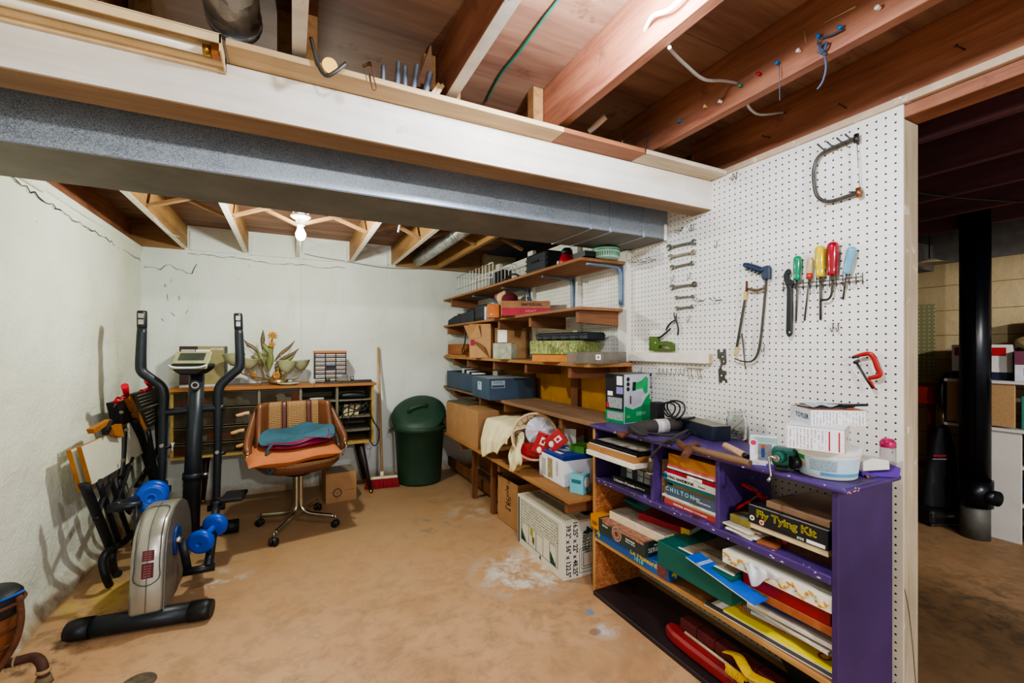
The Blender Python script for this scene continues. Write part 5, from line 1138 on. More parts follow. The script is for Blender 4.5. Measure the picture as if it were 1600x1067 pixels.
def p2(t, w, d, h):
    q = Vector((-w / 2 + w * .52, -d / 2 - .0004, h * .52)); M1 = M('stone ring print', '#b58a78', .5, 0, .3, 80)
    t.cyl(q, q + Vector((0, -.0006, 0)), h * .52, M1, seg=28); t.cyl(q, q + Vector((0, -.0009, 0)), h * .4, M('dark olive card', '#2e3a33'), seg=28); t.cyl(q, q + Vector((0, -.0012, 0)), h * .33, M1, seg=24); t.cyl(q, q + Vector((0, -.0015, 0)), h * .2, M('dark red print', '#6e2f2c'), seg=20)
OL = M('dark olive card', '#2e3a33', .5, 0, .2, 20)
slab('puzzle_box', 'dark green puzzle box with an orange end and round emblem on the blue puzzle', 'puzzle box', 1.405, 1.66, 1.49, 1.887, ZW + .060, ZW + .127, OL, 0, None,
     [('f', 0, 0, .17, 1, M('orange yellow print', '#d08a22', .5, 0, .15, 20)), ('t', 0, 0, .17, 1, M('orange yellow print', '#d08a22')), ('t', .2, .0, .98, .5, M('flower picture', '#a8735c', .5, 0, .7, 45)), ('f', .25, .78, .98, 1, M('flower picture', '#a8735c'))],
     [('f', .085, .4, .03, '1000', M('dark red print', '#6e2f2c'), 0, .7), ('f', .3, .6, .012, 'PUZZLE', WHITE), ('f', .76, .56, .010, 'RANDONNEE', WHITE), ('f', .76, .4, .007, '1000 pieces  1000 teile', WHITE), ('r', .2, .4, .028, 'SERIE', WHITE), ('r', .25, .7, .012, '1000', WHITE)], False, p2)
slab('book', 'thick paperback with cream page edges lying on the round emblem puzzle', 'book', 1.455, 1.64, 1.44, 1.79, ZW + .128, ZW + .166, M('cream page block', '#dcc7a6', .8, 0, .1, 60), 3, 'books in the lower row of the bookcase', [('t', 0, .03, 1, 1, M('grey picture cover', '#8d7f72', .5, 0, .5, 20))])
slab('book', 'dark red and yellow spined book tucked under the purple shelf', 'book', 1.53, 1.70, 1.40, 1.66, ZW + .167, ZW + .195, M('deep red cover', '#8e1a26', .4), 14, 'books in the lower row of the bookcase', [('f', .84, 0, 1, 1, M('yellow spine end', '#d9b52e', .5))], [], True)
slab('book', 'teal booklet lying at the back above the paperback', 'book', 1.60, 1.73, 1.67, 1.86, ZW + .167, ZW + .18, M('cover #1f7f86', '#1f7f86'), -4, 'books in the lower row of the bookcase')
GR = M('bottle green card', '#0d5a4e', .5, 0, .08, 8)
slab('game_board', 'white edged board lying between the blue puzzle and the green box', 'board', 1.44, 1.70, 1.08, 1.42, ZW + .0585, ZW + .072, PAPER, 0)
slab('green_box', 'deep bottle green box with a photograph on its lid', 'box', 1.40, 1.69, 1.055, 1.41, ZW + .0725, ZW + .172, GR, 0, None, [('t', .28, .12, .95, .95, M('sepia photograph', '#94826c', .5, 0, .6, 16)), ('t', .25, .08, .97, .12, PAPER)])
# pads and papers on the worn shelf
slab('sketch_pad', 'spiral bound dark sketch pad lying at the front of the worn shelf', 'notebook', 1.44, 1.66, .755, 1.20, ZW + .0004, ZW + .008, M('dark grey cover', '#4a4440', .6), 3, None, [('f', 0, .0, 1, .45, PAPER), ('t', .03, .1, .16, .3, WHITE)], [], False,
     lambda t, w, d, h: [t.tube([(-w / 2 - .004 + .008 * (0), -d / 2 + .02 + k * .008, h * .5 + .006 * math.cos(a)) for a in (0, 2, 4)], .0012, BLACK, 5) for k in range(22)])
def yel(t, w, d, h): t.text('C', FACES['t'](w, d, h)[2] @ TR((w * .36, -d * .3, .001), 0, 0, 80), .05, M('red ink', '#c9261c', .5), .0003, bold=.001)
slab('yellow_pad', 'bright yellow pad with a red letter on the dark sketch pad', 'notebook', 1.455, 1.68, .757, 1.13, ZW + .0084, ZW + .016, M('bright yellow card', '#f0d90f', .5, 0, .05), 3, None, [('f', 0, 0, 1, .5, PAPER)], [], False, yel)
slab('ruler_box', 'red and orange ruler box edge lying on the yellow pad', 'box', 1.515, 1.545, .80, 1.10, ZW + .0165, ZW + .03, M('orange print', '#cf7434'), 5, None, [('f', .35, 0, .55, 1, RED)])
def comb(t, w, d, h):
    for k in range(46): t.cyl((-w / 2 + w * k / 46 + .003, -d / 2 - .002, h * .15), (-w / 2 + w * k / 46 + .003, -d / 2 - .002, h * .9), .0013, INK, seg=5)
slab('road_atlas', 'wire bound grey booklet on the yellow pad', 'booklet', 1.50, 1.70, .76, 1.085, ZW + .0305, ZW + .044, M('pale grey cover', '#bfc0b6', .5, 0, .2, 20), 3, 'papers piled on the yellow pad', [], [], False, comb)
for k, (z0, z1, x0, y1, c, lab, rz) in enumerate(((.0445, .056, 1.478, 1.04, '#a8b4b8', 'pale blue grey magazine in the paper pile', 5), (.0565, .068, 1.468, 1.045, '#d8d3c6', 'white folded papers in the middle of the paper pile', -3), (.0685, .078, 1.485, 1.02, '#6b6f74', 'dark grey folder in the paper pile', 7), (.0785, .092, 1.46, 1.04, '#cfc8ba', 'cream folder near the top of the paper pile', 2), (.0925, .104, 1.49, 1.045, '#2b3f7a', 'navy blue booklet on top of the paper pile', 6))):
    slab('papers', lab, 'paper', x0, 1.71, .765, y1, ZW + z0, ZW + z1, M('sheet ' + c, c, .6, 0, .15, 20), rz, 'papers piled on the yellow pad')
def mag(t, w, d, h):
    for k in range(3): t.box((-w * .5 + .05 + .006 * k, -d / 2, h), (-w * .5 + .052 + .006 * k, d / 2, h + .0004), WHITE)
slab('magazine', 'bright blue magazine slipping forward out of the lower row', 'magazine', 1.372, 1.447, .95, 1.235, ZW + .158, ZW + .164, M('bright blue cover', '#1f62c4', .35), 0, None, [('f', 0, 0, 1, .5, PAPER)], [], False, mag, (0, 8.5))
slab('wooden_tray', 'flat reddish wooden board with raised rim under the red box', 'board', 1.45, 1.70, .755, 1.05, ZW + .124, ZW + .150, wood('reddish tray wood', '#b0683c', '#8f4f2a', 'Y', .9), 1)
slab('red_box', 'flat dark red box under the gold patterned one', 'box', 1.455, 1.69, .765, 1.05, ZW + .1505, ZW + .200, M('dark red card', '#8f1b1f', .45, 0, .15, 20), 1)
def gold(t, w, d, h):
    G = M('gold vine print', '#d9a02a', .45, 0, .15, 30)
    a, b, mx = FACES['f'](w, d, h)
    P = [mx @ Vector((-w * .48 + w * .96 * k / 40, h * .3 * math.sin(k * .95), .0006)) for k in range(41)]; t.tube(P, .0042, G, 5, 2, flat=(1, .2))
    for k in range(26):
        q = mx @ Vector((-w * .47 + w * .96 * k / 26, h * .32 * math.sin(k * 1.46 + 1.1), .0005)); t.ball(q, .0075, G, (1.1, .12, .5), 8, Euler((0, k * 1.3, 0)).to_matrix().to_4x4())
    for k in range(6):
        q = mx @ Vector((-w * .42 + w * .16 * k, -h * .12 * math.cos(k * PI), .0004)); t.cyl(q, q + Vector((0, -.0012, 0)), .0085, M('pale mint dot', '#b8d6cf', .5), seg=14); t.ball(q + Vector((0, -.001, .002)), .003, RED, (1, .2, 1), 6)
slab('gold_patterned_box', 'white box with gold vine pattern wedged under the purple shelf', 'box', 1.436, 1.66, .752, 1.12, ZW + .2005, ZW + .246, M('white glossy card', '#ece5d0', .4, 0, .04), 1, None, [], [], False, gold)
# white tissue hanging from the red box
t = MB()
t.grid(lambda u, v: onX(1164 + (20 + 46 * v) * u * (1 - .3 * v) + 10 * v, 880 + 36 * v * (1 - .55 * u) + 3 * math.sin(u * 9) + 4 * u, 1.424 - .008 * math.sin(v * PI) + .005 * math.sin(u * 14 + v * 6)), 22, 16, M('white tissue', '#e4e6ee', .8, 0, .06))
tw = t.build('tissue'); so = tw.modifiers.new('thickness', 'SOLIDIFY'); so.thickness = .0015; tag(tw, 'crumpled white tissue hanging in front of the dark red box', 'tissue')
# -- floor level: sled, strap, bag
sl = thing('red_sled', 'worn red wooden sled with a rounded nose lying on the dark bottom board', 'sled', (1.53, 1.1, .022))
RW = M('worn red paint', '#8c2024', .5, 0, .3, 12, .1, wear=('#5c2422', 20, .62)); RWD = M('faded red planks', '#5f2023', .7, 0, .4, 20, .15)
t = MB(); t.prism([(1.46, .76), (1.56, .76), (1.57, 1.30), (1.555, 1.40), (1.52, 1.455), (1.485, 1.45), (1.466, 1.40), (1.46, 1.30)], .024, .075, RW, None, .01); t.build('hull', sl)
t = MB()
for k in range(7): t.box((1.515, .78 + .088 * k, .076), (1.57, .8655 + .088 * k, .125), RWD, .003, TR((0, 0, 0)))
t.build('side_planks', sl)
t = MB(); t.tube([(1.495, .78, .082), (1.50, 1.1, .082), (1.51, 1.36, .08)], .006, M('pale cane strip', '#cdb894', .7), 8); t.build('edge_strip', sl)
st = thing('yellow_strap', 'yellow woven strap with frayed ends over the near end of the red sled', 'strap', (1.47, .86, .0))
YS = M('yellow webbing', '#d8ac14', .75, 0, .2, 60, .3)
t = MB(); P = [onX(1135, 1018, 1.51), onX(1152, 1024, 1.49), onX(1162, 1040, 1.46), onX(1172, 1054, 1.452), onX(1195, 1066, 1.445), onX(1215, 1076, 1.44)]; t.tube(P, .02, YS, 10, 5, flat=(1, .22)); t.build('webbing', st)
t = MB(); q = onX(1148, 1052, 1.452)
for k in range(12): t.tube([q + Vector((0, .03 - .006 * k, .006)), q + Vector((-.006, .032 - .006 * k, -.006 - .004 * (k % 3))), q + Vector((-.004, .034 - .006 * k, -.018))], .0032, YS, 5, 2)
t.box(tuple(q + Vector((-.004, -.05, .0))), tuple(q + Vector((.006, .04, .014))), YS, .003); t.build('fringe', st)
t = MB(); t.prism([(.76, .022), (.9, .022), (1.02, .19), (.96, .235), (.84, .24), (.77, .17)], 0, .1, M('black nylon bag', '#15171d', .6, 0, .3, 20, .3), frame((1.585, 0, 0), (0, 1, 0), (0, 0, 1)), .012)
tag(t.build('black_bag'), 'limp black bag stuffed behind the red sled at the near end', 'bag')

# ================================================================== on top of the bookcase
ZT = BH + .0004
# power tool box
c = onZ(975, 663, BH); w_, d_, h_ = .135, .215, .262
rz = R(-84); x = Vector((math.cos(rz), math.sin(rz), 0)); y = Vector((-math.sin(rz), math.cos(rz), 0))
def drillbox(t, w, d, h):
    a, b, mx = FACES['r'](w, d, h)
    q = lambda u, v, z=.0009: mx @ Vector(((u - .5) * a, (v - .5) * b, z))
    t.cyl(q(.42, .56), q(.42, .56, .0016), .055, M('grey disc print', '#a9adb1', .5), seg=32)
    t.ngon([q(.02, .36, .0012), q(.3, .28, .0012), q(.62, .34, .0012), q(.78, .5, .0012), q(.98, .62, .0012), q(.98, .02, .0012), q(.02, .02, .0012)], M('box green', '#12864c', .45))
    t.ngon([q(.4, .82, .0018), q(.62, .86, .0018), q(.78, .95, .0018), q(.86, .9, .0018), q(.84, .6, .0018), q(.74, .58, .0018), q(.66, .7, .0018), q(.4, .68, .0018)], M('tool green print', '#1d9a58', .45))
    t.ngon([q(.28, .66, .002), q(.4, .66, .002), q(.42, .84, .002), q(.3, .84, .002)], INK)
    t.ngon([q(.2, .4, .002), q(.25, .4, .002), q(.25, .56, .002), q(.2, .56, .002)], M('dark print', '#5a2430'))
    for k in range(3): t.cyl(q(.14, .9 - .1 * k), q(.14, .9 - .1 * k, .0016), .012, INK, seg=8)
BKB = M('box black', '#17191f', .45)
carton('power_tool_box', 'green and grey power tool carton standing at the far end of the purple bookcase', 'box', tuple(c - x * w_ / 2 + y * d_ / 2 + Vector((0, 0, .0004))), (w_, d_, h_), rz, M('silver grey card', '#b4b8bd', .45),
       [('f', 0, 0, 1, 1, BKB), ('f', 0, 0, 1, .25, M('box green', '#12864c', .45)), ('f', .1, .06, .95, .22, M('small white print', '#9aa0a0', .5, 0, .6, 150)), ('f', .12, .3, .9, .52, M('small white print', '#9aa0a0')), ('f', .12, .55, .4, .64, WHITE), ('f', .62, .78, .92, .96, WHITE), ('f', .6, .6, .95, .74, M('lilac print', '#8d86c4', .5)), ('f', .05, .3, .2, .4, RED), ('t', 0, 0, 1, 1, M('dusty card top', '#7d7a6a', .9)), ('r', .93, .3, 1, 1, BKB)],
       [('r', .965, .7, .02, 'POWER TOOLS', WHITE, 90, .9), ('r', .14, .14, .018, '115', M('pale print', '#d98a80')), ('r', .6, .18, .03, '500W', M('pale green ink', '#86d0b0'))], extra=drillbox)
# grinder / sander
g = onZ(1030, 682, BH); sn = thing('angle_grinder', 'dusty black power sander with its cord coiled on the bookcase top', 'power tool', (g.x, g.y, BH))
DB = M('dusty black rubber', '#3b3632', .7, 0, .25, 20, .1)
def GP(px, py, dz): 
    p = onZ(px, py, BH + dz); return p
t = MB(); a, b = GP(1000, 668, .03), GP(1052, 664, .035); t.tube([GP(985, 672, .022), a, a.lerp(b, .5), b, GP(1064, 662, .034)], [.018, .03, .032, .03, .02], DB, 14, 4); t.build('body', sn)
t = MB(); m_ = a.lerp(b, .62); dd = (b - a).normalized(); t.cyl(m_ - dd * .03, m_ + dd * .03, .0335, M('silver label', '#c7c3c0', .4, 0, .4, 60), seg=20); t.build('label', sn)
t = MB(); q = GP(998, 674, .045); t.lathe([(0, 0), (.04, 0), (.042, .008), (.036, .014), (0, .016)], M('worn disc', '#2f2b29', .7), TR(q, 25, 10, 0), 28); t.build('disc_guard', sn)
t = MB(); t.tube([GP(980, 676, .012), GP(972, 680, .012), GP(966, 676, .012)], [.012, .014, .01], M('reddish wood grip', '#6a3a2c', .6), 10, 3); t.build('side_handle', sn)
t = MB(); cr = [GP(1062, 664, .03), GP(1080, 668, .012), GP(1072, 682, .008), GP(1040, 690, .008), GP(1000, 684, .008), GP(1004, 676, .008), GP(1050, 680, .016), GP(1075, 672, .03), GP(1052, 684, .03)] 
cr += [onX(1036, 694, 1.425), onX(1024, 706, 1.408), onX(1017, 716, 1.404)]
t.tube(cr, .0055, M('dusty cord', '#3a3634', .7), 8, 5); cd = t.build('power_cord', sn)
t = MB(); p0, p1 = onX(1018, 716, 1.402), onX(1015, 740, 1.398); t.tube([p0, p0.lerp(p1, .3), p1], [.011, .0135, .0135], M('grey plug', '#4b4744', .6), 8, flat=(1.1, .9)); pl_ = t.build('plug', cd)
t = MB(); t.cyl(p1.lerp(p0, .1), p1, .0145, M('tan plug end', '#9d8a73', .6), seg=12); t.box(tuple(p0 + Vector((-.0135, -.012, -.012))), tuple(p0 + Vector((-.011, .002, .004))), M('tan plug end', '#9d8a73'), .001); t.build('plug_face', pl_)
# chargers and their leads
ch = thing('charger', 'black charger block with coiled leads behind the power sander', 'charger', tuple(onX(1030, 655, 1.7)))
t = MB(); q = onX(1027, 640, 1.70); t.box((q.x - .03, q.y - .025, BH + .0005), (q.x + .03, q.y + .025, q.z + .04), BLACK, .005); t.build('block', ch)
t = MB()
for k in range(3):
    cc = onX(1044 + 6 * k, 640, 1.68 - .02 * k); r = .035 + .004 * k
    t.tube([cc + Vector((.01 * math.sin(a * 2), -r * 1.2 * math.cos(a), .0 + r * math.sin(a))) for a in [2 * PI * j / 14 for j in range(14)]], .004, BLACK, 7, 3, close=True)
t.tube([onX(1040, 655, 1.66), onX(1070, 655, 1.64), onX(1085, 652, 1.7)], .006, BLACK, 7, 4); t.build('lead', ch)
a, b = onX(1046, 640, 1.765), onX(1135, 668, 1.765)
t = MB(); t.box((1.752, b.y, BH + .0004), (1.775, a.y, BH + .03), M('black rail', '#1a1b1e', .35), .004); tag(t.build('black_rail'), 'long black rail lying along the foot of the pegboard behind the jar', 'rail')
for px, py, lab in ((1056, 664, 'tangle of dusty tan cord lying between the sander and the pegboard'),):
    t = MB(); c = onZ(px, py + 6, BH); t.tube([c + Vector((.035 * math.cos(a * 1.3), .05 * math.sin(a), .014 + .008 * math.sin(3 * a))) for a in [j * .5 for j in range(30)]], .006, M('dusty tan cord', '#7d7262', .8), 7, 3); tag(t.build('tan_cable'), lab, 'cable')
# long dark case behind the hammer
loc, sz, rz = corners(ZT, (1056, 672), (1112, 690), .095, 667)
carton('flat_case', 'dusty dark blue flat case lying between the hammer and the pegboard', 'case', loc, sz, rz, M('dark blue black case', '#1c2233', .5), [('t', 0, .1, 1, 1, M('thick dust', '#8f8a76', .95, 0, .4, 8))])
# mason jar
jc = onZ(1143, 687, BH); jr = thing('mason_jar', 'clear glass jar of screws and a stick standing behind the hammer', 'jar', (jc.x + .03, jc.y, BH))
GLASS = M('clear jar glass', '#eef2f0', .03, 0, .0, trans=.96, ior=1.2)
jm = TR((jc.x + .03, jc.y, ZT))
t = MB(); t.lathe([(0, .002), (.038, .0), (.043, .006), (.043, .085), (.04, .098), (.034, .106), (.034, .122), (.0365, .123), (.0365, .113), (.034, .112), (.0325, .122), (.0315, .105), (.0375, .096), (.0405, .085), (.0405, .008), (.036, .005), (0, .006)], GLASS, jm, 36); t.build('glass', jr)
t = MB()
for k in range(40):
    p = jm @ Vector((random.uniform(-.026, .026), random.uniform(-.026, .026), random.uniform(.008, .04))); q = p + Vector((random.uniform(-.01, .01), random.uniform(-.01, .01), random.uniform(-.006, .01))); t.cyl(p, q, .0016, STEEL_DK if k % 3 else BRASS, seg=6); t.cyl(q, q.lerp(p, .12), .0032, STEEL_DK, seg=7)
scr = t.build('screws', jr); scr['kind'] = 'stuff'
ontube('wooden_stick', 'thin stick leaning inside the glass jar of screws', 'stick', [jm @ Vector((-.01, .022, .03)), jm @ Vector((.0, -.034, .09))], .0025, PINE_X, 7)
# hatchet hammer
hm = thing('hammer', 'rusty headed hammer with a wooden handle lying along the front of the bookcase top', 'hammer', (1.47, 1.2, BH))
A, B = onZ(1078, 700, BH + .02), onZ(1172, 724, BH + .015)
t = MB(); t.tube([A, A.lerp(B, .3), A.lerp(B, .7), B], [.0105, .013, .0145, .012], wood('grimy handle', '#8a6a4c', '#5f4632', 'Y', 1.5), 10, 4, flat=(1.1, .9)); t.build('handle', hm)
t = MB(); t.tube([onZ(1060, 690, BH + .02), onZ(1068, 698, BH + .022), onZ(1076, 702, BH + .022), onZ(1069, 714, BH + .016)], [.011, .014, .016, .013], RUST, 10, 3); t.tube([onZ(1074, 700, BH + .026), onZ(1088, 694, BH + .02), onZ(1094, 697, BH + .016)], [.013, .01, .005], RUST, 8, 3); t.build('head', hm)
t = MB(); A, B = onZ(1133, 696, BH + .03), onZ(1163, 711, BH + .02); t.cyl(A, B, .0125, M('pale new wood', '#c9a27a', .6), seg=14); t.cyl(B, B + (B - A).normalized() * .02, .009, BLACK, seg=12); tag(t.build('turned_dowel'), 'short pale turned wooden handle lying on the hammer beside the jar', 'handle')
t = MB(); q = onZ(1090, 708, BH); t.box((q.x + .005, q.y - .02, ZT), (q.x + .03, q.y + .012, ZT + .001), PAPER); tag(t.build('paper_scrap'), 'scrap of white paper lying in front of the hammer handle', 'paper')
# toy box with window
c = onZ(1169, 723, BH); carton('toy_box', 'small white toy box with a window and pink heart in front of the jar', 'box', (c.x + .022, c.y - .042, ZT), (.082, .04, .098), R(-58), M('toy box white', '#e4e6ea', .45),
       [('f', .0, .82, 1, 1, M('mint print', '#a8d0c6', .5)), ('f', .3, .2, .8, .78, M('dull window', '#8f9499', .2, 0, .3, 30)), ('f', .42, .3, .55, .62, M('doll blue', '#2c4f96', .6)), ('f', .42, .62, .55, .74, M('doll hair', '#c0603a', .6)), ('f', .66, .22, .76, .5, M('tan plug end', '#9d8a73')), ('f', .6, 0, .95, .1, M('violet print', '#6d4fb0', .5))],
       [('f', .2, .1, .008, 'figurine', M('grey print lines', '#b9b6b2'))], extra=lambda t, w, d, h: (t.cyl((-w * .36, -d / 2 - .0005, h * .78), (-w * .36, -d / 2 - .0012, h * .78), .013, WHITE, seg=20), t.cyl((-w * .37, -d / 2 - .001, h * .79), (-w * .37, -d / 2 - .0018, h * .79), .009, M('heart pink', '#c22d62', .5), seg=16)))
# pencil sharpener
pc = onZ(1222, 737, BH); ps = thing('pencil_sharpener', 'dark green crank pencil sharpener clamped to the front of the bookcase top', 'pencil sharpener', (pc.x + .02, pc.y, BH))
DG = M('dark green enamel', '#1f5a4c', .35, .1, .15, 20)
t = MB(); t.box((-.036, -.026, .014), (.036, .03, .075), DG, .012, TR((pc.x + .03, pc.y + .01, BH), 0, 0, -62), 3); t.box((-.03, -.025, 0), (.03, .025, .015), STEEL_DK, .003, TR((pc.x + .03, pc.y + .01, BH), 0, 0, -62)); t.build('housing', ps)
t = MB(); q = onX(1214, 716, 1.405); q2 = q + Vector((.03, .008, 0)); t.cyl(q2, q, .02, DG, .016, 20); t.cyl(q, q + Vector((-.006, 0, 0)), .011, STEEL, seg=16); t.build('gear_cover', ps)
t = MB(); k0 = onX(1202, 714, 1.392); t.tube([q + Vector((-.006, 0, 0)), k0, onX(1203, 732, 1.39), onX(1205, 746, 1.388)], .0034, STEEL, 8, 3); t.cyl(onX(1205, 745, 1.388), onX(1205, 750, 1.388) + Vector((-.016, 0, 0)), .005, STEEL, seg=10); t.build('crank', ps)
t = MB(); q3 = onX(1236, 722, 1.44); t.cyl(q3, q3 + Vector((.02, -.01, 0)), .019, M('black dial', '#141818', .4), seg=18); t.build('dial', ps)
p = onZ(1238, 733, BH); t = MB(); t.box((-.028, -.012, 0), (.028, .012, .012), STEEL, .002, TR((p.x + .01, p.y - .012, ZT), 0, 0, -60)); t.box((-.02, -.008, .012), (.02, .004, .02), STEEL_OLD, .002, TR((p.x + .01, p.y - .012, ZT), 0, 0, -60)); tag(t.build('small_vise'), 'small bright metal clip tool beside the white tub', 'tool')
# white plastic tub
tc = onD(1292, CY, 1.36); tcx = Vector((1.505, .86, BH)); 
c = onZ(1292, 738, BH); tx, ty = 1.532, .812
tb = thing('plastic_tub', 'white plastic tub with a blue label at the near end of the bookcase top', 'tub', (tx, ty, BH))
TM = TR((tx, ty, ZT)) @ Matrix.Diagonal((1.0, 1.0, 1, 1))
t = MB(); t.lathe([(0, 0), (.073, 0), (.078, .004), (.086, .078), (.0855, .082), (0, .083)], WHITE_P, TM, 44); t.build('tub_body', tb)
t = MB(); t.lathe([(.0862, .072), (.0885, .073), (.0885, .088), (.084, .093), (0, .094)], WHITE_P, TM, 44); t.build('lid', tb)
def wrap(a0, a1, z0, z1, m, off=.0012, n=14):
    q = MB(); R_ = lambda z: .078 + (.086 - .078) * (z - .004) / .074 + off
    q.grid(lambda u, v: TM @ Vector((R_(z0 + (z1 - z0) * v) * math.cos(a0 + (a1 - a0) * u), R_(z0 + (z1 - z0) * v) * math.sin(a0 + (a1 - a0) * u), z0 + (z1 - z0) * v)), n, 2, m); return q
fa = math.atan2(-ty, -tx)
lb = wrap(fa - 1.5, fa + 1.3, .012, .066, M('pale blue label', '#bcd7e6', .4, 0, .12, 30)); 
lab_ = lb.build('label', tb)
for nm_, (a, b, z0, z1, m, off) in {'green_band': (fa - 1.35, fa - .75, .046, .066, M('label green', '#3f8f4a', .4), .0018), 'blue_band': (fa - .2, fa + 1.3, .012, .022, M('label blue', '#5aa6cc', .4), .0018), 'text_panel': (fa - .55, fa + .3, .026, .06, M('small grey print', '#9db2c0', .5, 0, .3, 200), .0018), 'egg_picture': (fa - 1.05, fa - .72, .028, .052, M('stone egg print', '#b9aea2', .4, 0, .2, 40), .0024)}.items():
    wrap(a, b, z0, z1, m, off).build(nm_, lab_)
# printed cartons on the tub
PR = printed('fine print card', '#ecebea', '#8a8a90', 110, 'X')
ztub = ZT + .0945
c1 = Vector((tx + .01, ty, ztub))
L1 = corners(ztub, (1228, 699), (1320, 711), .13, 673)
carton('printed_carton', 'white carton of fine print with two red bars on the plastic tub', 'box', *L1, M('white glossy carton', '#ebeaea', .4, 0, .03), [('f', .02, .08, .7, .92, PR), ('f', .74, .08, .765, .9, RED), ('f', .9, .08, .925, .9, RED), ('t', .0, .0, .6, .06, RED), ('r', 0, 0, 1, 1, M('cream card side', '#d3c9bb', .6)), ('t', 0, .0, 1, 1, M('carton lid', '#dcd8cf', .5))],
       [('r', .4, .55, .016, '8', INK, 0)], tilt=(0, 0))
zt2 = ztub + L1[1][2] + .0004; L2 = corners(zt2, (1267, 665), (1356, 667), .13, 642); c1 = Vector((L2[0][0], L2[0][1], zt2))
carton('printed_carton', 'thinner white carton with an orange top, lying askew on the red barred one', 'box', *L2, M('white glossy carton', '#ebeaea'), [('f', .04, .08, .98, .92, PR), ('t', 0, 0, 1, 1, M('orange brown lid', '#b5673f', .55)), ('l', 0, 0, 1, 1, M('pale grey side', '#c5cbd0', .5))], [('l', .6, .5, .022, 'TOYLER', INK, 0, 1)])
t = MB(); mx = TR((c1.x + .0, c1.y - .01, zt2 + L2[1][2] + .0006), 0, 0, -24); t.box((-.075, -.03, 0), (.03, .05, .004), M('glossy dark packet', '#4a4f57', .2, 0, .5, 40), .001, mx); t.grid(lambda u, v: mx @ Vector((-.08 + .09 * u, -.03 + .08 * v, .006 + .007 * math.sin(u * 5 + v * 3) ** 2)), 10, 8, M('grey plastic film', '#9aa2a8', .15)); tag(t.build('plastic_packet'), 'shiny grey plastic packet lying on the orange topped carton', 'packet')
t = MB(); t.box((.0, -.05, .0095), (.085, -.03, .0165), M('black pen box', '#15171c', .35), .002, mx @ TR((0, 0, 0), 0, 0, 4)); tag(t.build('pen_case'), 'slim black case lying on top of the carton pile', 'case')
t = MB(); t.box((.008, -.004, 0.0005), (.08, .03, .0105), M('black pen box', '#15171c'), .002, mx); tag(t.build('card_box'), 'flat black box behind the slim black case on the carton pile', 'box')
# purple dispenser, notes, bottle
pd = onZ(1368, 736, BH); dp = thing('note_holder', 'purple holder with a stack of white notes at the near end of the bookcase', 'note holder', (pd.x + .04, pd.y, BH))
DM = TR((1.66, .742, ZT), 0, 0, -35)
PV = M('violet plastic', '#5a2f9a', .3, 0, .1)
t = MB(); t.prism([(-.05, .0), (.055, .0), (.06, .03), (.052, .034), (.03, .018), (-.03, .012), (-.052, .016)], -.028, .028, PV, DM @ TR((0, 0, 0), 90, 0, 0), .002); t.build('holder', dp)
t = MB(); t.prism([(-.045, .016), (.03, .024), (.028, .052), (-.02, .058), (-.045, .045)], -.024, .024, PAPER, DM @ TR((0, 0, 0), 90, 0, 0), .001); t.build('note_stack', dp)
bt = thing('glitter_bottle', 'small clear bottle with a pink cap at the pegboard corner', 'bottle', (1.722, .732, BH))
bp = TR((1.722, .732, ZT)); 
t = MB(); t.lathe([(0, 0), (.02, 0), (.021, .003), (.021, .078), (.017, .084), (0, .085)], M('clear plastic bottle', '#d7d3d4', .08, 0, .1, 20, trans=.75, ior=1.15), bp, 28); t.lathe([(0, .003), (.0185, .003), (.0185, .035), (0, .036)], M('clear gel', '#a9a7a5', .2), bp, 24); t.build('bottle_body', bt)
t = MB(); t.lathe([(.0212, .084), (.0215, .088), (.0215, .1), (.014, .11), (.006, .112), (0, .112)], M('magenta cap', '#b3205a', .35), bp, 28); t.build('cap', bt)
p = onZ(1345, 745, BH); t = MB(); t.cyl((p.x, p.y - .02, ZT + .004), (p.x + .05, p.y + .02, ZT + .004), .0035, M('tan pencil', '#a8714a', .5), seg=6); tag(t.build('pencil'), 'tan pencil lying between the tub and the purple holder', 'pencil')
p = onZ(1372, 746, BH); t = MB(); t.box((-.03, -.004, 0), (.03, .004, .004), STEEL, .001, TR((p.x + .01, p.y + .005, ZT), 0, 0, -20)); t.cyl((p.x + .035, p.y - .004, ZT + .005), (p.x + .06, p.y - .01, ZT + .005), .004, BLACK, seg=8); tag(t.build('penknife'), 'small shiny blade lying at the front edge before the purple holder', 'knife')
# ================================================================== chest of clear drawers on the back wall
CXA, CXB, CYF, CYBK, CZ0, CZ1 = -.81, .665, 4.10, 4.52, .452, .985
TOPW = wood('orange pine top', '#b57a42', '#8f5828', 'X', .8, .5); GGW = wood('grey green wood', '#8b8570', '#68634f', 'Z', .9, .75); GGX = wood('grey green rail', '#8b8570', '#68634f', 'X', .9, .75)
YLW = wood('yellowed edge wood', '#c0a05c', '#a07f40', 'X', .9, .7); DKLEG = M('black brown leg', '#2a1d1c', .45, 0, .3, 10)
ct = thing('drawer_chest', 'long low wooden chest with clear drawers and splayed legs against the back wall', 'chest', ((CXA + CXB) / 2, 4.31, 0))
def cpart(name, *bx, par=None, bev=.002):
    t = MB()
    for lo, hi, m in bx: t.box(lo, hi, m, bev)
    return t.build(name, par or ct)
cpart('top_board', ((CXA - .03, CYF - .02, CZ1 - .022), (.17, CYBK, CZ1), TOPW), ((.171, CYF - .02, CZ1 - .022), (CXB + .02, CYBK, CZ1), TOPW))
cols = [CXA, -.516, -.231, .072, .357, CXB]; rows = [CZ0 + .02, .568, .69, .838, CZ1 - .022]
t = MB()
t.box((CXA, CYF, CZ0), (CXB, CYBK, CZ0 + .018), YLW, .002); t.box((CXA, CYBK - .012, CZ0 + .018), (CXB, CYBK, CZ1 - .022), GGX)
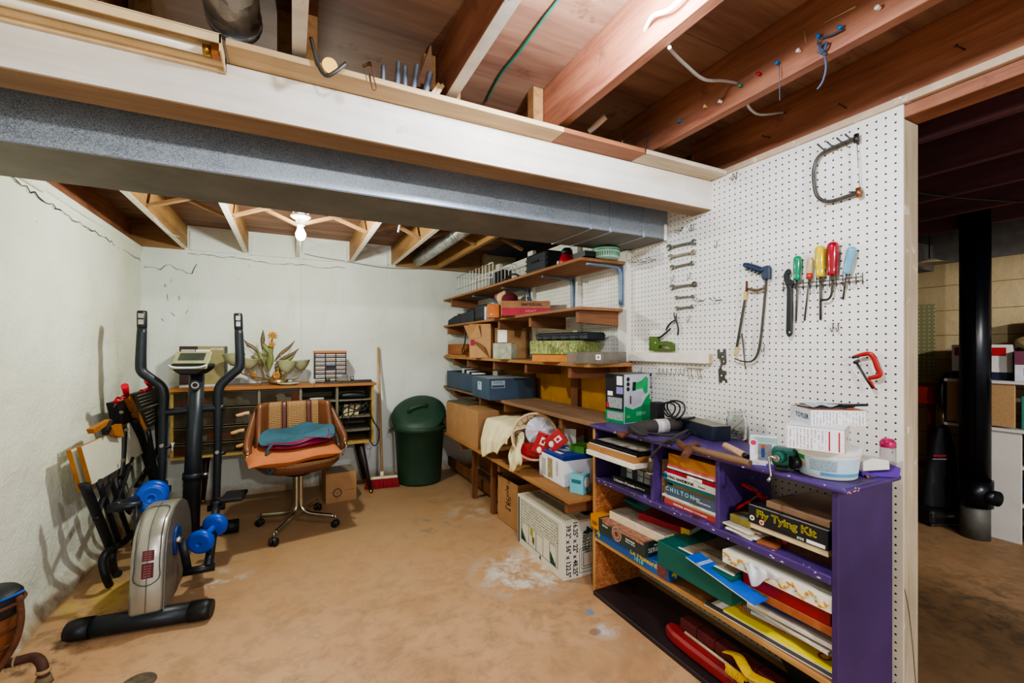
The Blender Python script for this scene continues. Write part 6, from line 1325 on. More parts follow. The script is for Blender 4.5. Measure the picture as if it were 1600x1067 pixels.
for k, x in enumerate(cols):
    w = .02; xx = min(max(x, CXA + w / 2), CXB - w / 2); t.box((xx - w / 2, CYF, CZ0 + .018), (xx + w / 2, CYBK - .012, CZ1 - .022), GGW if 0 < k < 5 else YLW, .001)
for r in rows[1:4]:
    for a, b in zip(cols[3:], cols[4:]): t.box((a + .01, CYF + .006, r - .006), (b - .01, CYBK - .012, r + .004), GGX)
t.box((CXA, CYF - .003, CZ0), (CXB, CYF + .012, CZ0 + .02), YLW)
t.build('carcass', ct)
SMK = M('smoky clear drawer', '#4a3d2b', .15, 0, .3, 6, alpha=.42); SMR = M('drawer rim', '#6f6449', .3, 0, .2, 8, alpha=.8)
cont = [M('red bottle caps', '#b0321f', .4), M('dim green packet', '#7e8a62', .5), M('grey junk', '#8d887c', .6, 0, .4, 40), M('dark junk', '#3a352e', .6), M('cream rolls', '#cfc7ad', .6)]
HAN = M('peach wooden handle', '#d9a878', .5)
n = 0
for ci in range(3):
    for ri in range(4):
        a, b, z0, z1 = cols[ci] + .013, cols[ci + 1] - .013, rows[ri] + .005, rows[ri + 1] - .006
        t = MB(); t.box((a, CYF + .002, z0), (b, CYF + .005, z1), SMK)
        t.box((a, CYF - .003, z1 - .008), (b, CYF + .009, z1), SMR, .001); t.box((a, CYF - .003, z0), (b, CYF + .009, z0 + .005), SMR, .001)
        t.box((a, CYF + .006, z0), (b, CYBK - .02, z0 + .003), SMK); t.box((a, CYF + .006, z0), (a + .003, CYBK - .02, z1 - .01), SMK); t.box((b - .003, CYF + .006, z0), (b, CYBK - .02, z1 - .01), SMK)
        dw = t.build('drawer', ct)
        t = MB(); rr = random.Random(ci * 7 + ri)
        for q in range(5):
            x = a + (b - a) * (q + .5) / 5; r = rr.uniform(.022, .038); m = cont[(ci * 2 + ri * 3 + q // 2) % 5] if not (ci == 0 and ri == 3) else cont[0 if q < 4 else 3]
            if (q + ri) % 2 or (ci == 0 and ri == 3): t.cyl((x, CYF + .03, z0 + .004 + r), (x, CYF + .09, z0 + .004 + r), r, m, seg=14)
            else: t.box((x - r, CYF + .03, z0 + .004), (x + r, CYF + .13, z0 + .004 + r * 1.4), m, .004)
        o = t.build('drawer_contents', dw); o['kind'] = 'stuff'
        if (ci, ri) in ((1, 2), (1, 1), (1, 0), (2, 1), (2, 0)):
            xc, zc = b - .10 - (.035 if ri == 1 else 0), (z0 + z1) / 2 + .006
            t = MB(); t.tube([(xc - .045, CYF - .008, zc - .008), (xc - .015, CYF - .014, zc - .002), (xc + .015, CYF - .014, zc + .008), (xc + .045, CYF - .008, zc + .008)], [.011, .015, .013, .015], HAN, 8, 3, flat=(.6, 1)); t.build('handle', dw)
for x, dx in ((CXA + .18, -.03), (CXB - .11, .085)):
    for y, dy in ((CYF + .05, -.06), (CYBK - .06, .0)):
        t = MB(); t.cyl((x + dx, y + dy, 0), (x + dx * .0, y, CZ0), .014, DKLEG, .03, 16); t.cyl((x + dx, y + dy, 0), (x + dx * .93, y + dy * .93, .03), .0145, BRASS, .016, 16); t.build('leg', ct)
p = onY(269, 697, CYF - .004); t = MB(); t.cyl(p + Vector((0, 0, .012)), p + Vector((0, -.003, .012)), .011, WHITE_P); t.cyl(p, p + Vector((0, -.004, 0)), .008, WHITE_P); t.box(tuple(p + Vector((-.003, -.003, -.035))), tuple(p + Vector((.003, 0, .0))), WHITE_P); t.box(tuple(p + Vector((-.006, -.003, .02))), tuple(p + Vector((.016, 0, .026))), WHITE_P); t.build('latch', ct)
# things in the open pigeonholes
t = MB(); a, b = onY(533, 617, CYF + .05), onY(577, 619, CYF + .05); zf = rows[3] + .0045
t.tube([Vector((a.x, CYF + .06, zf + .03)), Vector((a.x + .09, CYF + .06, zf + .034)), Vector((b.x - .06, CYF + .06, zf + .028)), Vector((b.x - .015, CYF + .06, zf + .02))], [.02, .03, .026, .014], BLACK, 12, 4); tag(t.build('power_tool'), 'black hand power tool lying in the topmost right pigeonhole', 'power tool')
WB = rows[2] + .0045; t = MB(); x = cols[4] + .07
names = ('pale wooden block standing first in the pigeonhole below the black tool', 'pale wooden block standing second in the pigeonhole below the black tool', 'pale wooden block leaning third in the pigeonhole below the black tool')
for k in range(3):
    t = MB(); t.box((-.018, -.03, 0), (.018, .03, .098), M('pale block', '#cdbb8c', .7, 0, .15, 20), .002, TR((cols[4] + .075 + .045 * k, CYF + .1, WB), 0, 4 + 3 * k, 0)); tag(t.build('wooden_block'), names[k], 'block', 'blocks in the pigeonhole')
t = MB(); y = CYF - .02
L = [onY(566, 622, CYF + .03), onY(562, 630, y), onY(545, 634, y), onY(533, 645, y), onY(540, 636, y), onY(560, 640, y), onY(573, 628, y), onY(570, 640, y), onY(540, 645, y), onY(534, 660, y), onY(541, 668, y), onY(545, 655, y), onY(560, 638, y), onY(574, 632, y), onY(580, 650, y), onY(586, 662, CYF - .03), onY(592, 672, CYF - .03), onY(591, 690, CYF - .03), onY(584, 696, CYF - .03), onY(577, 684, CYF - .03), onY(580, 664, CYF - .03)]
t.tube(L, .0052, BLACK, 7, 5); tag(t.build('extension_lead'), 'black cord looping out of the pigeonholes over the chest side', 'cord')
p = Vector((cols[3] + .12, CYF + .05, rows[3] + .0045)); t = MB(); t.cyl(p + Vector((-.05, 0, .014)), p + Vector((.06, .02, .014)), .012, M('clear glass part', '#b9bdb6', .1, 0, .2, 20), seg=14); t.cyl(p + Vector((-.07, 0, .014)), p + Vector((-.05, 0, .014)), .008, STEEL_DK); tag(t.build('glass_tube'), 'small glass tube lying in the pigeonhole beside the black tool', 'tube')
p = Vector((cols[3] + .2, CYF + .05, rows[2] + .0045)); t = MB(); t.box((-.05, -.03, 0), (.05, .03, .02), M('grey junk', '#8d887c'), .004, TR(p, 0, 0, 15)); t.cyl(p + Vector((-.06, -.01, .03)), p + Vector((.05, .01, .026)), .006, STEEL_OLD); tag(t.build('metal_bracket'), 'grey metal piece in the second pigeonhole behind the chair back', 'metal piece')
# ---- on the chest
zt = CZ1 + .0005
c = onY(306, 600, 4.2)
carton('light_fixture_box', 'brown and olive printed carton standing at the left end of the chest', 'box', (-.635, 4.36, zt), (.30, .19, .325), R(0), M('olive card', '#8a8258', .5, 0, .12, 6),
       [('f', 0, 0, .40, 1, M('dark maroon print', '#3a2522', .5, 0, .3, 12)), ('f', 0, 0, .98, .06, M('grey print lines', '#b9b6b2')), ('f', .04, .82, .34, .92, M('pale print band', '#c9c2b0', .5)), ('f', .36, .66, .68, .92, PAPER), ('f', .40, .72, .64, .88, printed('barcode', '#efeeea', '#444444', 90, 'X')), ('r', .0, .0, .7, 1, M('dark box side', '#3f3a30', .5, 0, .4, 10)), ('r', .7, 0, 1, 1, M('grey print', '#6d6d6d')), ('f', .1, .36, .16, .5, M('grey print', '#6d6d6d'))],
       [('f', .83, .93, .022, 'KICHLER', PAPER, 0, 1), ('f', .19, .87, .018, 'LIGHTING', INK, 0, 1.1)])
# small parts cabinet
pc_ = thing('parts_cabinet', 'small black cabinet of tiny drawers with an orange wooden top on the chest', 'cabinet', (.315, 4.32, zt))
w_, d_, h_ = .265, .15, .285; t = MB(); x0, y0 = .315 - w_ / 2, 4.32 - d_ / 2
t.box((x0, y0 + .012, zt), (x0 + w_, y0 + d_, zt + h_ - .02), BLACK, .003)
for i in range(4): xx = x0 + (w_ - .008) * i / 3; t.box((xx, y0, zt), (xx + .008, y0 + .014, zt + h_ - .02), BLACK, .001)
for j in range(8): zz = zt + (h_ - .028) * j / 7; t.box((x0, y0, zz), (x0 + w_, y0 + .014, zz + .007), BLACK, .001)
t.build('frame', pc_)
t = MB(); t.box((x0 - .004, y0 - .004, zt + h_ - .02), (x0 + w_ + .004, y0 + d_, zt + h_), M('orange stained wood', '#b5682e', .45, 0, .15, 8), .003); t.build('top', pc_)
for i in range(3):
    for j in range(7):
        if (i, j) == (1, 3): continue
        a = x0 + (w_ - .008) * i / 3 + .009; zz = zt + (h_ - .028) * j / 7 + .008
        t = MB(); t.box((a, y0 + .003, zz), (a + w_ / 3 - .012, y0 + .011, zz + .028), M('tiny drawer %d' % ((i * 2 + j) % 4), ('#7d6a5c', '#93877e', '#6b6570', '#8a7460')[(i * 2 + j) % 4], .3, 0, .35, 40), .001); t.box((a, y0 + .001, zz + .02), (a + w_ / 3 - .012, y0 + .004, zz + .028), M('drawer lip', '#c8c2bd', .3), .001); t.build('drawer', pc_)
# chandelier lying on the chest, with leaf sprays
ch_ = thing('chandelier', 'brass chandelier with frosted glass bowls and metal leaves resting on the chest', 'chandelier', (-.12, 4.3, zt))
cc = Vector((-.10, 4.30, zt)); BR2 = M('aged brass', '#a8906a', .35, .85, .25, 30); FRO = M('frosted glass bowl', '#b5b38c', .35, 0, .15, 9, .0, trans=.3)
t = MB(); t.lathe([(0, 0), (.05, 0), (.075, .012), (.08, .03), (.05, .05), (.03, .07), (.022, .12), (.03, .14), (.018, .16), (0, .165)], BR2, TR(cc), 24); t.build('hub', ch_)
for k, (px, py) in enumerate(((366, 562), (388, 568), (409, 563), (447, 573), (470, 570))):
    Y = (4.14, 4.2, 4.36, 4.22, 4.34)[k]; b = onY(px, py, Y); b.z = max(b.z, zt + .09)
    ar = MB(); ar.tube([cc + Vector((0, 0, .05)), cc.lerp(b, .35) * 1 + Vector((0, 0, -.02)), cc.lerp(b, .8) + Vector((0, 0, -.075 - .02 * (k % 2))), b + Vector((0, 0, -.045))], .006, BR2, 8, 5); a_o = ar.build('arm', ch_)
    q = MB(); q.lathe([(.0, -.05), (.018, -.048), (.03, -.042), (.05, -.02), (.068, .01), (.078, .036), (.082, .04), (.076, .036), (.064, .01), (.046, -.018), (0, -.04)], FRO, TR(b, 12 * ((k % 3) - 1), 10 * ((k % 2) - .5), 0), 24); q.build('glass_shade', a_o)
LG = M('dull green leaf metal', '#6d7440', .5, .2, .3, 20); LB = M('brown leaf metal', '#6a5640', .5, .3, .3, 20); FLW = M('orange gold flower', '#b9823a', .5, .2, .25, 30)
def leaf(A, B, w, m):
    t = MB(); A, B = Vector(A), Vector(B); d = B - A; s_ = d.cross(Vector((0, -1, .2))).normalized()
    t.grid(lambda u, v: A + d * u + s_ * (w * math.sin(min(1, u * 1.02) * PI) ** .8 * (v - .5) * 2) + Vector((0, .012 * abs(v - .5), .01 * math.sin(u * 6))), 12, 4, m); o = t.build('leaf', ch_); sm = o.modifiers.new('thickness', 'SOLIDIFY'); sm.thickness = .0015
def P_(px, py, Y=4.28): return onY(px, py, Y)
for A, B, w, m in (((410, 548), (411, 514), .016, LB), ((403, 552), (381, 530), .016, LB), ((428, 566), (461, 531), .014, LB), ((428, 572), (468, 543), .014, LB), ((430, 578), (463, 550), .018, LG), ((425, 560), (408, 530), .022, LG), ((420, 566), (425, 528), .022, LG), ((413, 570), (402, 545), .018, LG), ((420, 582), (424, 545), .028, LG), ((437, 588), (440, 575), .012, FLW)):
    leaf(P_(*A), P_(*B), w, m)
t = MB()
for A, B in (((412, 590), (411, 548)), ((405, 575), (385, 540)), ((424, 590), (440, 552)), ((424, 590), (455, 545)), ((420, 588), (420, 540)), ((432, 590), (450, 560))): t.tube([P_(*A), (P_(*A) + P_(*B)) / 2 + Vector((.01, 0, .01)), P_(*B)], .0028, BR2, 6, 3)
t.tube([P_(427, 530) + Vector((.035 * math.cos(a), -.01, .035 * math.sin(a))) for a in [k * .6 for k in range(10)]], .0016, FLW, 5, 3); t.build('stems', ch_)
for px, py, r in ((426, 524, .04), (425, 538, .03), (432, 586, .035), (396, 585, .03)):
    t = MB(); c0_ = P_(px, py, 4.26)
    for k in range(8):
        a = 2 * PI * k / 8; e = c0_ + Vector((r * math.cos(a), -.012 + .01 * (k % 2), r * .9 * math.sin(a))); t.ball(c0_.lerp(e, .6), r * .42, FLW, (abs(math.cos(a)) * .6 + .35, .2, abs(math.sin(a)) * .6 + .35), 8)
    t.ball(c0_, r * .28, FLW, (1, .7, 1), 8); t.build('flower', ch_)
# metal oddments
t = MB(); q = Vector((.39, 4.2, zt)); t.box((-.13, -.03, 0), (.13, .03, .016), STEEL_DK, .002, TR(q, 0, 0, -4)); t.box((-.02, -.03, .016), (.09, .03, .05), M('grey cast metal', '#77746a', .6, .4, .3, 20), .004, TR(q, 0, 0, -4)); t.box((.02, -.02, .05), (.06, .02, .075), M('grey cast metal', '#77746a'), .003, TR(q, 0, 0, -4)); t.cyl(q + Vector((.1, -.01, .016)), q + Vector((.1, -.01, .055)), .012, STEEL); t.cyl(q + Vector((-.1, 0, .016)), q + Vector((-.1, 0, .045)), .016, STEEL_OLD)
t.box((.0, -.025, 0), (.2, .03, .022), STEEL_DK, .002, TR(q + Vector((.07, .005, .0)), 0, 0, 2)); tag(t.build('machine_vice'), 'grey cast metal vice lying at the right end of the chest top', 'vice')
t = MB(); q = Vector((.165, 4.2, zt)); t.lathe([(0, 0), (.028, 0), (.028, .04), (.026, .042), (.025, .005), (0, .004)], M('clear tumbler', '#c9ccc4', .1, 0, .1, 20, alpha=.6), TR(q), 20); tag(t.build('tumbler'), 'small clear cup on the chest in front of the tiny drawer cabinet', 'cup')
t = MB(); q = Vector((-.02, 4.17, zt)); t.lathe([(0, 0), (.05, 0), (.085, .016), (.086, .02), (.05, .008), (0, .006)], M('pale dish', '#cdc8b0', .4), TR(q), 28); tag(t.build('dish'), 'pale shallow dish on the chest below the chandelier leaves', 'dish')

# ================================================================== dustbin, broom, carton
GRN = M('dark green bin plastic', '#24402f', .5, 0, .2, 5, .05)
bx_, by_ = 1.125, 4.275
bn = thing('dustbin', 'dark green plastic dustbin with its lid tilted open against the wall', 'dustbin', (bx_, by_, 0)); BT = TR((bx_, by_, 0))
t = MB(); t.lathe([(0, .012), (.195, .012), (.198, .0), (.205, .0), (.207, .02), (.236, .50), (.247, .505), (.252, .52), (.252, .545), (.244, .552), (.238, .545), (.232, .5), (.203, .03), (0, .022)], GRN, BT, 56)
t.build('bin_body', bn)
for s_ in (-1, 1):
    v = Vector((CS, -SN, 0)) * s_; o_ = Vector((bx_, by_, .5)) + v * .245; e = Vector((-v.y, v.x, 0)) * .05
    t = MB(); t.tube([o_ + e, o_ + e + v * .03, o_ - e + v * .03, o_ - e], .011, GRN, 8, 4); t.build('handle', bn)
LT = TR((bx_ - .01, by_ - .0, .655)) @ Matrix.Rotation(R(36), 4, Vector((CS, -SN, 0)).cross(Vector((0, 0, 1))).cross(Vector((0, 0, 1))) * -1)
t = MB(); t.lathe([(.258, -.03), (.262, -.028), (.262, .0), (.25, .012), (.235, .018), (.225, .03), (.16, .045), (0, .052)], GRN, LT, 56); t.lathe([(.256, -.03), (.25, .0), (.22, .02), (0, .04)], GRN, LT, 40); ld = t.build('lid', bn)
t = MB(); t.tube([LT @ Vector((-.085, .0, .045)), LT @ Vector((-.07, 0, .085)), LT @ Vector((.07, 0, .085)), LT @ Vector((.085, 0, .045))], [.016, .015, .015, .016], GRN, 8, 4, flat=(1.3, .8)); t.build('lid_handle', ld)
br_ = thing('broom', 'push broom with pale wooden handle and red bristles leaning on the back wall', 'broom', tuple(onZ(597, 762, 0)))
h0, h1 = onZ(597, 762, 0) + Vector((0, .0, .1)), onY(591, 543, YB - .03)
t = MB(); t.cyl(h0, h1, .0135, wood('pale broom handle', '#c9a67a', '#a98355', 'Z', 1.0), .0115, 16); t.build('handle', br_)
c = onZ(597, 762, 0); t = MB(); t.box((-.14, -.022, .085), (.14, .022, .105), M('cream broom head', '#d9cfae', .5), .006, TR((c.x, c.y, 0), 0, 0, -8)); t.cyl(h0 - Vector((0, 0, .01)), h0.lerp(h1, .04), .017, M('cream broom head', '#d9cfae')); t.build('head_block', br_)
t = MB(); RB_ = M('red bristles', '#a32a33', .7, 0, .3, 80, .3); rng = random.Random(3)
for i in range(44):
    for j in range(4):
        u, v = -.135 + .27 * i / 43, -.016 + .011 * j; A = TR((c.x, c.y, 0), 0, 0, -8) @ Vector((u, v, .086)); B = TR((c.x, c.y, 0), 0, 0, -8) @ Vector((u * 1.12 + rng.uniform(-.004, .004), v * 1.5 + rng.uniform(-.006, .006), .002)); t.cyl(A, B, .0035, RB_, .003, 4, caps=False)
o = t.build('bristles', br_); o['kind'] = 'stuff'
loc, sz, rz = corners(0, (509, 788), (557, 780), .25, 735)
carton('cardboard_box', 'small brown carton with a round black emblem on the floor beside the chair', 'box', loc, (sz[0], .25, sz[2]), rz, CARD, [('f', .05, .36, .4, .37, CARD_D), ('f', .6, .38, .95, .4, CARD_D), ('t', .02, .02, .98, .98, M('grey inside card', '#84796a', .8))], [('f', .37, .36, .012, 'RECYCLE', INK), ('f', .37, .3, .012, 'BOX', INK), ('f', .37, .15, .012, 'XL6', INK)],
       extra=lambda t, w, d, h: (t.cyl((-w * .13, -d / 2 - .0004, h * .33), (-w * .13, -d / 2 - .001, h * .33), .036, INK, seg=28), t.cyl((-w * .13, -d / 2 - .0008, h * .33), (-w * .13, -d / 2 - .0013, h * .33), .029, CARD, seg=28)))

# ================================================================== swivel chair
CHR = M('worn chrome', '#b9b4a8', .22, 1.0, .2, 30); VIN = M('brown vinyl', '#6b4028', .35, 0, .25, 5, .06, coat=.2); VST = M('dark brown strap vinyl', '#54281c', .4)
def weave(name):
    m, nt, b = _nt(name); v = coords(nt); w1 = node(nt, 'ShaderNodeTexWave', Scale=30.0, Distortion=1.0); w1.bands_direction = 'X'; w2 = node(nt, 'ShaderNodeTexWave', Scale=24.0, Distortion=1.0); w2.bands_direction = 'Z'
    nt.links.new(v, w1.inputs[0]); nt.links.new(v, w2.inputs[0]); f = math_(nt, 'MULTIPLY', w1.outputs['Fac'], w2.outputs['Fac'])
    nt.links.new(ramp(nt, f, [(.05, hexc('#6d4a26')), (.4, hexc('#b58a52')), (.9, hexc('#d9b47c'))]), b.inputs['Base Color']); b.inputs['Roughness'].default_value = .75; bump(nt, b, f, .6, .006); return m
WEV = weave('woven seat cloth')
pts = [onZ(406, 822, 0), onZ(428, 853, 0), onZ(524, 823, 0), onZ(497, 797, 0)]
cen = sum(pts, Vector()) / 4
sc_ = thing('swivel_chair', 'brown vinyl swivel chair with woven back and chrome legs on casters', 'chair', (cen.x, cen.y, 0))
for k, p in enumerate(pts):
    d = (p - cen).normalized(); s_ = cen + d * .022; e = p - d * .0
    t = MB(); t.tube([s_ + Vector((0, 0, .40)), s_ + Vector((0, 0, .2)), s_ + d * .01 + Vector((0, 0, .135)), s_ + d * .06 + Vector((0, 0, .10)), cen + (p - cen) * .6 + Vector((0, 0, .088)), cen + (p - cen) * .97 + Vector((0, 0, .08))], .0155, CHR, 12, 5); t.cyl(e + Vector((0, 0, .05)), e + Vector((0, 0, .09)), .006, STEEL); lg_ = t.build('leg', sc_)
    t = MB(); sd = Vector((-d.y, d.x, 0)); 
    for q in (-1, 1): t.lathe([(0, -.01), (.02, -.01), (.026, -.006), (.026, .004), (.018, .01), (0, .012)], BLACK, frame(e + sd * .014 * q + Vector((0, 0, .026)), d, Vector((0, 0, 1))) if q > 0 else frame(e + sd * .014 * q + Vector((0, 0, .026)), -d, Vector((0, 0, 1))), 20)
    t.ball(e + Vector((0, 0, .04)), .017, M('chrome hood', '#55555a', .15, .9), (1, 1, .9), 12); t.build('caster', lg_)
RZC = R(6); 
SM = TR((cen.x, cen.y - .02, 0)) @ Matrix.Rotation(RZC, 4, 'Z')
t = MB(); t.cyl(cen + Vector((0, 0, .385)), cen + Vector((0, 0, .43)), .09, BLACKM, .12, 20); t.build('swivel_plate', sc_)
def rbox(t, lo, hi, m, r, mx, seg=4): t.box(lo, hi, m, r, mx, seg)
t = MB(); 
def seatfn(u, v):
    a = u * 2 * PI; k = 2.6; cx_, sy_ = math.cos(a), math.sin(a); e = (abs(cx_) ** k + abs(sy_) ** k) ** (-1 / k)
    zz = [.415, .42, .445, .48, .51, .522, .525][int(round(v * 6))]; q = [.0, .62, .86, 1.0, 1.0, .93, .0][int(round(v * 6))]
    return SM @ Vector((cx_ * e * .275 * q, sy_ * e * .25 * q, zz))
t.grid(seatfn, 40, 6, VIN, closeu=True); t.build('seat', sc_)
t = MB(); rim = [SM @ Vector((math.cos(a) * (abs(math.cos(a)) ** 2.6 + abs(math.sin(a)) ** 2.6) ** (-1 / 2.6) * .268, math.sin(a) * (abs(math.cos(a)) ** 2.6 + abs(math.sin(a)) ** 2.6) ** (-1 / 2.6) * .244, .51)) for a in [2 * PI * k / 40 for k in range(40)]]
t.tube(rim, .012, WEV, 8, 1, close=True); t.build('seat_piping', sc_)
# curved back shell with wings
def back(u, v, r=0.0, y0=.0):
    x = (u - .5) * 2; z = .50 + .39 * v; wid = .255 + .02 * (1 - v); return SM @ Vector((x * wid, .235 + .03 * v - (.10 + .20 * (1 - v) ** 1.5) * max(0, abs(x) - .72) / .28 - r, z - .04 * max(0, abs(x) - .8) * v))
t = MB(); t.grid(lambda u, v: back(u, v), 36, 12, VIN); o = t.build('back_shell', sc_); sm = o.modifiers.new('thickness', 'SOLIDIFY'); sm.thickness = .035; sm.offset = -1
for s_ in (-1, 1):
    t = MB(); P = [SM @ Vector((s_ * .235, .225, .865)), SM @ Vector((s_ * .262, .18, .80)), SM @ Vector((s_ * .292, .09, .70)), SM @ Vector((s_ * .312, .0, .625)), SM @ Vector((s_ * .308, -.05, .585)), SM @ Vector((s_ * .285, -.04, .545))]
    t.tube(P, [.018, .026, .034, .034, .028, .02], VIN, 12, 5, flat=(.75, 1.1)); t.build('armrest', sc_)
    t = MB(); t.tube([SM @ Vector((s_ * .312, -.07, .585)), SM @ Vector((s_ * .318, -.08, .56)), SM @ Vector((s_ * .29, -.08, .5))], .006, CHR, 8, 3); t.ball(SM @ Vector((s_ * .313, -.075, .585)), .013, CHR, (1, 1, 1), 10); t.build('arm_bolt', sc_)
for a, b in ((-.228, -.085), (-.048, .085), (.122, .222)):
    t = MB(); t.grid(lambda u, v: SM @ Vector((a + (b - a) * u, .222 + .03 * v - .0 - .012, .53 + .355 * v)), 6, 10, WEV); o = t.build('woven_panel', sc_); sm = o.modifiers.new('thickness', 'SOLIDIFY'); sm.thickness = .012
for a, b in ((-.085, -.048), (.085, .122)):
    t = MB(); t.grid(lambda u, v: SM @ Vector((a + (b - a) * u, .222 + .03 * v - .018, .53 + .362 * v)), 3, 8, VST); o = t.build('back_strap', sc_); sm = o.modifiers.new('thickness', 'SOLIDIFY'); sm.thickness = .01
# cushion and bag on the seat
OC = M('rust orange cloth', '#b5693c', .8, 0, .12, 9, .25)
def pillow(t, mx, a, b, h, m, corner=1.0, nu=40):
    def fn(u, v):
        x, y = 2 * u - 1, 2 * (v % 1.0) - 1; return x, y
    for s_ in (1, -1):
        t.grid(lambda u, v: mx @ Vector(((2 * u - 1) * a, (2 * v - 1) * b, s_ * h * ((1 - (2 * u - 1) ** 4) * (1 - (2 * v - 1) ** 4)) ** .55 + .006 * math.sin(u * 11 + v * 7))), 28, 28, m)
t = MB(); pillow(t, SM @ TR((-.045, -.05, .57), 3, -3, 3), .285, .245, .05, OC); tag(t.build('cushion'), 'rust orange cushion lying on the seat of the swivel chair', 'cushion')
bg = thing('tote_bag', 'flattened teal and maroon bag lying on the orange cushion', 'bag', (cen.x, cen.y, .61))
TEAL = M('teal nylon', '#2b5567', .5, 0, .2, 10, .1); MAR = M('maroon satin', '#7a1438', .28, 0, .2, 10, .1)
BM = SM @ TR((.0, -.04, .628), 5, -4, -3)
def rimz(a): return .012 * math.sin(3 * a) + .01 * math.sin(5 * a + 1)
t = MB(); t.grid(lambda u, v: BM @ Vector(((.2 + .045 * math.sin(v * PI)) * math.cos(2 * PI * u), (.165 + .04 * math.sin(v * PI)) * math.sin(2 * PI * u), -.004 + .052 * v + rimz(2 * PI * u) * v)), 48, 8, MAR, closeu=True); t.grid(lambda u, v: BM @ Vector((.2 * v * math.cos(2 * PI * u), .165 * v * math.sin(2 * PI * u), -.004)), 48, 1, MAR, closeu=True); t.build('bag_side', bg)
t = MB(); t.grid(lambda u, v: BM @ Vector(((.245 - .245 * v) * math.cos(2 * PI * u), (.205 - .205 * v) * math.sin(2 * PI * u) , .05 + rimz(2 * PI * u) * (1 - v) + .03 * math.sin(2 * PI * u) * (1 - v) * (1 if math.sin(2 * PI * u) > 0 else .2) - .012 * math.sin(v * PI) + .004 * math.sin(u * 40) * (1 - v))), 60, 10, TEAL, closeu=True); t.build('bag_lining', bg)
for pts_ in (((-.17, -.15, .05), (-.2, -.19, .02), (-.215, -.215, -.06), (-.2, -.215, -.12), (-.175, -.215, -.1), (-.185, -.2, -.02)), ((.2, -.1, .05), (.245, -.11, .03), (.26, -.12, -.03), (.25, -.11, -.06))):
    t = MB(); t.tube([BM @ Vector(p) for p in pts_], .011, M('dark teal strap', '#23404f', .6), 8, 5, flat=(1, .35)); t.build('strap', bg)

# ================================================================== elliptical trainer
EB = M('satin black tube', '#22272c', .4, .15, .2, 12); SIL = M('silver shell', '#aca99c', .33, .55, .1, 8, coat=.15); SILD = M('grey side shell', '#77736b', .38, .4, .12, 8)
el = thing('elliptical_trainer', 'black and silver elliptical trainer with tall handles standing by the left wall', 'exercise machine', (-.6, 3.1, 0))
A, B = onZ(112, 985, .042), onZ(326, 951, .042)
t = MB(); t.tube([A, B], .042, EB, 14, flat=(1.15, 1)); rb = t.build('rear_stabiliser', el)
for P, Q in ((A, B), (B, A)):
    t = MB(); dd = (P - Q).normalized(); t.tube([P - dd * .075, P - dd * .01, P + dd * .015], [.0445, .0445, .038], BLACK, 14, flat=(1.2, 1)); t.build('end_cap', rb)
XC0, XC1 = -.663, -.533
prof = [(2.555, .075), (2.575, .2), (2.60, .33), (2.635, .41), (2.70, .462), (2.79, .49), (2.88, .492), (2.98, .475), (3.08, .43), (3.16, .35), (3.20, .25), (3.20, .09), (3.1, .065), (2.65, .06)]
t = MB(); YZ = frame((0, 0, 0), (0, 1, 0), (0, 0, 1))     # local z = +X
t.prism(prof, XC0, XC1, SIL, YZ, .014, True); t.prism([(a * .985 + 2.88 * .015, b * .985 + .28 * .015) for a, b in prof], XC1 - .001, XC1 + .004, SILD, YZ)
sh = t.build('drive_housing', el)
t = MB(); P = [(.0, p) for p in prof[:7]]
def fr(k, x): 
    k = max(0, min(len(prof) - 1.001, k)); i = int(k); f = k - i; a, b = prof[i], prof[i + 1]; y, z = a[0] + (b[0] - a[0]) * f, a[1] + (b[1] - a[1]) * f; dy, dz = b[0] - a[0], b[1] - a[1]; l = math.hypot(dy, dz); return Vector((x, y - dz / l * .003, z + dy / l * .003))
t.tube([fr(k, XC0 + .018) for k in (1.2, 1.6, 2, 2.5, 3, 4, 5)] + [fr(5.3, XC0 + .06), fr(5, XC1 - .018)] + [fr(k, XC1 - .018) for k in (4, 3, 2.5, 2, 1.6, 1.2)] + [fr(1.0, XC0 + .065)], .0022, M('panel groove', '#4c4a46', .6), 6, 3, close=True)
t.tube([fr(k, (XC0 + XC1) / 2) for k in (0, .5, 1, 2, 3, 4, 5, 6)], .0014, M('panel groove', '#4c4a46'), 5, 2); t.build('access_panel', sh)
for a, b in ((1.25, 1.75), (1.82, 2.25)):
    t = MB(); t.ngon([fr(a, XC0 + .045), fr(a, XC1 - .04), fr(b, XC1 - .04), fr(b, XC0 + .045)], M('dark red sticker', '#5e1a1f', .45, 0, .5, 90)); 
    for q in range(5): z = a + (b - a) * (q + .7) / 6; t.ngon([fr(z, XC0 + .052) + Vector((0, -.0006, 0)), fr(z, XC1 - .05) + Vector((0, -.0006, 0)), fr(z + .03, XC1 - .05) + Vector((0, -.0006, 0)), fr(z + .03, XC0 + .052) + Vector((0, -.0006, 0))], M('sticker print', '#9a5a58', .5))
    t.build('warning_sticker', sh)
for x in (XC1 + .004,):
    t = MB(); q = onX(275, 843, x); t.cyl(q, q + Vector((.012, 0, 0)), .075, M('blue disc', '#1b3a78', .4), .068, 32); t.cyl(q + Vector((.012, 0, 0)), q + Vector((.016, 0, 0)), .018, STEEL, seg=18); t.build('axle_cover', sh)
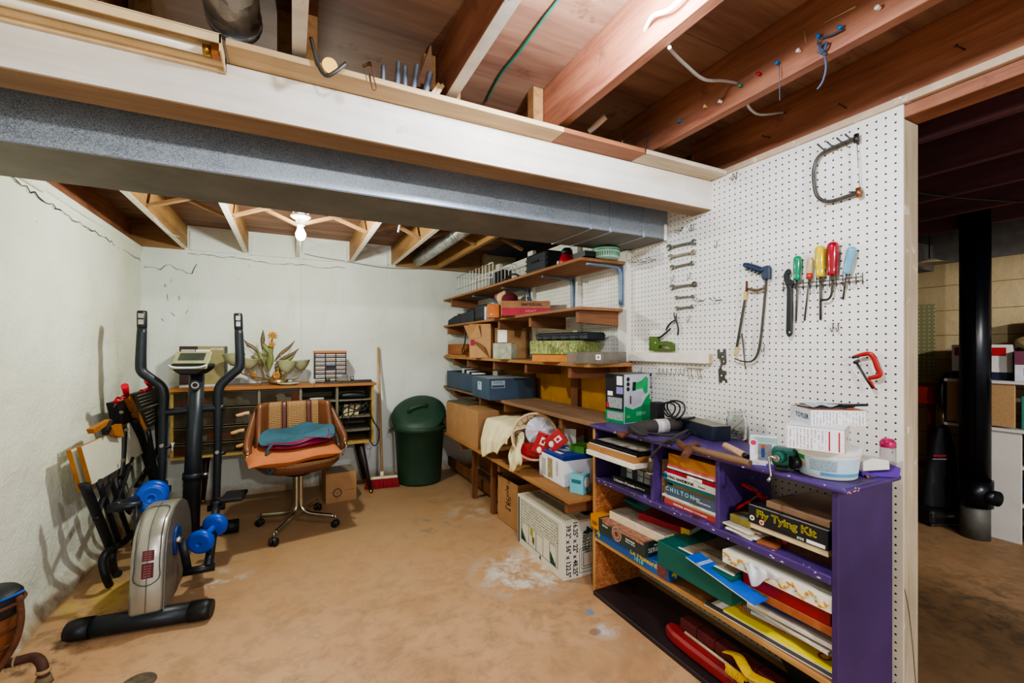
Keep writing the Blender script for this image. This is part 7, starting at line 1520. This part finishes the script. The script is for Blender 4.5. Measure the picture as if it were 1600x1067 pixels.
for s_ in (1, -1):
    if s_ > 0: h = onX(284, 843, XC1 + .035); e = onX(294, 893, -.475); foot_end = onX(338, 792, -.40)
    else: h = Vector((XC0 - .035, 2.83, .36)); e = Vector((-.72, 2.93, .48)); foot_end = Vector((-.80, 3.55, .36))
    t = MB(); t.tube([Vector((XC1 if s_ > 0 else XC0, h.y, h.z)), h, ], .014, STEEL, 10); t.tube([h, e], .016, EB, 10, flat=(.6, 1.2)); ca = t.build('crank_arm', el)
    o2 = e + Vector((.115 * s_, 0, .0)); t = MB(); t.tube([e - Vector((.02 * s_, 0, 0)), o2], .02, BLACKM, 12); t.build('pivot_sleeve', ca)
    t = MB(); mid = e.lerp(o2, .75); t.tube([mid, mid.lerp(foot_end, .5), foot_end], .024, EB, 10, 3, flat=(.9, 1.2)); pa = t.build('pedal_arm', el)
    pcn = foot_end + Vector((.085 * s_, .06, .035)); dd = Vector((.1 * s_, 1, 0)).normalized()
    t = MB(); sx_ = dd.cross(Vector((0, 0, 1))).normalized(); mx = frame(pcn, sx_, dd)
    t.box((-.06, -.09, -.012), (.06, .09, .012), BLACK, .008, mx, 2); t.box((-.09, -.02, -.014), (-.03, .02, .0), BLACK, .004, mx); (t.build('foot_plate', pa) if s_ > 0 else t.bm.free())
Yh = 3.60
def H(px, py, y=Yh): return onY(px, py, y)
for pts_, grip, foot in ((((222, 486), (222, 512), (220, 565), (222, 580), (234, 590), (251, 603), (256, 618), (255, 645), (254, 700), (252, 760)), 0, None), (((372, 490), (373, 515), (375, 560), (373, 575), (362, 585), (346, 600), (341, 616), (341, 650), (340, 710), (338, 788)), 1, None)):
    t = MB(); t.tube([H(*p) for p in pts_[1:]], [.026, .03, .03, .03, .03, .03, .027, .024, .022], EB, 12, 5); ha = t.build('moving_handle', el)
    t = MB(); a, b = H(*pts_[1]), H(*pts_[0]); t.tube([a + (a - b) * .05, a.lerp(b, .1), a.lerp(b, .9), b + (b - a) * .02], [.024, .027, .027, .024], BLACK, 14); gp = t.build('grip', ha)
    for q0, q1 in ((.18, .5), (.56, .86)):
        t = MB(); t.box(tuple(a.lerp(b, q0) + Vector((-.014, -.029, 0))), tuple(Vector((a.x + .014, a.y - .024, a.lerp(b, q1).z))), STEEL, .004); t.build('pulse_sensor', gp)
    t = MB(); e = H(*pts_[-1]); t.cyl(e + Vector((0, 0, .03)), e + Vector((0, 0, -.015)), .036, BLACK, seg=16); t.cyl(e + Vector((-.05, 0, -.02)), e + Vector((.05, 0, -.02)), .022, BLACK, seg=14); t.build('lower_joint', ha)
    t = MB(); q = H(*pts_[-2]); t.cyl(q + Vector((.0, -.03, .02)), q + Vector((.0, .03, .02)), .012, STEEL, seg=10); t.cyl(q + Vector((0, 0, .0)), q + Vector((.045, 0, .01)), .014, BLACK, seg=12); t.build('clamp_knob', ha)
t = MB(); t.tube([H(247, 645), H(275, 643), H(300, 640), H(325, 638), H(351, 636)], .024, EB, 12, 3); t.build('crossbar', el)
m0, m1 = Vector((-.60, 3.58, .06)), onY(308, 582, 3.60)
t = MB(); t.tube([m0, m0.lerp(m1, .5), m1], [.052, .047, .043], EB, 18); mt = t.build('mast', el)
q = m0.lerp(m1, .36); t = MB(); t.tube([q - (m1 - m0).normalized() * .02, q + (m1 - m0).normalized() * .02], .057, EB, 18); t.cyl(q + Vector((.05, 0, 0)), q + Vector((.085, 0, 0)), .01, STEEL); t.build('height_clamp', mt)
q = m0.lerp(m1, .925) + Vector((0, -.044, 0)); t = MB(); t.cyl(q + Vector((0, .01, 0)), q + Vector((0, -.008, 0)), .034, BLACK, seg=24); t.cyl(q + Vector((0, -.008, 0)), q + Vector((0, -.010, 0)), .022, STEEL, seg=20); t.cyl(q + Vector((0, -.010, 0)), q + Vector((0, -.0108, 0)), .015, BLACK, seg=20); t.build('emblem', mt)
# console
K = onY(304, 570, 3.54); KM = TR(K, 0, 0, -14)
t = MB(); t.prism([(-.11, .0), (-.095, -.03), (-.05, -.062), (.05, -.062), (.095, -.03), (.11, .0), (.1, .012), (-.1, .012)], -.05, .08, BLACK, KM @ TR((0, 0, 0), 90, 0, 0), .01); cs_ = t.build('console', el)
t = MB(); t.box((-.105, -.085, .0), (.105, .055, .01), M('olive console face', '#8f8c6a', .4), .008, KM @ TR((0, -.03, .04), 52, 0, 0), 2); t.box((-.075, -.02, .0105), (.075, .04, .0125), M('console screen', '#3c4038', .15), .002, KM @ TR((0, -.03, .04), 52, 0, 0)); t.build('display', cs_)
t = MB(); t.tube([KM @ Vector((-.108, -.09, .002)), KM @ Vector((-.06, -.1, -.014)), KM @ Vector((.06, -.1, -.014)), KM @ Vector((.108, -.09, .002))], .006, M('pale trim', '#d7d9d3', .3), 8, 3); t.build('trim_strip', cs_)
A, B = Vector((-.84, 3.64, .05)), Vector((-.40, 3.64, .05))
t = MB(); t.tube([A, B], .032, EB, 14); fs = t.build('front_stabiliser', el)
for P, s_ in ((A, -1), (B, 1)):
    t = MB(); t.tube([P - Vector((.02 * s_, 0, 0)), P + Vector((.07 * s_, 0, 0))], .045, BLACK, 16)
    for k in range(6): t.cyl(P + Vector((.005 * s_ + .011 * k * s_, 0, 0)), P + Vector((.010 * s_ + .011 * k * s_, 0, 0)), .0475, BLACK, seg=16)
    t.build('end_cap', fs)
t = MB(); t.tube([Vector((-.6, 2.62, .05)), Vector((-.6, 3.64, .05))], .032, EB, 10, flat=(1.2, .8)); t.build('main_beam', el)
# dumbbells
BLU = M('blue vinyl weight', '#0d49b8', .38, 0, .1, 12)
def dumbbell(P, Q, r, lab):
    db = thing('dumbbell', lab, 'dumbbell', tuple((P + Q) / 2 - Vector((0, 0, r))), 0, 'blue dumbbells on the trainer')
    d = (Q - P).normalized()
    t = MB(); t.tube([P, P.lerp(Q, .3), P.lerp(Q, .7), Q], [.024, .017, .017, .024], BLU, 14, 3); t.build('bar', db)
    for e, s_ in ((P, -1), (Q, 1)):
        fm = frame(e, d.cross(Vector((0, 0, 1))), d.cross(d.cross(Vector((0, 0, 1)))))
        if (fm.to_3x3() @ Vector((0, 0, 1))).dot(d * s_) < 0: fm = fm @ Euler((PI, 0, 0)).to_matrix().to_4x4()
        t = MB(); t.lathe([(0, -.024), (r * .55, -.024), (r * .9, -.018), (r, 0), (r * .92, .018), (r * .72, .024), (r * .66, .022), (r * .5, .026), (r * .45, .024), (r * .3, .027), (.012, .026), (.011, .022), (0, .022)], BLU, fm, 30); t.build('weight', db)
f = onX(314, 846, -.43); dumbbell(f, f + Vector((.045, .14, .03)), .066, 'blue dumbbell resting across the right pedal arm of the trainer')
f = onX(236, 778, -.74); dumbbell(f, f + Vector((-.028, .165, -.02)), .083, 'larger blue dumbbell behind the silver housing near the folded workbench')

# ================================================================== folded workbenches
OFFW = M('off white laminate', '#d9d6bf', .5, 0, .08, 6); OEDGE = wood('orange ply edge', '#c27f34', '#9a5c20', 'Z', 1.5, .6); WBK = M('black workbench steel', '#1f2022', .5, .2, .25, 12)
w1 = thing('folding_workbench', 'folded workbench with an off white top leaning on the left wall', 'workbench', (-.95, 3.4, 0))
def board(name, par, q, X, th, face, edge, nm_edge=None):
    P = [onX(px, py, X if not isinstance(X, tuple) else X[k]) for k, (px, py) in enumerate(q)]; n_ = (P[1] - P[0]).cross(P[2] - P[1]).normalized()
    if n_.x < 0: n_ = -n_
    t = MB(); t.ngon(P, face); Qp = [p - n_ * th for p in P]; t.ngon(Qp[::-1], face)
    for k in range(4): t.ngon([P[k], P[(k + 1) % 4], Qp[(k + 1) % 4], Qp[k]], edge)
    return t.build(name, par)
board('top_panel', w1, ((127, 698), (196, 667), (213, 716), (144, 757)), (-.965, -.965, -.945, -.945), .019, OFFW, OEDGE)
board('top_panel', w1, ((111, 703), (128, 696), (146, 757), (129, 768)), (-1.005, -1.005, -.985, -.985), .019, OFFW, OEDGE)
board('top_panel', w1, ((202, 660), (207, 658), (223, 708), (205, 720)), (-.97, -.97, -.945, -.945), .012, OFFW, OFFW)
for pts_, r in ((((195, 668), (192, 720), (188, 748)), .024), (((131, 756), (152, 805), (175, 862)), .022), (((155, 752), (170, 800), (187, 852)), .022), (((205, 715), (192, 755), (176, 795)), .014), (((172, 745), (186, 790), (200, 830)), .018), (((150, 812), (160, 780), (172, 755)), .012), (((186, 748), (196, 790), (203, 800)), .016)):
    t = MB(); n_ = len(pts_); t.tube([onX(px, py, -.955 + .075 * max(0, (py - 700)) / 210) for px, py in pts_], r, WBK, 8, 3, flat=(1.2, .6)); t.build('leg_bar', w1)
for a in (((175, 855), (164, 866), (160, 880), (166, 903), (171, 914)), ((186, 848), (178, 858), (175, 875), (180, 900), (185, 913)), ((206, 832), (196, 845), (186, 852))):
    t = MB(); t.tube([Vector((q.x, q.y, max(q.z, .02))) for q in (onX(px, py, -.895 + .02 * (py > 900)) for px, py in a)], .019, WBK, 10, 4); t.build('foot', w1)
t = MB(); t.prism([(-.05, -.02), (.05, -.02), (.05, .02), (-.05, .02)], -.015, .015, WBK, frame(onX(168, 668, -.95), (0, 1, .5), (0, 0, 1)), .004); t.build('hinge_bracket', w1)
board('vice_jaw', w1, ((146, 670), (174, 655), (176, 659), (149, 677)), -.95, .03, OEDGE, OEDGE)
board('vice_jaw', w1, ((174, 665), (190, 662), (194, 683), (181, 680)), -.93, .03, OEDGE, OEDGE)
for px, py in ((197, 671), (191, 719)): t = MB(); p = onX(px, py, -.925); t.cyl(p, p + Vector((.006, -.006, 0)), .011, STEEL, seg=12); t.build('bolt', w1)
w2 = thing('folding_workbench', 'folded workbench with slotted dark jaws and red crank handles in the back corner', 'workbench', (-.93, 3.95, 0))
def slots(t, P, face):
    pass
DJ = M('slotted dark board', '#2e2a26', .6, 0, .2, 12)
for q in (((203, 617), (249, 604), (253, 628), (215, 641)), ((217, 644), (253, 631), (254, 655), (229, 671))):
    o = board('jaw_board', w2, q, -.93, .03, DJ, DJ)
    t = MB(); A, B, C_, D = [onX(px, py, -.926) for px, py in q]
    for k in range(4): t.tube([A.lerp(D, .18 + .2 * k).lerp(B.lerp(C_, .18 + .2 * k), .18), A.lerp(D, .18 + .2 * k).lerp(B.lerp(C_, .18 + .2 * k), .62)], .004, M('pale slot edge', '#6d675d', .7), 5)
    t.build('slots', o)
for q in (((199, 617), (204, 616), (216, 641), (212, 643)), ((213, 645), (218, 644), (230, 670), (225, 672))): board('jaw_end', w2, q, -.925, .03, OEDGE, OEDGE)
board('head_plate', w2, ((182, 629), (199, 624), (211, 656), (190, 664)), -.955, .05, WBK, WBK)
for a, b, c_, lab in (((186, 623), (198, 618), (195, 603), None), ((222, 611), (236, 605), (230, 595), None)):
    t = MB(); RP_ = M('red crank plastic', '#b3122a', .4); A, B, C_ = onX(*a, -.94), onX(*b, -.92), onX(*c_, -.9)
    t.cyl(A + Vector((-.02, .02, -.02)), A, .016, RP_, seg=14); t.tube([A, B], .012, RP_, 10, flat=(1, .7)); t.cyl(B, C_, .014, RP_, .019, 14); t.build('crank_handle', w2)
    t = MB(); t.cyl(A + Vector((-.03, .03, -.05)), A, .008, STEEL, seg=10); t.build('screw_rod', w2)
for pts_, r in ((((208, 655), (224, 700), (243, 760)), .022), (((214, 662), (232, 715), (250, 772)), .02), (((232, 672), (240, 720), (254, 785)), .024), (((244, 660), (248, 715), (257, 772)), .02), (((214, 760), (236, 722), (252, 690)), .016), (((225, 790), (240, 760), (256, 722)), .016)):
    t = MB(); t.tube([onX(px, py, -.95 + .06 * max(0, py - 690) / 100) for px, py in pts_], r, WBK, 8, 3, flat=(1.2, .6)); t.build('leg_bar', w2)
for x, y in ((-.86, 4.12), (-.84, 3.86)):
    t = MB(); t.tube([(x, y, .30), (x, y - .02, .1), (x + .01, y - .02, .0)], .02, WBK, 10, 3); t.build('foot', w2)
for px, py in ((189, 644), (206, 725), (221, 739), (226, 757), (246, 713)): t = MB(); p = onX(px, py, -.90); t.cyl(p, p + Vector((.006, -.006, 0)), .009, STEEL, seg=12); t.build('bolt', w2)
p = onZ(372, 731, .02)
# ================================================================== old pump and drain at the left edge
pm = thing('water_pump', 'old rusty pump with a black cap standing against the left wall', 'pump', (-.93, 2.17, 0))
PC = Vector((-.955, 2.20, 0))
t = MB(); t.lathe([(0, .36), (.085, .36), (.092, .372), (.092, .425), (.08, .44), (.03, .448), (0, .448)], M('black cap', '#16181b', .5), TR(PC), 28); t.build('cap', pm)
t = MB(); t.lathe([(0, .15), (.03, .15), (.05, .2), (.075, .28), (.082, .36), (0, .36)], M('copper brown shell', '#8a5630', .5, .5, .35, 12, .1), TR(PC), 28); t.build('motor_shell', pm)
t = MB(); t.tube([PC + Vector((.092, -.02, .42)), PC + Vector((.098, -.02, .34)), PC + Vector((.08, -.02, .25)), PC + Vector((.03, -.02, .16))], .011, RUST, 8, 4)
for z in (.25, .31, .40): t.tube([PC + Vector(((.065 + (z - .25) * .2) * math.cos(a), (.065 + (z - .25) * .2) * math.sin(a), z)) for a in [2 * PI * k / 16 for k in range(16)]], .006, RUST, 6, 2, close=True)
t.lathe([(0, 0), (.08, 0), (.08, .02), (.03, .03), (.028, .15), (0, .15)], RUST, TR(PC), 20); t.build('cage', pm)
t = MB(); t.tube([PC + Vector((.06, -.06, .43)), PC + Vector((.09, -.06, .44)), PC + Vector((.12, -.05, .45))], .004, M('blue wire', '#1c5fc4', .5), 7, 3); t.build('wire', pm)
pp = thing('rusty_pipe', 'rusty iron pipe with an elbow lying low at the front left corner', 'pipe', tuple(onZ(60, 1066, 0)))
zq = .085; t = MB(); a, b = onZ(-30, 1046, zq), onZ(52, 1027, zq); c = onZ(66, 1036, zq - .005); t.tube([a, a.lerp(b, .6), b, b.lerp(c, .7) + Vector((.005, 0, -.008)), c + Vector((.004, 0, -.04)), Vector((c.x + .004, c.y, .012))], .017, M('rusty brown pipe', '#5a3a2e', .7, .3, .35, 25, .2), 14, 4); t.build('pipe_run', pp)
t = MB(); t.cyl(a.lerp(b, .62), a.lerp(b, .66), .0195, M('tan tape', '#b0906a', .7), seg=16); t.cyl((c.x + .004, c.y, .045), (c.x + .004, c.y, .055), .022, M('tan tape', '#b0906a'), seg=16); t.cyl((c.x + .004, c.y, 0), (c.x + .004, c.y, .03), .028, M('crusted flange', '#7d6f52', .8, .2, .4, 30, .3), .021, 18); t.build('coupling', pp)
p = onZ(215, 1068, 0); t = MB(); t.lathe([(0, .001), (.045, .001), (.05, .004), (.058, .003), (.06, 0)], M('crusted drain', '#6d5f4c', .8, .2, .5, 40, .3), TR((p.x, p.y, 0)), 24); tag(t.build('floor_drain'), 'crusted round drain cover in the floor at the bottom edge', 'drain')
# ================================================================== the dark room beyond the post
SP = M('black stove pipe', '#0f1218', .3, .4, .2, 6)
sp = thing('stove_pipe', 'tall black stove pipe standing on a grey stub in the next room', 'pipe', (4.2, 1.29, 0))
t = MB(); t.cyl((4.2, 1.29, .27), (4.2, 1.29, 2.3), .078, SP, seg=32); t.tube([(4.12, 1.26, .4), (4.12, 1.26, 2.2)], .004, SP, 6); t.build('upper_pipe', sp)
t = MB(); t.cyl((4.2, 1.29, .22), (4.2, 1.29, .40), .09, SP, seg=32); t.cyl((4.2, 1.29, .30), (4.17, 1.17, .30), .05, SP, seg=24); t.build('tee_piece', sp)
t = MB(); t.cyl((4.2, 1.29, 0), (4.2, 1.29, .25), .076, M('dull grey pipe', '#5d5c57', .6, .3), seg=32); t.build('stub', sp)
VB = M('black vacuum fabric', '#23252d', .6, 0, .3, 10, .2)
vc = thing('vacuum_cleaner', 'black upright vacuum cleaner standing behind the post in the next room', 'vacuum cleaner', (4.1, 1.45, 0))
def V(px, py, d=3.3): return onD(px, py, d)
def ring(px0, px1, py, d=3.3, k=.55): 
    c = V((px0 + px1) / 2, py, d); return c, (px1 - px0) / 2 * d / F
t = MB(); sec = [ring(*q) for q in ((1464, 1482, 668), (1456, 1487, 690), (1450, 1492, 720), (1445, 1498, 755), (1442, 1502, 790), (1444, 1500, 806))]
X_ = Vector((CS, -SN, 0)); Y_ = Vector((SN, CS, 0))
t.grid(lambda u, v: (lambda c, r: c + X_ * r * math.cos(2 * PI * u) + Y_ * r * .55 * math.sin(2 * PI * u))(*sec[int(round(v * 5))]), 28, 5, VB, closeu=True); t.ngon([sec[0][0] + X_ * sec[0][1] * math.cos(a) + Y_ * sec[0][1] * .55 * math.sin(a) for a in [2 * PI * k / 20 for k in range(20)]], VB); t.build('dust_bag', vc)
t = MB(); b0 = V(1462, 815); b0.z = 0; mx = frame(b0, X_, Y_); t.box((-.15, -.12, .012), (.15, .16, .13), BLACK, .03, mx, 3); t.build('floor_head', vc)
t = MB(); t.box((-.14, -.125, .075), (.02, -.118, .10), STEEL, .004, mx); t.box((-.145, -.123, .018), (.145, -.117, .03), STEEL, .003, mx); t.build('chrome_strip', vc)
t = MB(); t.cyl(V(1474, 672), V(1473, 632), .014, STEEL, seg=14); t.build('handle_tube', vc)
t = MB(); t.tube([V(1473, 636), V(1471, 612), V(1474, 594), V(1481, 583)], [.024, .026, .022, .016], BLACK, 10, 4); t.tube([V(1480, 590), V(1481, 615), V(1476, 634)], .012, BLACK, 8, 3); t.build('grip', vc)
t = MB(); q = V(1468, 712, 3.16); t.box((-.045, -.002, -.006), (.045, .002, .006), M('red logo print', '#8f2230', .5), 0, frame(q, X_, Y_)); t.box((-.05, -.002, -.028), (.05, .002, -.02), M('grey print', '#6d6d6d'), 0, frame(q, X_, Y_)); t.build('printed_badge', vc)
# shelf unit
PBX = M('raw particle board', '#a5835c', .75, 0, .15, 60); WL = M('white melamine', '#c9c6c0', .5, 0, .08, 5)
su = thing('shelf_unit', 'white and particle board shelving unit beside the stove pipe in the next room', 'shelf unit', (4.5, 1.3, 0))
def sp_(name, *bx):
    t = MB()
    for lo, hi, m in bx: t.box(lo, hi, m, .002)
    return t.build(name, su)
sp_('side_panel', ((4.30, 1.10, 0), (4.318, 1.27, .735), WL)); sp_('back_panel', ((4.318, 1.25, 0), (4.72, 1.27, .735), WL))
sp_('upper_panel', ((4.30, 1.13, .765), (4.318, 1.47, 1.06), PBX)); sp_('upper_back', ((4.318, 1.45, .765), (4.72, 1.47, 1.06), PBX))
for z in (.745, 1.065): sp_('shelf_board', ((4.28, .75, z - .01), (4.73, 1.48, z + .01), WL))
for z in (.25, .5): sp_('shelf_board', ((4.32, .75, z - .01), (4.73, 1.245, z + .01), WL))
sp_('end_panel', ((4.30, .75, 0), (4.73, .77, 1.055), WL))
lbl = ('dark red tin on the upper open shelf of the shelving unit', 'teal carton on the upper open shelf of the shelving unit', 'dark box on the middle open shelf', 'blue packet on the lower open shelf', 'brown box on the lowest open shelf')
for k, (y, z, h, c) in enumerate(((.92, .7555, .14, '#7a2228'), (1.07, .7555, .22, '#1f6a5a'), (1.04, .511, .16, '#2b2a33'), (1.06, .261, .16, '#2b3f7a'), (1.02, 0.0005, .14, '#5d4430'))):
    carton('stored_box', lbl[k], 'box', (4.42, y, z), (.12, .11, h), R(-80 + 4 * k), M('stored ' + c, c, .5), [], [], .003, 'boxes inside the shelving unit')
zt_ = 1.0755
carton('white_carton', 'white carton printed red and navy on top of the shelving unit behind the stove pipe', 'box', (4.5, 1.33, zt_), (.30, .26, .245), R(-82), WL, [('f', .05, .68, .9, .92, M('brush red print', '#9c1a22', .5)), ('f', 0, 0, 1, .22, M('navy print', '#1c1f3f', .5)), ('r', .2, .66, .9, .9, M('brush red print', '#9c1a22')), ('r', 0, 0, 1, .2, M('navy print', '#1c1f3f')), ('t', .2, .0, .8, .6, M('carton lid', '#dcd8cf'))])
def bagblob(name, lab, c, s, m, seed):
    rng = random.Random(seed); t = MB(); t.grid(lambda u, v: Vector(c) + Vector((s[0] * math.sin(PI * v) * math.cos(2 * PI * u) * (1 + .12 * math.sin(6 * PI * u + seed)), s[1] * math.sin(PI * v) * math.sin(2 * PI * u) * (1 + .1 * math.sin(8 * PI * u)), s[2] * (1 - math.cos(PI * v)) * (1 + .12 * math.sin(6 * PI * u + 5 * v)))), 28, 12, m, closeu=True); return tag(t.build(name), lab, 'bag')
bagblob('plastic_bag', 'crumpled beige plastic bag slumped on top of the shelf unit cartons', (4.44, 1.06, zt_ + .205), (.1, .10, .05), M('beige plastic bag', '#a08a66', .35, 0, .3, 20), 2)
carton('printed_bag', 'white and purple printed pack on the shelf top right of the stove pipe', 'pack', (4.42, 1.06, zt_), (.20, .16, .20), R(-75), M('white glossy pack', '#b9bac0', .35), [('f', 0, .55, 1, 1, M('purple red print', '#5a1f38', .4)), ('f', .2, .2, .8, .45, M('blue pack print', '#4a6fa8', .4)), ('r', .2, .3, .8, .7, M('blue pack print', '#4a6fa8'))])
carton('blue_game_box', 'dark blue box standing at the back on the shelving unit, highest of the pile', 'box', (4.63, 1.04, zt_), (.24, .10, .42), R(-85), M('dark blue card', '#1a3f78', .45, 0, .2, 10), [('f', .1, .75, .3, .9, WHITE), ('f', .4, .7, .9, .92, M('sky blue print', '#3f8fc4', .45))])
# green pegboard panel, red cabinet, pale lamp shade
pgm = peg_mat('far green pegboard', '#43602e', '#cfd0a0', .032, .0045)
gp_ = thing('green_pegboard', 'green pegboard panel on the far wall just past the post', 'pegboard', (4.70, 1.7, 1.3))
a, b = onX(1436, 480, 4.70), onX(1461, 590, 4.70); t = MB(); t.box((4.70, b.y, b.z), (4.706, a.y + .3, a.z + .02), pgm); t.build('panel', gp_)
t = MB(); t.box((4.695, b.y, b.z - .02), (4.71, a.y + .3, b.z), PINE_X); t.build('bottom_rail', gp_)
rc = thing('red_cabinet', 'red topped tool stand behind the vacuum cleaner', 'tool stand', (4.5, 1.75, 0))
a = onX(1440, 604, 4.45); b = onX(1459, 632, 4.45)
t = MB(); t.box((4.45, b.y, b.z), (4.66, a.y + .25, a.z), M('red enamel', '#b0301c', .4), .006); t.build('red_top', rc)
for y in (b.y + .03, a.y + .2):
    t = MB(); t.box((4.47, y - .02, 0), (4.51, y + .02, b.z), M('dark red leg', '#6a2218', .5), .003); t.build('leg', rc)
t = MB(); t.box((4.46, b.y + .01, .35), (4.64, a.y + .24, .37), M('dark red leg', '#6a2218')); t.build('lower_tray', rc)
c = onD(1452, 411, 3.3); t = MB(); t.lathe([(.0, .035), (.03, .03), (.10, .0), (.103, -.004), (.098, -.002), (.028, .026), (0, .03)], M('pale lamp shade', '#b5ab90', .5), TR(c), 28); t.tube([c + Vector((0, 0, .03)), c + Vector((0, 0, .5)), Vector((c.x, c.y, 2.33))], .004, BLACK, 6)
tag(t.build('pendant_lamp'), 'pale unlit pendant lamp shade in the next room at the post edge', 'lamp')
ontube('ceiling_cable', 'thin dark cable hung under the joists of the next room', 'cable', [Vector((2.3, 1.2, ZJ - .006)), Vector((3.0, 1.1, ZJ - .03)), Vector((3.74, .95, ZJ - .006))], .005, BLACK, 7)
